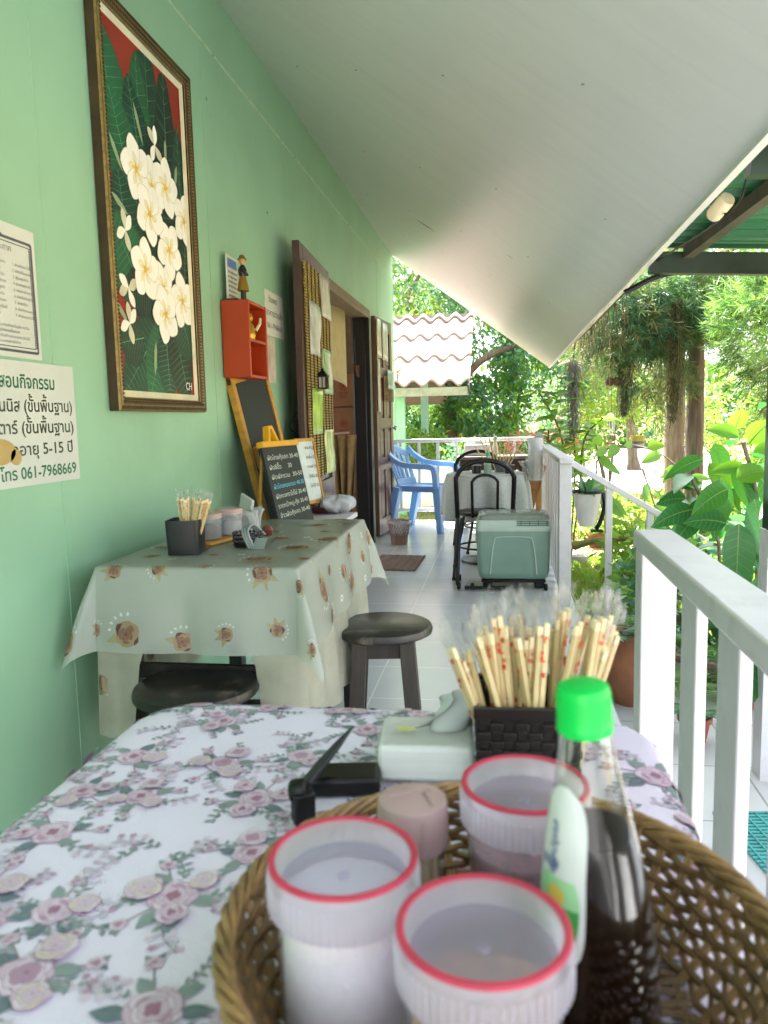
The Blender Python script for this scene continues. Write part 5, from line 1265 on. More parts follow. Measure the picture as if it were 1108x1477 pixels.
# ---- black woven pot with chopsticks ------------------------------------------------------
wp = square_pot('woven_pot', 'black woven square pot crowded with wrapped chopsticks on the near table', (.022, .785, TS), .102, .085, M('black_weave', '#1c1714', .35, var=.3, scale=30), .93, .04, True)
R5 = random.Random(31); sp = []
tips = [(641, 912), (655, 925), (678, 905), (690, 880), (700, 884), (714, 868), (722, 880), (737, 862), (746, 866), (757, 880), (775, 876), (786, 879), (800, 880), (812, 852), (820, 858), (835, 885), (842, 870), (858, 870), (868, 866), (872, 862), (885, 870), (893, 880), (862, 905), (880, 915), (705, 900), (765, 890), (668, 918), (684, 893), (730, 872), (769, 883), (806, 866), (838, 905), (897, 893), (742, 895)]
for i, (px, py) in enumerate(tips):
    t_ = P(px, py, Y=.775 + (R5.uniform(-.05, .05)))
    fx = (px - 642) / (893 - 642)
    b_ = Vector((.030 + (fx - .5) * .055 + R5.uniform(-.016, .016), .785 + (t_.y - .785) * .45 + R5.uniform(-.012, .012), TS + .006))
    if i < 2: b_.x = -.004
    L_ = (t_ - b_).length; t2 = b_ + (t_ - b_) * 1
    sp.append((t_ - (t_ - b_).normalized() * .198, t_, R5.uniform(-.8, .8)))
bunch(sp, 'wrapped chopsticks with red print standing in the black woven pot on the near table', 'wrapped chopsticks in the woven pot', .94)
# ---- black folding gadget -------------------------------------------------------------
gd = thing('phone_stand', 'black folding stand with a long pointed arm lying left of the tissue pack', 'stand', (-.16, .735, TS))
o = MB(); R = rot('Z', 8); o.box((.0, -.003, .010), (.070, .042, .020), R=R); obj('base', o, m_metal, gd, bevel=.005)
o = MB(); q0 = P(432, 1140, Z=TS + .03) - Vector((-.16, .735, TS)); q1 = P(510, 1047, Z=TS + .045) - Vector((-.16, .735, TS))
o.sweep([q0, q0.lerp(q1, .35), q0.lerp(q1, .7), q1], [.010, .011, .008, .002], [.004, .005, .004, .002]); obj('arm', o, M('dark_grey_metal', '#3a3d42', .35, metal=.4), gd, bevel=.001)
o = MB(); o.lathe([(0, -.009), (.009, -.009), (.011, -.006), (.011, .006), (.009, .009), (0, .009)], 18, tuple(q0), R=rot('Y', 80)); o.box((q0.x + .004, q0.y - .003, q0.z - .014), (.02, .018, .03), R=rot('Z', 30)); obj('hinge', o, m_metal, gd, bevel=.002)

# ================================================================== far end of the porch
# blue plastic armchair
bc = thing('plastic_chair', 'light blue plastic armchair at the far end of the porch', 'chair', (-.775, 7.79, 0), math.radians(-22)); bc.scale = (1.02, .95, 1.04)
m_bp = M('blue_plastic', '#a6cbf2', .32, var=.06, lucent=.35, lcol='#a6cbf2', dirt=.1)
o = MB()
def seat_fn(u, v):
    x = -.2 + u * .45; y = (v - .5) * (.40 + .06 * u); return (x, y, .43 - .025 * math.sin(PI * u) * math.sin(PI * v) + .02 * max(0, .15 - u) - .03 * max(0, u - .85) * 6 * .3)
o.grid(seat_fn, 12, 10); s_ = obj('seat', o, m_bp, bc); s_.modifiers.new('t', 'SOLIDIFY').thickness = .012
o = MB(); o.sweep([(.25, -.23, .42), (.25, .23, .42)], .02, .05); o.sweep([(-.2, -.20, .41), (.25, -.23, .415)], .015, .055); o.sweep([(-.2, .20, .41), (.25, .23, .415)], .015, .055); obj('seat_edge', o, m_bp, bc)
o = MB(); 
def back_fn(u, v):
    y = (u - .5) * (.40 + .10 * v); z = .43 + v * .40 * (1 - .22 * (2 * u - 1) ** 2 * v); x = -.2 - .13 * v - .035 * (1 - (2 * u - 1) ** 2); return (x, y, z)
cols_ = 5
for k in range(cols_ + 1):   # slatted back
    u0 = k / (cols_ + 1) + .03; u1 = (k + 1) / (cols_ + 1) - .03
    o.grid(lambda u, v: back_fn(u0 + (u1 - u0) * u, .18 + v * .62), 3, 8)
o.grid(lambda u, v: back_fn(u, v * .18), 16, 3); o.grid(lambda u, v: back_fn(u, .8 + v * .2), 16, 4)
s_ = obj('backrest', o, m_bp, bc); s_.modifiers.new('t', 'SOLIDIFY').thickness = .012
for sg in (-1, 1):
    o = MB(); o.sweep(bez([(-.33, sg * .235, .80), (-.27, sg * .262, .73), (-.14, sg * .27, .655), (.02, sg * .27, .635), (.17, sg * .268, .63), (.215, sg * .265, .60), (.225, sg * .258, .52), (.23, sg * .25, .42)], 5), .06, .05, up=(.3, 0, 1)); obj('armrest', o, m_bp, bc, bevel=.004)
for sx, sg in ((1, -1), (1, 1), (-1, -1), (-1, 1)):
    o = MB(); a = Vector((.235 if sx > 0 else -.2, sg * .225, .43)); b_ = Vector((.265 if sx > 0 else -.30, sg * .235, 0)); o.sweep([a, b_], [.095, .065], [.08, .055], up=(1, 0, .1)); obj('leg', o, m_bp, bc, bevel=.008)
# waste bin
bn = thing('waste_bin', 'brown openwork waste bin lined with a clear bag by the far door leaf', 'bin', (-.93, 6.83, 0))
BR0, BR1, BH = .072, .098, .215
o = MB(); o.lathe([(0, .002), (BR0, 0), (BR0 + (BR1 - BR0) * .42, BH * .42), (BR0 + (BR1 - BR0) * .42 - .004, BH * .42), (BR0 - .004, .006), (0, .006)], 32); m_bin = M('brown_bin_plastic', '#7d6150', .5, var=.1); obj('base', o, m_bin, bn)
o = MB()
for k in range(22):
    for sg in (-1, 1):
        pts = []
        for i in range(7):
            t = i / 6; z = BH * (.42 + .53 * t); r_ = BR0 + (BR1 - BR0) * z / BH; a = 2 * PI * k / 22 + sg * t * .55; pts.append((r_ * math.cos(a), r_ * math.sin(a), z))
        o.tube(pts, .0022, 4)
obj('mesh_side', o, m_bin, bn)
o = MB(); o.lathe([(BR1 - .003, BH - .012), (BR1 + .004, BH - .01), (BR1 + .005, BH), (BR1 - .003, BH)], 32); obj('rim', o, M('pinkish_rim', '#b39c9a', .5), bn)
o = MB()
def lin(u, v):
    a = u * 2 * PI; z = BH * (.05 + v * .97) if v < .85 else BH * 1.03 - (v - .85) * .18; r_ = BR0 + (BR1 - BR0) * min(1, z / BH) - .006
    if v > .85: r_ = BR1 + .008 + .004 * math.sin(7 * a)
    return (r_ * math.cos(a) * (1 + .02 * math.sin(11 * a + v * 5)), r_ * math.sin(a) * (1 + .02 * math.sin(9 * a)), z + .004 * math.sin(5 * a))
o.grid(lin, 48, 14); obj('bag_liner', o, M('thin_bag_film', '#cbbfc2', .25, clear=.45, bump=.4, bscale=70), bn)
# door mat
dm = MB(); dm.grid(lambda u, v: Vector((-1.02 + u * .37 + v * .02, 5.62 + v * .62 - u * .04, .010 + .002 * math.sin(u * 40))), 30, 20); o = obj('door_mat', dm, M('brown_woven_mat', '#776459', .95, var=.25, scale=60, bump=.6, bscale=260)); o.modifiers.new('t', 'SOLIDIFY').thickness = .009
tag(o, 'flat brown mat on the tiles in front of the doorway', 'mat')
bg = MB(); bg.grid(bagfn, 36, 10); o = obj('plastic_packet', bg, m_bag); o.location = (-1.03, 5.15, .0); o.scale = (.7, .7, .8); tag(o, 'crumpled clear bag on the floor at the corner of the doorway', 'bag')
# round table with lace cloth
rt = thing('round_table', 'round table under a grey lace cloth between the black chairs', 'table', (-.13, 6.02, 0))
o = MB(); o.lathe([(0, .665), (.30, .665), (.30, .69), (0, .69)], 40); obj('tabletop', o, m_wood2, rt)
o = MB(); o.lathe([(.03, 0), (.03, .665)], 12); o.lathe([(0, 0), (.2, 0), (.2, .02), (.03, .05)], 20); obj('pedestal', o, m_black, rt)
lc = MB()
def lace(u, v):
    a = u * 2 * PI; d = v * .62
    if d < .30: return Vector((d * math.cos(a), d * math.sin(a), .694))
    e = d - .30; fold = (1 + .10 * math.sin(a * 9) * min(1, e / .1)); r_ = (.305 + .10 * e) * fold; return Vector((r_ * math.cos(a), r_ * math.sin(a), .694 - e * (1 + .1 * abs(math.sin(a * 2)))))
lc.grid(lace, 96, 24)
m_lace = M('grey_lace', '#babfbd', .85, var=.05); n_ = m_lace.node_tree.nodes; l_ = m_lace.node_tree.links
vor = n_.new('ShaderNodeTexVoronoi'); vor.inputs['Scale'].default_value = 130; tcn = n_.new('ShaderNodeTexCoord'); l_.new(tcn.outputs['Object'], vor.inputs[0])
mrn = n_.new('ShaderNodeValToRGB'); mrn.color_ramp.elements[0].position = .25; mrn.color_ramp.elements[1].position = .5; mrn.color_ramp.elements[0].color = (*srgb('#96a09c'), 1); mrn.color_ramp.elements[1].color = (*srgb('#b6bab8'), 1)
l_.new(vor.outputs[0], mrn.inputs[0]); l_.new(mrn.outputs[0], n_['Principled BSDF'].inputs['Base Color'])
o = obj('lace_tablecloth', lc, m_lace); o.location = (-.13, 6.02, 0); o.modifiers.new('t', 'SOLIDIFY').thickness = .002; tag(o, 'grey lace cloth hanging in folds over the round table', 'tablecloth')
# bentwood chairs of black metal
def bistro(label, loc, rz):
    t_ = thing('bistro_chair', label, 'chair', loc, rz)
    W = .19
    def hoop(w, h, lean):
        pts = [(-w, -.0, .43)]
        for i in range(15):
            a = PI - PI * i / 14; pts.append((w * 1.04 * math.cos(a), -lean, .43 + (h - w * .72) + w * .72 * math.sin(a)))
        pts.append((w, 0, .43)); return bez(pts, 3)
    o = MB(); o.tube(hoop(W, .40, .07), .0165, 8); obj('outer_hoop', o, m_metal, t_)
    o = MB(); o.tube(hoop(.085, .30, .05), .0105, 8); obj('inner_hoop', o, m_metal, t_)
    o = MB(); o.lathe([(0, .43), (.185, .43), (.2, .438), (.2, .45), (.19, .458), (0, .46)], 32, (0, .19, 0)); obj('seat', o, m_metal, t_)
    o = MB(); o.tube([(.185 * math.cos(a), .19 + .185 * math.sin(a), .2) for a in [i * PI / 10 for i in range(20)]], .007, 6, closed=True); obj('ring_stretcher', o, m_metal, t_)
    for x, y in ((-1, -1), (1, -1), (-1, 1), (1, 1)):
        a = Vector((x * W * (.98 if y < 0 else .7), .0 if y < 0 else .34, .44)); b_ = Vector((x * (W + .03), -.07 if y < 0 else .40, .012))
        o = MB(); o.tube(bez([a, a.lerp(b_, .5) + Vector((0, -.012 * y * -1, 0)), b_], 5), [.013] * 5 + [.011] * 6, 8); o.lathe([(0, -.012), (.014, -.012), (.014, .006), (.01, .01)], 10, tuple(b_)); obj('leg', o, m_metal, t_)
    return t_
bistro('black bentwood-style metal chair behind the green cooler', (-.125, 5.36, 0), .05)
bistro('black bentwood-style metal chair on the far side of the lace-covered round table', (-.20, 6.78, 0), PI + .3)
# dark table, styrofoam boxes, chopstick pots, cups beyond
dk = thing('wooden_table', 'dark brown wooden table behind the round table', 'table', (-.12, 8.2, 0))
o = MB(); o.box2((-.47, 7.98, .695), (.26, 8.40, .725)); obj('tabletop', o, M('mauve_brown_top', '#7a655e', .4, var=.1), dk, world=True, bevel=.004)
o = MB(); o.box2((-.44, 8.01, .58), (.23, 8.37, .695)); obj('apron', o, m_wood, dk, world=True)
for x in (-.41, .20):
    for y in (8.04, 8.34): o = MB(); o.box2((x - .03, y - .03, 0), (x + .03, y + .03, .58)); obj('leg', o, m_wood, dk, world=True)
fb = MB(); fb.box((0, 0, .06), (.28, .2, .12)); o = obj('foam_box', fb, M('white_foam', '#cfd0cc', .8), bevel=.012); o.location = (-.26, 8.22, .726); tag(o, 'white foam box on the dark brown table', 'box')
fb = MB()
fb.grid(lambda u, v: bagfn(u, v) * 1.3, 30, 8); o = obj('white_bags', fb, M('white_plastic_bag', '#cfd2d2', .3, lucent=.2, bump=.5, bscale=40)); o.location = (-.26, 8.22, .846); o.scale = (1, .8, .5); tag(o, 'white plastic bags heaped on the foam box', 'bags')
pj_ = P(703, 676, Z=.70)
pot2 = thing('cutlery_pot', 'grey pot of chopsticks on the lace-covered round table', 'pot', (-.02, 6.08, .697))
o = MB(); o.lathe([(0, 0), (.042, 0), (.05, .09), (.047, .09), (.04, .004), (0, .004)], 24); obj('body', o, M('grey_pot_plastic', '#5d5f62', .4), pot2)
R6 = random.Random(8); sp = []
for i in range(14):
    px = 690 + i * 4.6 + R6.uniform(-3, 3); py = 628 + R6.uniform(-4, 22); t_ = P(px, py, Y=6.08 + R6.uniform(-.05, .05)); c = Vector((-.02 + (t_.x + .02) * .3, 6.08 + (t_.y - 6.08) * .5, .703)); sp.append((t_ - (t_ - c).normalized() * .19, t_, R6.uniform(-1, 1)))
bunch(sp, 'wrapped chopsticks fanned out in the grey pot on the lace-covered round table', 'wrapped chopsticks in the grey pot', 1.0)
def mini_bottle(label, loc, col, h=.16):
    t_ = thing('sauce_bottle', label, 'bottle', loc)
    o = MB(); o.lathe([(0, 0), (.026, 0), (.028, .004), (.028, h * .5), (.014, h * .78), (.012, h * .86)], 20); obj('glass', o, M(col, '#8fae96' if 'green' in col else '#c9c9c0', .1, clear=.3), t_)
    o = MB(); o.lathe([(.015, h * .84), (.016, h * .99), (.012, h), (0, h)], 16); obj('cap', o, M('teal_green_cap', '#2fa070', .35), t_)
mini_bottle('small pale bottle with a teal green cap on the round table', (-.115, 5.93, .697), 'pale_green_bottle')
mini_bottle('second pale bottle with a green cap behind on the dark table', (-.075, 8.12, .726), 'clear_pale_bottle', .2)
for k, (x, y, lb) in enumerate(((-.20, 5.95, 'small black tub on the round table by the pale bottle'), (.05, 5.92, 'black and grey tub at the right of the chopstick pot'))):
    t_ = thing('small_tub', lb, 'tub', (x, y, .697)); o = MB(); o.lathe([(0, 0), (.034, 0), (.036, .06), (.033, .06), (.03, .004), (0, .004)], 20); obj('body', o, m_black, t_); o = MB(); o.lathe([(.037, .058), (.038, .066), (0, .068)], 20); obj('lid', o, m_clear, t_)
cu = thing('cup_stack', 'tall stack of white plastic cups in a clear sleeve by the far railing', 'cups', (.245, 5.95, .64)); cu.scale = (1.35, 1.35, 1)
o = MB()
for k in range(16): o.lathe([(.036, .02 * k), (.043, .02 * k + .02), (.045, .02 * k + .021), (.043, .02 * k + .018)], 20)
obj('cups', o, M('white_cup_plastic', '#d6d8da', .35, lucent=.25), cu)
o = MB(); o.lathe([(.047, -.01), (.049, .16), (.048, .335), (.03, .37)], 20); obj('sleeve', o, m_film, cu)
es = thing('folding_stand', 'light wooden folding stand leaning by the far railing', 'stand', (.22, 6.2, 0)); m_lw = M('honey_wood', '#9a6a34', .5, var=.2, scale=9, stretch=(4, 4, 1))
o = MB(); o.sweep([(.31, 6.2, .74), (.10, 6.16, .02)], .05, .05); o.sweep([(.31, 6.42, .74), (.12, 6.42, .02)], .05, .05); obj('slant_leg', o, m_lw, es, world=True)
o = MB(); o.box2((.265, 6.24, 0), (.305, 6.29, .72)); o.box2((.27, 6.48, 0), (.31, 6.53, .72)); obj('upright', o, M('pale_yellow_wood', '#b58d48', .5, var=.15), es, world=True)
o = MB(); o.box2((.06, 6.15, .60), (.30, 6.55, .625)); o.box2((.06, 6.15, .55), (.28, 6.18, .60)); obj('shelf', o, m_lw, es, world=True)
nb = MB(); nb.box((0, 0, .05), (.09, .07, .10)); o = obj('napkin_box', nb, M('grey_napkin_box', '#8f9396', .4), bevel=.006); o.location = (.20, 6.3, .626); tag(o, 'grey napkin box on the wooden folding stand', 'box')
crumple('paper_napkins', 'white napkins fanned out of the grey napkin box', (.19, 6.3, .72), .06, .05, m_tissue, .3, 5)
# green cooler
co = thing('cool_box', 'sage green electric cool box with a pale grey lid beside the white porch post', 'cool box', (.065, 5.17, 0))
m_sage = M('sage_green_plastic', '#86a598', .4, var=.05, dirt=.08); m_sagel = M('pale_sage_plastic', '#bccdc3', .38, var=.04); m_lidg = M('grey_lid', '#7d8a80', .25, var=.12, scale=20, dirt=.3, dirtcol='#b8beb2')
o = MB()
def rbox(mb, secs, rad=.035, n=6, oy=0):
    rings = []
    for hx_, hy_, z in secs:
        pts = []
        for qx, qy, a0 in ((1, 1, 0), (-1, 1, 90), (-1, -1, 180), (1, -1, 270)):
            for i in range(n): an = math.radians(a0 + 90 * i / (n - 1)); pts.append(((hx_ - rad) * qx + rad * math.cos(an), oy + (hy_ - rad) * qy + rad * math.sin(an), z))
        rings.append(pts)
    m = len(rings[0]); mb.add([p for r_ in rings for p in r_], [(i * m + k, i * m + (k + 1) % m, (i + 1) * m + (k + 1) % m, (i + 1) * m + k) for i in range(len(rings) - 1) for k in range(m)] + [tuple(range(m))[::-1], tuple((len(rings) - 1) * m + k for k in range(m))])
rbox(o, [(.205, .125, .06), (.222, .142, .075), (.232, .150, .11), (.240, .155, .385)])
obj('body', o, m_sage, co)
o = MB(); o.tube(bez([(-.15, -.1535, .10), (-.135, -.1565, .25), (-.12, -.1575, .325), (-.09, -.158, .345), (.09, -.158, .345), (.12, -.1575, .325), (.135, -.1565, .25), (.15, -.1535, .10)], 5), .004, 6); obj('moulded_panel', o, m_sagel, co)
o = MB(); rbox(o, [(.243, .158, .382), (.246, .160, .388), (.246, .160, .408), (.242, .157, .412), (.240, .155, .452), (.225, .14, .462)]); obj('collar', o, m_sagel, co)
o = MB(); rbox(o, [(.236, .15, .455), (.228, .143, .485), (.205, .125, .495)]); lid = obj('lid', o, m_lidg, co)
o = MB(); o.box((-.11, -.05, .497), (.14, .12, .006)); o.box((.10, .0, .497), (.16, .18, .004)); obj('lid_panel', o, M('clear_grey_panel', '#9aa39a', .15, var=.2, scale=30), lid, bevel=.003)
o = MB()
for k in range(3): o.box((.125, -.1575, .423 + k * .013), (.205, .004, .006))
for k in range(4): o.box((.05 + k * .055, -.158, .436), (.005, .005, .034))
obj('vent_grille', o, M('dark_sage', '#46675a', .5), co)
o = MB()
for sx in (-1, 1):
    for sy in (-1, 1): o.box((sx * .17, sy * .1, .03), (.06, .05, .06))
o.box((0, 0, .048), (.42, .26, .02)); obj('feet', o, m_metal, co, bevel=.006)
o = MB(); o.box((-.243, -.02, .33), (.012, .03, .07)); obj('side_clip', o, M('pale_clip', '#b8c4bd', .4), co, bevel=.003)
tr_ = thing('cooler_trolley', 'small black wheeled stand under the green cooler', 'trolley', (.06, 5.1, 0))
o = MB(); o.tube([(-.30, 4.99, .03), (-.285, 5.0, .35), (-.27, 5.08, .46)], .012, 8); o.box((-.12, 4.96, .02), (.26, .03, .02)); obj('frame', o, m_metal, tr_, world=True)
for x, y in ((-.29, 4.985), (-.20, 4.97), (-.30, 5.25), (.27, 4.97)):
    o = MB(); o.lathe([(0, -.012), (.02, -.012), (.024, -.006), (.024, .006), (.02, .012), (0, .012)], 14, (x, y, .026), R=rot('Y', 90)); obj('caster', o, m_metal, tr_, world=True)
# hut next door: tiled porch roof on green posts
hut = thing('neighbour_hut', 'neighbouring hut with wavy pinkish roof tiles on pale green posts', 'hut', (-2.2, 12.6, 0))
o = MB(); y0_, z0_ = 11.5, 1.63; pit = .70; Wt = .27
m_rt = M('pinkish_roof_tile', '#8c7770', .8, var=.14, scale=9, dirt=.3, dirtcol='#8d8078', dscale=6, bump=.2)
x0_, x1_ = -5.5, -.47
def roofrow(t0, t1, lift):
    n = int((x1_ - x0_) / Wt * 10); a_ = []; b_ = []
    for i in range(n + 1):
        x = x0_ + (x1_ - x0_) * i / n; wv = .042 * math.cos(2 * PI * (x - x1_) / Wt + .7) 
        a_.append((x, y0_ + t0, z0_ + pit * t0 + wv + lift)); b_.append((x, y0_ + t1, z0_ + pit * t1 + wv))
    vs = a_ + b_ + [(x, y, z - .034) for x, y, z in a_] + [(x, y, z - .034) for x, y, z in b_]; m = n + 1
    o.add(vs, [(i, i + 1, m + i + 1, m + i) for i in range(n)] + [(2 * m + i, 2 * m + i + 1, i + 1, i) for i in range(n)] + [(3 * m + i, 3 * m + i + 1, 2 * m + i + 1, 2 * m + i) for i in range(n)] + [(0, m, 3 * m, 2 * m), (n, 2 * m + n, 3 * m + n, m + n)])
roofrow(0, .62, .04); roofrow(.58, 1.16, .04); roofrow(1.12, 1.62, .04); roofrow(1.58, 1.74, .05)
obj('roof', o, m_rt, hut, world=True)
o = MB(); o.box2((x0_, 11.52, 1.46), (-.50, 11.58, 1.585)); obj('fascia', o, M('grey_fascia', '#8d8878', .7, var=.2), hut, world=True)
o = MB(); o.add([(-.485, 11.5, 1.60), (-.485, 13.24, 2.80), (-.485, 13.24, 2.66), (-.485, 11.5, 1.46), (-.505, 11.5, 1.60), (-.505, 13.24, 2.80), (-.505, 13.24, 2.66), (-.505, 11.5, 1.46)], [(0, 1, 2, 3), (7, 6, 5, 4), (0, 4, 5, 1), (3, 2, 6, 7)]); obj('verge_board', o, MATS['grey_fascia'], hut, world=True)
m_gp = M('pale_green_post', '#8fc0a0', .5, var=.06); m_gp2 = M('pale_blue_post', '#8fb4b4', .5, var=.06)
o = MB(); o.box2((-1.615, 11.75, -.36), (-1.48, 11.88, 1.6)); obj('post', o, m_gp, hut, world=True)
o = MB(); o.box2((-1.40, 13.4, -.36), (-1.28, 13.52, 1.9)); p2_ = obj('post', o, m_gp2, hut, world=True); p2_['label'] = 'pale blue rear post'
o = MB(); o.box2((-5.5, 13.5, -.36), (-2.2, 16.5, 2.4)); obj('wall', o, m_wall, hut, world=True)
o = MB(); o.add([(x0_, 13.24, 2.86), (x1_, 13.24, 2.86), (x1_ - .3, 17.2, 1.5), (x0_, 17.2, 1.5), (x0_, 13.24, 2.80), (x1_, 13.24, 2.80), (x1_ - .3, 17.2, 1.44), (x0_, 17.2, 1.44)], [(0, 1, 2, 3), (7, 6, 5, 4), (0, 4, 5, 1), (1, 5, 6, 2)]); obj('rear_roof', o, m_rt, hut, world=True, smooth=0)
# parked car, pale covered load, red things
car = thing('parked_car', 'dark red pickup parked beyond the garden, half hidden by leaves', 'car', (-.1, 23.5, -.33), math.radians(8))
m_car = M('dark_red_car_paint', '#8a1830', .25, var=.05, coat=.6); m_cg = M('dark_car_glass', '#20262c', .08)
o = MB(); o.prism([(-2.2, .35), (2.25, .35), (2.3, .75), (2.2, .98), (.75, 1.02), (.35, 1.5), (-.75, 1.52), (-1.0, 1.05), (-2.2, 1.02), (-2.25, .7)], (0, -.8, 0), (1, 0, 0), (0, 0, 1), -1.6); obj('body', o, m_car, car, bevel=.08, bseg=3)
o = MB()
for y in (-.815, .79): o.prism([(.62, 1.04), (.30, 1.42), (-.15, 1.44), (-.15, 1.04)], (0, y, 0), (1, 0, 0), (0, 0, 1), -.02); o.prism([(-.22, 1.04), (-.22, 1.44), (-.66, 1.44), (-.86, 1.06)], (0, y, 0), (1, 0, 0), (0, 0, 1), -.02)
obj('window', o, m_cg, car)
for x in (-1.4, 1.45):
    for y in (-.78, .78):
        o = MB(); o.lathe([(0, -.1), (.2, -.1), (.33, -.09), (.34, -.05), (.34, .05), (.33, .09), (.2, .1), (0, .1)], 24, (x, y, .34), R=rot('X', 90)); wv_ = obj('wheel', o, M('tyre_rubber', '#181818', .8), car)
        o = MB(); o.lathe([(0, -.108), (.19, -.108), (.2, -.1)], 20, (x, y, .34), R=rot('X', 90)); o.lathe([(0, .108), (.19, .108), (.2, .1)], 20, (x, y, .34), R=rot('X', 90)); obj('rim', o, m_steel, wv_)
wt = thing('covered_bench', 'white cloth-covered bench outside the far railing behind the blue chair', 'bench', (-.95, 9.6, -.35))
o = MB(); o.grid(lambda u, v: (-.55 + u * 1.1, (v - .5) * .5, .93 - .12 * u - .05 * math.sin(u * 6) - .05 * v), 12, 6); o.grid(lambda u, v: (-.55 + u * 1.1, -.25 - .02 * math.sin(u * 22) * v, .955 - .12 * u - .05 * math.sin(u * 6) - v * .5), 30, 6); o.grid(lambda u, v: (.55 + .01 * math.sin(v * 9), (u - .5) * .5, .83 - v * .42), 8, 5)
x_ = obj('cover', o, M('white_cover_cloth', '#c9ccd2', .8, var=.06, bump=.2), wt); x_.modifiers.new('t', 'SOLIDIFY').thickness = .006
for x in (-.5, .5):
    for y in (-.2, .2): o = MB(); o.box((x, y, .39), (.05, .05, .78)); obj('leg', o, m_wood2, wt)

# ================================================================== garden
m_bark = M('grey_brown_bark', '#6f6153', .95, var=.35, scale=9, stretch=(3, 3, .5), bump=.9, bscale=18, dirt=.5, dirtcol='#8b9384', dscale=6)
m_bark2 = M('red_brown_bark', '#655649', .95, var=.4, scale=8, stretch=(4, 4, .4), bump=.9, bscale=16, dirt=.35, dirtcol='#9aa091', dscale=4)
def LM(n, c, t, lu=.42, rough=.42): return M(n, c, rough, var=.22, scale=1.6, lucent=lu, lcol=t, spec=.4)
lf_mid = LM('leaf_mid_green', '#5d8a40', '#8cb844'); lf_dark = LM('leaf_dark_green', '#44704a', '#5c9450', .38); lf_lime = LM('leaf_lime', '#66903a', '#8cb43a', .42); lf_grey = LM('leaf_grey_green', '#8fa68c', '#a8c094', .4)  # mid, dark and blue greens lightened so the colour carries the hazy glare
lf_yel = LM('leaf_yellow_green', '#7f9440', '#a8b444', .42); lf_blue = LM('leaf_blue_green', '#5d8a72', '#74a87c', .38); lf_brown = LM('leaf_dry', '#7d6a45', '#9a8048', .25)
def trunk_mb(mb, pts, r0, r1, seg=12):
    p = bez(pts, 6); n = len(p); q = []
    for i, v_ in enumerate(p): q.append(v_ + Vector((noise.noise(v_ * 2.1) * r0 * .25, noise.noise(v_ * 2.3 + Vector((5, 1, 2))) * r0 * .25, 0)))
    mb.tube(q, [(r0 + (r1 - r0) * i / (n - 1)) * (1 + .08 * noise.noise(v_ * 5)) * (1 + .5 * max(0, .08 - i / (n - 1)) / .08) for i, v_ in enumerate(q)], seg)
def tree(name, label, base, trunk, r0, limbs, blobs, mats, leafL, leafW, bark, group=None, droop=.3, flat=0):
    t_ = thing(name, label, 'tree', base, 0, group)
    o = MB(); trunk_mb(o, trunk, r0, r0 * .55)
    for pts, ra, rb in limbs: trunk_mb(o, pts, ra, rb, 8)
    obj('trunk', o, bark, t_, world=True)
    P_, D_, I_, LL = [], [], [], []
    for (c, rad, n, wts) in blobs:
        p = blob_pts(c, rad, n); P_.append(p); d = rng.normal(size=p.shape) * .8 + (p - np.array(c)) / (np.array(rad)) * .6; d[:, 2] -= droop * 1.6; D_.append(d)
        # clumps share a tint
        cl_ = np.array([noise.noise(Vector(q) * 1.3) for q in p]) + rng.normal(size=len(p)) * .25; k = np.clip(((cl_ + .6) / 1.2 * len(wts)).astype(int), 0, len(wts) - 1); I_.append(np.array(wts)[k])
    p = np.concatenate(P_); leaf_cloud('crown', p, np.concatenate(D_), leafL * rng.uniform(.7, 1.3, len(p)), leafW * rng.uniform(.7, 1.2, len(p)), mats, np.concatenate(I_), t_)
    return t_
MT = [lf_dark, lf_blue, lf_mid, lf_grey, lf_lime, lf_yel]
G = -.37
tree('broadleaf_tree', 'forked broadleaf tree rising behind the tiled hut roof', (-.98, 15.2, G), [(-.98, 15.2, G), (-1.0, 15.2, .9), (-.93, 15.2, 1.7)], .15,
     [([(-.93, 15.2, 1.6), (-1.35, 15.4, 2.4), (-1.9, 15.8, 3.6)], .10, .04), ([(-.93, 15.2, 1.6), (-.4, 15.0, 2.2), (.5, 15.0, 2.6), (1.2, 15.0, 3.2)], .09, .03), ([(-1.9, 15.8, 3.6), (-1.2, 16, 4.6), (0, 16, 5.4)], .05, .02)],
     [((-1.9, 16.2, 4.0), (1.5, 1.6, 1.5), 5200, (0, 1, 3, 3, 2, 4, 5)), ((0.0, 15.8, 3.3), (1.5, 1.4, 1.1), 5000, (0, 1, 1, 3, 2)), ((1.0, 15.6, 2.2), (1.2, 1.2, .9), 4200, (0, 1, 1, 2, 2)), ((-.3, 15.2, 1.35), (.9, .8, .6), 2200, (0, 1, 2, 2)), ((-2.5, 17, 6), (2.2, 1.5, 1.3), 3000, (3, 3, 4, 5))], MT, .16, .06, m_bark)
tree('broadleaf_tree', 'bushy broadleaf tree at the left behind the green hut posts', (-2.6, 18.5, G), [(-2.6, 18.5, G), (-2.5, 18.5, 1.4), (-2.6, 18.5, 2.6)], .13, [([(-2.6, 18.5, 2.2), (-1.9, 18.5, 3), (-1.4, 18.4, 3.6)], .07, .03)],
     [((-2.4, 18.5, 1.6), (1.7, 1.2, 1.5), 6000, (0, 1, 2, 2, 4)), ((-1.2, 18.8, .6), (1.2, 1, .9), 3000, (0, 2, 4, 5)), ((-3.0, 19, 4.2), (2.0, 1.4, 1.6), 4000, (3, 3, 4, 5))], MT, .17, .065, m_bark)
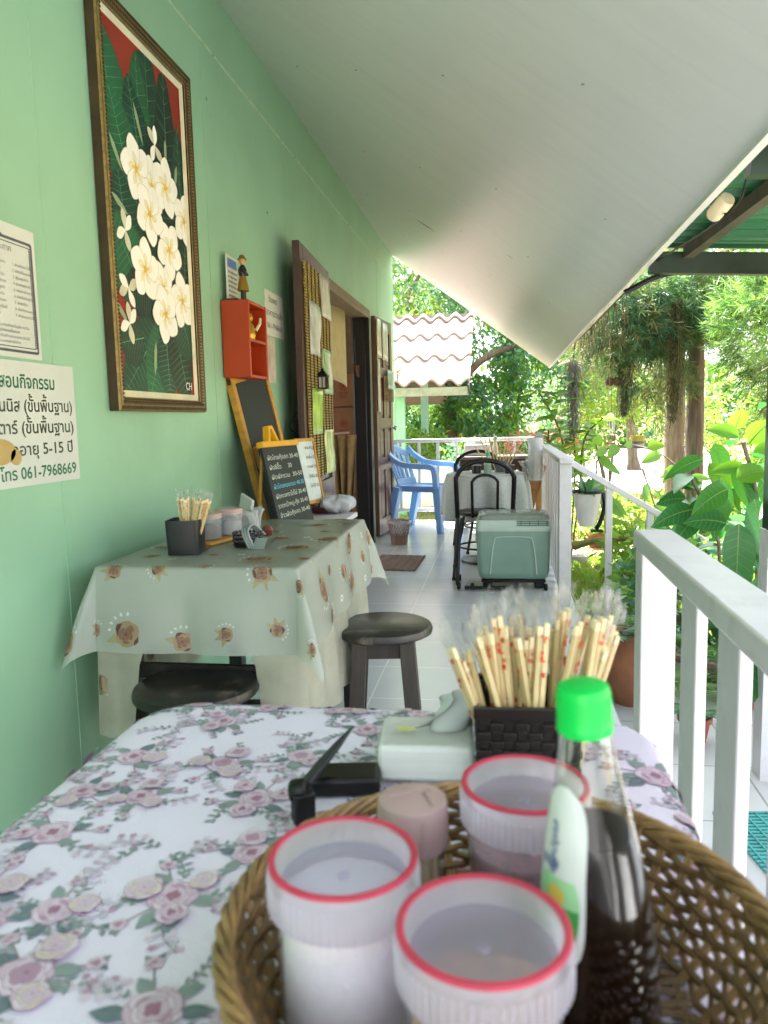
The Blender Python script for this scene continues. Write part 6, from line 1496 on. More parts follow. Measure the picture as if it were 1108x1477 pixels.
tree('broadleaf_tree', 'light green spreading tree beyond the gravel drive', (3.4, 21, G), [(3.4, 21, G), (3.3, 21, 1.6), (3.5, 21, 3)], .14, [([(3.4, 21, 2.2), (2.6, 21, 3.2), (1.6, 21, 3.8)], .08, .03)],
     [((1.7, 21, 3.4), (1.6, 1.4, 1.5), 4200, (2, 4, 5, 5)), ((3.6, 21.5, 4.4), (2.0, 1.5, 1.8), 5200, (2, 4, 4, 5)), ((2.9, 21, 1.7), (1.3, 1.1, .8), 2600, (2, 4, 5, 5))], MT, .17, .06, m_bark)
# feathery conifers: needle sprays
nd_dark = LM('needle_dark_green', '#3a6040', '#4f7a3c', .3); nd_mid = LM('needle_mid_green', '#5c7c48', '#7f9c4c', .35); nd_lime = LM('needle_lime', '#6f9a44', '#86b044', .35); nd_brown = LM('needle_dry', '#6c7048', '#85864c', .3)
def conifer(label, base, trunk, r0, limbs, sprays, bark, group='feathery conifers beside the garden'):
    t_ = thing('conifer_tree', label, 'tree', base, 0, group)
    o = MB(); trunk_mb(o, trunk, r0, r0 * .6, 14)
    for pts, ra, rb in limbs: trunk_mb(o, pts, ra, rb, 7)
    obj('trunk', o, bark, t_, world=True)
    P_, D_, I_, L_ = [], [], [], []
    for (c, rad, n, wts, hang, ln) in sprays:
        tufts = blob_pts(c, rad, n); per = 26
        for q in tufts:
            ax = Vector(q - np.array(c)); ax.z *= .4; ax = ax.normalized() * .8 + Vector((0, 0, -hang)) + Vector(rng.normal(size=3)) * .3; ax.normalize()
            tt = rng.random(per); base_ = np.array(q) + np.outer(tt * ln, np.array(ax)); d = np.array(ax) * .8 + rng.normal(size=(per, 3)) * .55
            P_.append(base_); D_.append(d); L_.append(ln * rng.uniform(.35, .7, per)); k = wts[int(rng.integers(len(wts)))]; I_.append(np.full(per, k))
    p = np.concatenate(P_); leaf_cloud('crown', p, np.concatenate(D_), np.concatenate(L_), np.full(len(p), .008) * rng.uniform(.7, 1.4, len(p)), [nd_dark, nd_mid, nd_lime, nd_brown], np.concatenate(I_), t_, fold=.1)
    return t_
conifer('tall conifer with a pale grey trunk hung with dark moss', (2.40, 11.3, G), [(2.40, 11.3, G), (2.38, 11.3, 1.2), (2.34, 11.3, 3), (2.3, 11.3, 6)], .155,
        [([(2.35, 11.3, 2.2), (1.6, 11, 2.6), (.9, 10.8, 2.5)], .04, .015), ([(2.35, 11.3, 3), (3.2, 11, 3.3), (4, 11, 3.2)], .05, .015)],
        [((1.9, 11.0, 2.75), (.9, .8, .75), 330, (0, 0, 1, 3), .5, .26), ((1.45, 10.9, 2.1), (.55, .5, .45), 170, (0, 3, 3, 1), .9, .24), ((2.5, 11, 3.4), (1.2, 1, .7), 260, (0, 1, 2), .4, .28), ((3.3, 11.2, 2.6), (.8, .7, .7), 200, (1, 2, 1), .6, .26)], m_bark)
conifer('stout conifer with a red brown trunk spotted with lichen', (1.92, 8.25, G), [(1.92, 8.25, G), (1.93, 8.25, 1), (1.92, 8.25, 2.2), (1.9, 8.3, 5)], .10,
        [([(1.92, 8.25, 1.9), (1.5, 8.0, 2.35), (.9, 7.4, 2.55), (.62, 7.0, 2.5)], .04, .014), ([(1.92, 8.25, 2.0), (2.6, 8.1, 2.25), (3.1, 8, 2.2)], .04, .012)],
        [((1.75, 8.2, 2.25), (.55, .5, .42), 240, (0, 0, 0, 1), .4, .22), ((1.25, 7.9, 2.05), (.45, .4, .38), 170, (0, 0, 3), .7, .2), ((2.55, 8.1, 2.35), (.5, .45, .35), 190, (1, 0, 2), .5, .22), ((1.55, 8.1, 1.62), (.34, .3, .3), 90, (3, 3, 0), 1.0, .2)] + [(tuple(P(px, py, Y=yy)), (.26, .3, .22), nn, ww, .5, .17) for px, py, yy, nn, ww in ((905, 420, 7.6, 130, (0, 0, 1)), (940, 425, 7.8, 150, (0, 0, 0, 1)), (975, 440, 8.0, 150, (0, 0, 1)), (900, 455, 7.7, 120, (0, 0, 3)), (945, 475, 7.9, 150, (0, 0, 0)), (990, 410, 8.2, 150, (0, 1, 1)), (880, 480, 8.0, 100, (0, 3, 3)), (1010, 455, 8.4, 110, (0, 1)))], m_bark2)
conifer('bright lime conifer at the right below the awning beam', (2.62, 7.6, G), [(2.62, 7.6, G), (2.6, 7.6, .9), (2.64, 7.6, 2.3)], .085, [],
        [((2.32, 7.2, 1.90), (.40, .38, .40), 330, (2, 1, 1, 0), .1, .2), ((2.6, 7.3, 1.45), (.42, .35, .28), 150, (1, 0, 3), .9, .22), ((2.75, 7.4, 2.15), (.40, .38, .40), 200, (2, 1, 0), .2, .2)], m_bark2)
conifer('slanting conifer farther back at the right edge', (3.6, 10.0, G), [(3.6, 10.0, G), (3.45, 10, 1), (3.25, 10, 2.2), (3.2, 10, 4)], .13, [],
        [((3.6, 10.2, 2.2), (.9, .8, .9), 280, (1, 2, 0), .5, .26), ((3.9, 10.4, 1.1), (.8, .7, .5), 160, (1, 2, 2), .7, .24), ((4.6, 11, 3), (1, .9, 1.2), 200, (1, 0), .5, .28)], m_bark2)
# shrubs
def shrub(label, base, blobs, mats, L, W, name='shrub', group='garden shrubs', droop=.1):
    t_ = thing(name, label, 'shrub', base, 0, group); o = MB()
    for (c, rad, n, wts) in blobs:
        for k in range(4): o.tube(bez([base, Vector(base).lerp(Vector(c), .5) + Vector((random.uniform(-.05, .05), 0, 0)), Vector(c) + Vector((random.uniform(-.6, .6) * rad[0], random.uniform(-.6, .6) * rad[1], random.uniform(-.2, .7) * rad[2]))], 4), [.016 - .012 * i / 8 for i in range(9)], 5)
    obj('stem', o, m_bark, t_, world=True)
    P_, D_, I_ = [], [], []
    for (c, rad, n, wts) in blobs:
        p = blob_pts(c, rad, n, .35); P_.append(p); d = rng.normal(size=p.shape) + (p - np.array(c)) / np.array(rad) * .8; d[:, 2] -= droop * 2; D_.append(d); I_.append(rng.choice(wts, len(p)))
    p = np.concatenate(P_); leaf_cloud('foliage', p, np.concatenate(D_), L * rng.uniform(.6, 1.3, len(p)), W * rng.uniform(.7, 1.2, len(p)), mats, np.concatenate(I_), t_)
    return t_
shrub('dark glossy shrub behind the far railing left of the lace table', (-.55, 10.6, G), [((-.55, 10.6, .25), (.42, .4, .55), 1100, (0, 1, 1, 2))], MT, .10, .05)
shrub('yellow green shrub under the hut posts', (-1.3, 12.3, G), [((-1.25, 12.4, .35), (.6, .4, .6), 1200, (2, 4, 5, 5))], MT, .11, .05)
shrub('low mid green shrub between the hut and the forked tree', (-.6, 13.4, G), [((-.6, 13.4, .1), (.8, .5, .5), 1200, (0, 2, 2, 4))], MT, .10, .045)
shrub('bushy green shrub in front of the dark red car', (.25, 14.6, G), [((.15, 14.6, .4), (.7, .5, .6), 1300, (2, 2, 4, 1)), ((.75, 14.2, .2), (.5, .4, .5), 700, (2, 4, 5))], MT, .10, .045)
shrub('bright yellow green shrub beyond the hanging shells', (1.9, 14.4, G), [((1.5, 14.4, 1.2), (.45, .4, .9), 900, (4, 5, 5)), ((2.1, 15, 1.6), (.5, .4, .9), 900, (4, 5, 5, 2))], MT, .10, .04)
shrub('tall grey green shrub behind the hanging moss', (.95, 13.4, G), [((.75, 13.2, 1.0), (.5, .4, .85), 1300, (3, 3, 1, 2)), ((1.2, 13.4, .55), (.55, .4, .5), 900, (4, 2, 5))], MT, .075, .03)
shrub('sunlit yellow shrub at the far side between the two conifer trunks', (4.4, 14.5, G), [((4.3, 14.5, 1.0), (.9, .6, 1.2), 1700, (4, 5, 5, 2)), ((3.4, 15.5, .9), (.7, .5, 1.0), 1200, (4, 5, 3))], MT, .11, .045)
shrub('broad shrub at the right edge behind the awning post', (3.6, 6.2, G), [((3.2, 6.2, .6), (.7, .6, .8), 1500, (0, 2, 4, 2)), ((2.7, 5.6, .1), (.5, .5, .4), 700, (0, 1, 2))], MT, .11, .05)
shrub('lime shrub crowding the grass under the stair handrail', (1.15, 6.6, G), [((1.1, 6.5, -.05), (.35, .35, .28), 420, (4, 5, 2)), ((1.5, 6.9, .1), (.35, .3, .35), 420, (4, 2, 5))], MT, .12, .05)
shrub('yellow green shrub between the handrail and the conifer trunks', (1.55, 9.2, G), [((1.45, 9.1, -.05), (.5, .4, .33), 600, (4, 5, 5, 2)), ((1.0, 9.6, -.1), (.4, .4, .25), 400, (4, 5))], MT, .11, .045)
shrub('mid green shrub at the foot of the red brown trunk', (2.0, 7.3, G), [((2.0, 7.2, .0), (.4, .35, .4), 600, (0, 2, 4, 4))], MT, .11, .05)
shrub('tall airy lime shrub in front of the lime conifer', (2.35, 6.4, G), [((2.25, 6.3, .65), (.42, .35, .45), 750, (4, 5, 2, 4)), ((2.0, 6.2, .2), (.35, .3, .35), 450, (2, 4))], MT, .10, .042)
# lime branch plant just outside the railing
lp = thing('lime_leaf_plant', 'lime-leaved plant arching over the far railing by the plastic cups', 'plant', (.62, 7.4, G))
o = MB(); stems = [[(.62, 7.4, G), (.60, 7.3, .5), (.50, 7.1, 1.0), (.32, 7.0, 1.33)], [(.62, 7.4, G), (.66, 7.3, .6), (.62, 7.1, 1.05), (.58, 7.0, 1.42)], [(.62, 7.4, G), (.7, 7.3, .4), (.72, 7.1, .9), (.86, 6.9, 1.1)], [(.62, 7.4, G), (.5, 7.3, .4), (.42, 7.1, .75), (.40, 7.0, 1.0)]]
for s in stems: o.tube(bez(s, 5), .008, 6)
obj('stem', o, lf_brown, lp, world=True)
o = MB(); R7 = random.Random(77)
for s in stems:
    b_ = bez(s, 8)
    for i in range(8, len(b_)):
        for sg in (-1, 1):
            if R7.random() < .95: a = R7.uniform(0, 6.28); o.leaf(b_[i], (math.cos(a), math.sin(a) * .7 - .2, R7.uniform(-.1, .5)), (0, -.3, 1), R7.uniform(.13, .20), R7.uniform(.08, .11), R7.choice((0, 0, 1)), droop=.3)
obj('foliage', o, [lf_lime, LM('leaf_fresh', '#86bc3a', '#b0e038', .55)], lp, world=True)
# large-leaved plant by the awning post
bl = thing('broadleaf_plant', 'large-leaved plant leaning over the near railing beside the awning post', 'plant', (1.15, 3.4, -.2))
big = [LM('big_leaf_dark', '#2f6a34', '#3f8a3a', .3, .3), LM('big_leaf_mid', '#38742f', '#559a2e', .38, .3), LM('big_leaf_bright', '#4f8a2c', '#7cb02c', .42, .3), LM('big_leaf_rib', '#86a860', '#9ab860', .3)]  # brightest green goes on the upper leaves, sunlight put into their colour
stems = [[(1.15, 3.9, -.3), (1.12, 3.6, .3), (1.05, 3.4, .75), (.96, 3.3, 1.0)], [(1.15, 3.9, -.3), (1.2, 3.7, .4), (1.18, 3.5, .9), (1.12, 3.4, 1.22)], [(1.15, 3.9, -.3), (1.25, 3.6, .3), (1.2, 3.3, .6), (1.02, 3.0, .80)], [(1.15, 3.9, -.3), (1.0, 3.7, .3), (.92, 3.5, .6), (.78, 3.4, .86)], [(1.15, 3.9, -.3), (1.3, 3.7, .2), (1.35, 3.5, .6), (1.42, 3.4, 1.0)]]
o = MB()
for s in stems: o.tube(bez(s, 5), .008, 6)
obj('stem', o, m_bark, bl, world=True)
o = MB(); R7 = random.Random(5)
def bleaf(px, py, Y, L, W, ang, mi, droop=.3, tilt=.5):
    """leaf hanging at a point of space seen at this pixel; ang is its direction in the picture plane"""
    p = P(px, py, Y=Y); a = math.radians(ang); o.leaf(p, (math.cos(a), -.25, math.sin(a)), (.15, -1, tilt), L, W, mi, droop=droop, fold=.10, seg=9, rib=3)
for a in ((1040, 690, 3.3, .20, .115, -100, 1), (1066, 755, 3.0, .22, .125, -95, 0), (1058, 675, 3.4, .19, .10, -60, 1), (1022, 668, 3.5, .20, .11, -50, 2), (1015, 662, 3.5, .18, .07, 190, 1), (1000, 735, 3.3, .18, .09, 185, 0), (1012, 740, 3.3, .15, .09, 215, 0), (1088, 720, 3.1, .20, .12, -80, 0), (1080, 640, 3.5, .18, .10, 60, 2), (1066, 630, 3.5, .17, .07, 150, 2), (1085, 655, 3.4, .17, .08, 20, 2), (1050, 705, 3.2, .16, .10, 200, 1),
          (1030, 640, 3.6, .15, .09, -70, 1), (1078, 675, 3.4, .18, .06, 170, 2), (1062, 690, 3.3, .15, .09, 30, 2), (1020, 720, 3.4, .16, .09, -130, 0), (990, 720, 3.5, .14, .08, 170, 0), (1048, 755, 3.2, .19, .10, 160, 0), (1090, 770, 3.1, .2, .1, -70, 0), (1010, 700, 3.5, .14, .07, 160, 1), (1075, 800, 3.1, .18, .12, -120, 0), (1100, 830, 3.0, .16, .1, -100, 0), (1085, 930, 2.8, .17, .12, -95, 0), (1060, 620, 3.7, .14, .08, 80, 2), (1098, 690, 3.2, .16, .11, -60, 1)): bleaf(*a)
for s in stems:
    b_ = bez(s, 8)
    for i in range(4, len(b_), 2):
        a = R7.uniform(0, 6.28); o.leaf(b_[i], (math.cos(a), math.sin(a), R7.uniform(-.2, .4)), (0, -.2, 1), R7.uniform(.10, .17), R7.uniform(.06, .09), R7.choice((0, 0, 1)), droop=.4, seg=6)
obj('foliage', o, big, bl, world=True)
# pinnate fern-leaf sapling in front of the trunks
def fern(name, label, base, fr_, mat, L=.35, cat='fern', group=None):
    t_ = thing(name, label, cat, base, 0, group); o = MB(); R_ = random.Random(int(abs(base[0] * 1000)))
    for k in range(fr_):
        a = 2 * PI * k / fr_ + R_.uniform(-.3, .3); el = R_.uniform(.5, 1.2); l = L * R_.uniform(.7, 1.2)
        pts = [Vector((math.cos(a) * l * t * math.cos(el * (1 - t * .6)), math.sin(a) * l * t * math.cos(el * (1 - t * .6)), l * (t * math.sin(el) - .55 * t * t))) for t in [i / 14 for i in range(15)]]
        o.tube(pts, .0022, 4)
        for i in range(2, 15):
            d = (pts[i] - pts[i - 1]).normalized(); sd = d.cross(Vector((0, 0, 1))).normalized(); w = l * .26 * math.sin(PI * (i / 15) ** .7)
            for sg in (-1, 1): o.leaf(pts[i], sd * sg + d * .45, (0, 0, 1), w, w * .28, droop=.15, seg=3)
    obj('fronds', o, mat, t_); return t_
fern('fern', 'bright green fern beside the foot of the stair handrail', (.78, 5.5, -.34), 15, lf_lime, .42)
fern('fern', 'pale silvery fern by the second handrail baluster', (.92, 5.0, -.1), 9, lf_grey, .32)
fern('fern', 'dark fern growing behind the near railing post', (.72, 4.0, -.3), 13, lf_dark, .5)
fern('fern', 'green fern low behind the balusters of the near railing', (1.25, 3.55, -.1), 13, lf_mid, .42)
fern('fern', 'green fern by the red clay pot', (.98, 3.62, -.16), 12, lf_mid, .36)
shrub('leafy ground shrub filling the gap behind the near railing', (1.05, 4.3, G), [((.95, 4.3, .1), (.35, .3, .38), 700, (0, 0, 1, 2)), ((1.45, 4.2, .25), (.4, .35, .5), 700, (0, 2, 4))], MT, .085, .045)
shrub('dark shrub under the large-leaved plant', (1.5, 3.95, G), [((1.4, 3.95, .35), (.35, .25, .5), 700, (0, 0, 1, 2))], MT, .10, .055)
# strap-leaved plant in a white pot hung on the railing post
hp = thing('hanging_pot', 'white pot with a black edge hung outside the railing post', 'pot', (.50, 4.72, .46))
o = MB(); o.lathe([(0, 0), (.045, 0), (.062, .05), (.075, .13), (.082, .20), (.078, .20), (.07, .13), (0, .12)], 24); obj('body', o, M('white_glazed_pot', '#c6c4c2', .3, dirt=.2), hp)
o = MB(); o.lathe([(.08, .195), (.087, .2), (.087, .215), (.079, .215)], 24); o.tube(bez([(.088, .0, .2), (.10, 0, .12), (.075, .0, .02), (.05, 0, -.02)], 5), .014, 6); o.box((.055, 0, -.03), (.07, .05, .012)); obj('black_edge', o, m_metal, hp)
o = MB(); o.tube(bez([(-.085, 0, .2), (-.1, 0, .30), (-.1, 0, .395), (-.14, 0, .405), (-.15, 0, .38)], 4), .005, 6); obj('hook', o, m_white, hp)
sp_ = thing('strap_leaf_plant', 'dark strap-leaved orchid plant in the white hung pot', 'plant', (.50, 4.72, .62))
o = MB(); R7 = random.Random(3)
for k in range(15):
    a = k * 2.4; e = R7.uniform(.5, 1.5); o.leaf((0, 0, 0), (math.cos(a) * math.cos(e), math.sin(a) * math.cos(e), math.sin(e)), (-math.cos(a) * math.sin(e), -math.sin(a) * math.sin(e), math.cos(e)), R7.uniform(.16, .26), R7.uniform(.028, .045), 0, droop=.35, seg=7)
obj('foliage', o, lf_dark, sp_)
# arching heart-leaf climber and dry stems beyond the handrail
cl = thing('climbing_plant', 'thin arching stems with pale green leaves above the stair handrail', 'plant', (.75, 5.4, G))
o = MB(); ss_ = [[(.75, 5.4, G), (.7, 5.4, .3), (.62, 5.3, .8), (.78, 5.2, .92), (1.0, 5.1, .86), (1.2, 5.0, .66)], [(.75, 5.4, G), (.72, 5.4, .2), (.68, 5.4, .65), (.62, 5.4, .95)], [(1.2, 5.6, G), (1.2, 5.6, .2), (1.22, 5.5, .9)], [(1.2, 5.6, G), (1.1, 5.6, .3), (.95, 5.5, .75)]]
for s in ss_: o.tube(bez(s, 6), .0055, 5)
obj('stem', o, m_bark, cl, world=True)
o = MB(); R7 = random.Random(6)
for s in ss_:
    b_ = bez(s, 8)
    for i in range(8, len(b_), 3): a = R7.uniform(0, 6.28); o.leaf(b_[i], (math.cos(a), -.3, R7.uniform(-.9, .4)), (0, -1, .4), R7.uniform(.09, .17), R7.uniform(.05, .08), R7.choice((0, 1)), droop=.3, seg=6)
obj('foliage', o, [lf_lime, lf_mid], cl, world=True)
# hanging moss, shells and pots
def moss(label, top, h, w, n=90, col='#5b5a50', seed=1):
    t_ = thing('hanging_moss', label, 'hanging plant', top, 0, None); R_ = random.Random(seed); o = MB()
    for k in range(n // 2):
        x, y = R_.gauss(0, w * .35), R_.gauss(0, w * .3); l = h * R_.uniform(.45, 1.0); z0 = -R_.uniform(0, h * .25)
        o.tube([(x * .5 + R_.uniform(-.01, .01), y * .5, z0), (x + R_.uniform(-.02, .02), y, z0 - l * .35), (x + R_.uniform(-.03, .03), y, z0 - l * .7), (x + R_.uniform(-.03, .03), y, z0 - l)], [.0026, .0024, .002, .001], 3)
    o2 = MB()
    obj('strands', o, M('moss_' + col[1:], col, .95, var=.3), t_); o = MB(); o.tube([(0, 0, -.02), (0, 0, .9)], .0025, 4); obj('cord', o, m_metal, t_)
    m = n * 14; tt = rng.random(m) ** 1.4; pts = np.stack([rng.normal(size=m) * w * (.30 + .1 * np.sin(tt * 9)) * (1 - .45 * tt), rng.normal(size=m) * w * .28, -tt * h], 1)
    dd = rng.normal(size=(m, 3)) * .55; dd[:, 2] -= 1.0
    lc_ = leaf_cloud('tuft', pts, dd, .07 * rng.uniform(.5, 1.3, m), np.full(m, .007), [M('moss_' + col[1:], col)], None, t_, world=False)
    return t_
q = P(828, 520, Y=7.0); moss('dark grey moss bundle hanging beyond the eave corner', tuple(q), .62, .10, 60, '#626259', 2)
q = P(902, 520, Y=8.0); moss('short dark moss clump left of the grey conifer trunk', tuple(q), .52, .10, 90, '#4c4f3c', 3)
q = P(975, 430, Y=7.6); moss('long brown moss beard hanging in front of the grey conifer trunk', tuple(q), 1.1, .11, 110, '#454424', 4)
q = P(957, 490, Y=9.6); moss('broad olive moss beard behind the long brown one', tuple(q), 1.1, .26, 90, '#5c6234', 5)
hs_ = thing('hanging_shells', 'pair of hanging brown coconut shell pots under a lime plant', 'hanging pot', tuple(P(885, 552, Y=8.0)))
for sg in (-1, 1):
    o = MB(); R_ = rot('Y', -18 * sg); o.lathe([(0, 0), (.02, .002), (.036, .014), (.044, .035), (.04, .06), (.03, .078), (.012, .088), (.0, .09)], 16, (sg * .048, 0, -.03), R=R_); obj('shell', o, M('coconut_shell', '#4a331e', .7, var=.3, bump=.3), hs_)
o = MB(); o.tube([(-.05, 0, .05), (0, 0, .4), (.05, 0, .05)], .002, 4); o.tube([(0, 0, .4), (0, 0, 1.2)], .002, 4); obj('cord', o, m_metal, hs_)
o = MB(); R7 = random.Random(9)
for k in range(46): a = R7.uniform(0, 6.28); o.leaf((R7.uniform(-.07, .07), R7.uniform(-.05, .05), R7.uniform(.05, .36)), (math.cos(a), math.sin(a), R7.uniform(-.2, .8)), (0, 0, 1), .08, .035, droop=.4, seg=4)
obj('foliage', o, lf_lime, hs_)
pp_ = P(920, 637, Y=8.0)
sp2 = thing('striped_pot', 'small striped yellow and grey basket pot hanging on thin wires', 'hanging pot', (pp_.x, pp_.y, pp_.z - .065))
o = MB(); o.lathe([(0, 0), (.055, 0), (.058, .02)], 20, mi=0); o.lathe([(.058, .02), (.062, .045)], 20, mi=1); o.lathe([(.062, .045), (.066, .07)], 20, mi=0); o.lathe([(.066, .07), (.076, .125), (.07, .125), (.06, .08), (0, .08)], 20, mi=2)
obj('body', o, [M('pot_grey', '#5f5a62', .5), M('pot_pale', '#9a959a', .5), M('pot_yellow', '#a8983c', .5)], sp2)
o = MB()
for a in (0, 2.1, 4.2): o.tube([(.07 * math.cos(a), .07 * math.sin(a), .12), (0, 0, .6)], .0015, 4)
o.tube([(0, 0, .6), (0, 0, 1.3)], .0015, 4); obj('wire', o, m_metal, sp2)
o = MB()
for k in range(12): a = k * 2.4; o.leaf((0, 0, .09), (math.cos(a), math.sin(a), .9), (0, 0, 1), .11, .014, droop=.5, seg=5)
obj('foliage', o, lf_mid, sp2)
wd = thing('wooden_tag', 'small pale carved wooden tag hanging by the far railing', 'ornament', tuple(P(804, 612, Y=9.3)))
o = MB(); o.box((0, 0, 0), (.05, .012, .12)); o.lathe([(.0, .062), (.016, .07), (.02, .085), (.012, .1), (0, .102)], 10); obj('tag', o, M('pale_carved_wood', '#b99a76', .7, var=.2), wd, bevel=.004)
o = MB(); o.tube([(0, 0, .1), (0, 0, .9)], .002, 4); obj('cord', o, m_metal, wd)
wc2 = thing('wind_chime', 'pale tubular wind chime hanging beyond the handrail', 'chime', tuple(P(882, 595, Y=7.2)))
o = MB(); o.lathe([(0, .0), (.03, -.01), (.034, -.02), (0, -.02)], 12)
for k in range(5): a = k * 2 * PI / 5; o.tube([(.022 * math.cos(a), .022 * math.sin(a), -.03), (.022 * math.cos(a), .022 * math.sin(a), -.17 - .01 * k)], .004, 6)
obj('tubes', o, m_steel, wc2); o = MB(); o.tube([(0, 0, 0), (0, 0, .7)], .0015, 4); obj('cord', o, m_metal, wc2)
sg_ = thing('orchid_spray', 'dry orchid spray with small brown flowers hanging above the pot', 'plant', tuple(P(878, 630, Y=6.4)))
o = MB(); o.tube(bez([(0, 0, .02), (-.01, 0, -.08), (.01, 0, -.17)], 4), .003, 5); o.tube([(0, 0, .02), (0, 0, .8)], .0015, 4)
for k, (x, z) in enumerate(((-.03, .0), (.03, .01), (.0, -.05), (.04, -.05), (-.03, -.1), (.02, -.16))): o.lathe([(0, -.012), (.016, -.004), (.018, .004), (0, .014)], 8, (x, 0, z)); o.tube([(0, 0, z + .01), (x, 0, z)], .0015, 4)
obj('spray', o, M('dry_flower', '#8a6f5c', .8, var=.3), sg_)
rt_ = thing('hanging_roots', 'thin dry roots and twigs trailing from the eave above the stair handrail', 'roots', (.53, 4.6, 1.65))
o = MB(); R7 = random.Random(15)
for k in range(26):
    y = R7.uniform(-1.1, 1.3); x = R7.uniform(-.003, .006); l = R7.uniform(.05, .24); z = 0.0
    o.tube(bez([(x, y, z), (x + R7.uniform(-.02, .03), y + R7.uniform(-.05, .05), z - l * .5), (x + R7.uniform(-.02, .05), y + R7.uniform(-.08, .08), z - l)], 4), [.003 - .00025 * i for i in range(9)], 4)
o.tube([(.0, -1.25, .004), (.008, 0, .002), (.0, 1.4, .004)], .004, 5)
obj('roots', o, M('dry_root', '#4d4335', .95, var=.3), rt_)
# pots on the ground and terrace
m_terra = M('terracotta', '#7d4f34', .8, var=.2, scale=9, bump=.2, dirt=.45, dirtcol='#6a5440', dscale=6); m_rpot = M('red_plastic_pot', '#8a3a30', .5, var=.1)
jar = thing('clay_jar', 'rounded terracotta jar on the ground behind the near railing post', 'jar', (.56, 3.45, -.16))
o = MB(); o.lathe([(0, 0), (.07, 0), (.10, .05), (.125, .13), (.12, .2), (.09, .26), (.075, .29), (.085, .31), (.095, .315), (.085, .325), (.06, .30), (.07, .26), (.0, .24)], 28); obj('body', o, m_terra, jar)
for sg in (-1, 1):
    o = MB(); o.tube(bez([(sg * .08, 0, .29), (sg * .135, 0, .30), (sg * .14, 0, .24), (sg * .112, 0, .21)], 5), .013, 7); obj('handle', o, m_terra, jar)
jp = fern('fern', 'dark fern growing out of the terracotta jar', (.56, 3.45, .12), 10, lf_dark, .3)
def pot(label, loc, r, h, mat, plant=None, pl=None):
    t_ = thing('plant_pot', label, 'plant pot', loc, 0, None); o = MB(); o.lathe([(0, 0), (r * .72, 0), (r * .95, h * .8), (r * 1.08, h * .8), (r * 1.1, h), (r * .98, h), (r * .9, h * .85), (0, h * .85)], 24); obj('body', o, mat, t_)
    o = MB(); o.lathe([(0, h * .86), (r * .9, h * .86)], 16); obj('soil', o, M('dark_soil', '#2e241c', .95), t_)
    if plant: fern('potted_plant', pl, (loc[0], loc[1], loc[2] + h * .85), 9, plant, r * 3, 'plant')
pot('red clay pot on the terrace behind the balusters', (.74, 3.05, -.16), .06, .10, m_rpot, lf_dark, 'dark leafy plant in the red clay pot on the terrace')
pot('red pot by the edge of the garden step', (1.05, 3.45, -.16), .07, .11, m_rpot)
pot('brown clay pot on the leafy ground beyond the handrail', (1.05, 8.9, G), .11, .17, m_terra, lf_lime, 'yellow green plant in the brown clay pot beyond the handrail')
pot('small terracotta pot standing right of the stair handrail', (1.5, 7.8, G), .12, .2, m_terra, lf_mid, 'green plant in the small terracotta pot right of the handrail')
pot('grey pot by the far trunk', (1.9, 7.5, G), .12, .2, M('grey_pot', '#6a6864', .8), lf_grey, 'pale plant in the grey pot by the red brown trunk')
lg = MB(); trunk_mb(lg, [(.62, 6.9, -.02), (.9, 6.7, .07), (1.3, 6.5, .09), (1.8, 6.4, .05)], .03, .018, 8); tag(obj('fallen_branch', lg, M('mossy_bark', '#6d7040', .95, var=.35, bump=.7, bscale=30)), 'long mossy branch lying across stones beyond the stair handrail', 'branch')
lg = MB(); trunk_mb(lg, [(1.0, 3.1, .02), (.95, 3.3, .03), (.8, 3.6, .0), (.72, 3.9, -.05)], .026, .018, 8); tag(obj('fallen_branch', lg, m_bark), 'broken grey branch leaning behind the white awning post', 'branch')
R8 = random.Random(4); k = 0
for x, y in ((.75, 7.9), (1.05, 7.4), (1.3, 8.3), (1.7, 7.0), (.6, 8.4), (1.45, 6.2)):
    o = MB(); r_ = R8.uniform(.09, .17); o.lathe([(0, -.5 * r_), (r_ * .9, -.4 * r_), (r_ * 1.05, 0), (r_ * .8, .45 * r_), (0, .6 * r_)], 12); o.v = [tuple(Vector(p) * (1 + .22 * noise.noise(Vector(p) * 9 + Vector((x, y, 0))))) for p in o.v]
    o_ = obj('garden_stone', o, m_concrete); o_.location = (x, y, G + .03); tag(o_, 'rough grey garden stone among leaves beyond the handrail', 'stone', 'garden stones beyond the handrail')
# teal mat on the terrace
o = MB(); u0 = Vector((.66, 2.46, 0)); e1 = Vector((.52, .06, 0)); e2 = Vector((.09, -.5, 0)); n = 26
for k in range(n): a = u0 + e2 * (k / n); o.sweep([a + Vector((0, 0, -.155)), a + e1 + Vector((0, 0, -.155))], .010, .007)
for k in range(14): a = u0 + e1 * ((k + .5) / 14); o.sweep([a + Vector((0, 0, -.153)), a + e2 + Vector((0, 0, -.153))], .006, .007)
tag(obj('door_mat', o, M('teal_rubber_mat', '#3f9a98', .6, var=.15)), 'teal open-weave rubber mat on the white terrace tiles', 'mat')
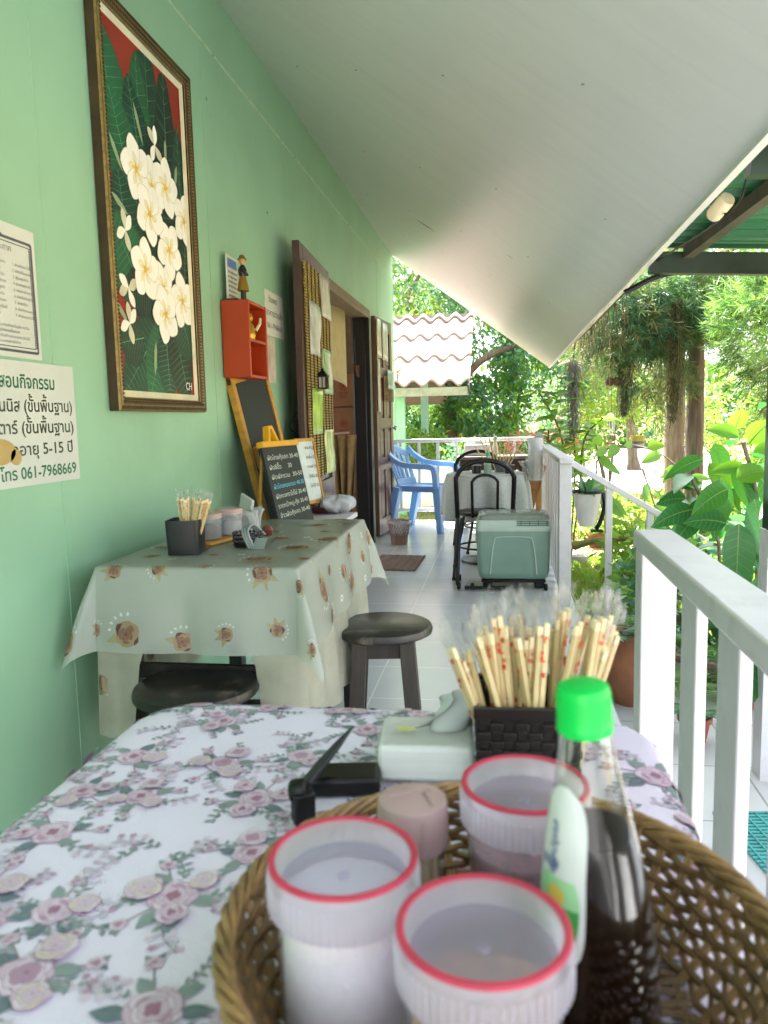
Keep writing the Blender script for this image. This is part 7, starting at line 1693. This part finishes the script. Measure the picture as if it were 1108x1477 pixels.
# grass, ground leaves, distant wood
def blades(name, label, x0, x1, y0, y1, n, h, mats, z=G):
    p = np.stack([rng.uniform(x0, x1, n), rng.uniform(y0, y1, n), np.full(n, z)], 1)
    keep = np.array([noise.noise(Vector((q[0] * 1.3, q[1] * 1.3, 3))) > -.28 for q in p]); p = p[keep]; n = len(p)
    d = rng.normal(size=(n, 3)) * .45; d[:, 2] = 1
    o = leaf_cloud(name, p, d, h * rng.uniform(.5, 1.3, n), np.full(n, .012), mats, rng.integers(0, len(mats), n), None, fold=.1); return tag(o, label, 'grass', None, 'stuff')
blades('grass', 'short bright grass in the garden beyond the white post', .45, 2.6, 4.9, 8.2, 15000, .07, [lf_lime, lf_mid, lf_yel])
blades('grass', 'thin scattered grass farther out in the garden', -3, 5, 8.6, 14.5, 16000, .09, [lf_lime, lf_mid, lf_yel, lf_brown])
n = 5000; p = np.stack([rng.uniform(-2, 4, n), rng.uniform(5, 14.4, n), np.full(n, G + .012)], 1); d = rng.normal(size=(n, 3)); d[:, 2] *= .25
tag(leaf_cloud('leaf_litter', p, d, .07 * rng.uniform(.6, 1.4, n), np.full(n, .035), [lf_brown, M('litter_tan', '#a08a60', .9, var=.3), M('litter_pale', '#b8a98a', .9, var=.2)], rng.integers(0, 3, n)), 'dry fallen leaves scattered over the garden soil', 'leaf litter', None, 'stuff')
n = 30000; x = rng.uniform(-26, 34, n); z = rng.random(n) ** 1.25 * 13 + G; y = 36 + rng.uniform(0, 5, n) + 2 * np.sin(x * .8)
p = np.stack([x, y, z], 1); keep = np.array([noise.noise(Vector((q[0] * .35, q[2] * .4, 7))) > -.30 + .022 * q[2] for q in p]); p = p[keep]; n = len(p)
k = np.clip(((np.array([noise.noise(Vector(q) * .45) for q in p]) + .5) * 6).astype(int), 0, 5)
tag(leaf_cloud('distant_wood', p, rng.normal(size=(n, 3)), .55 * rng.uniform(.6, 1.4, n), np.full(n, .3), MT, k), 'distant mass of pale green trees beyond the drive', 'wood', None, 'stuff')
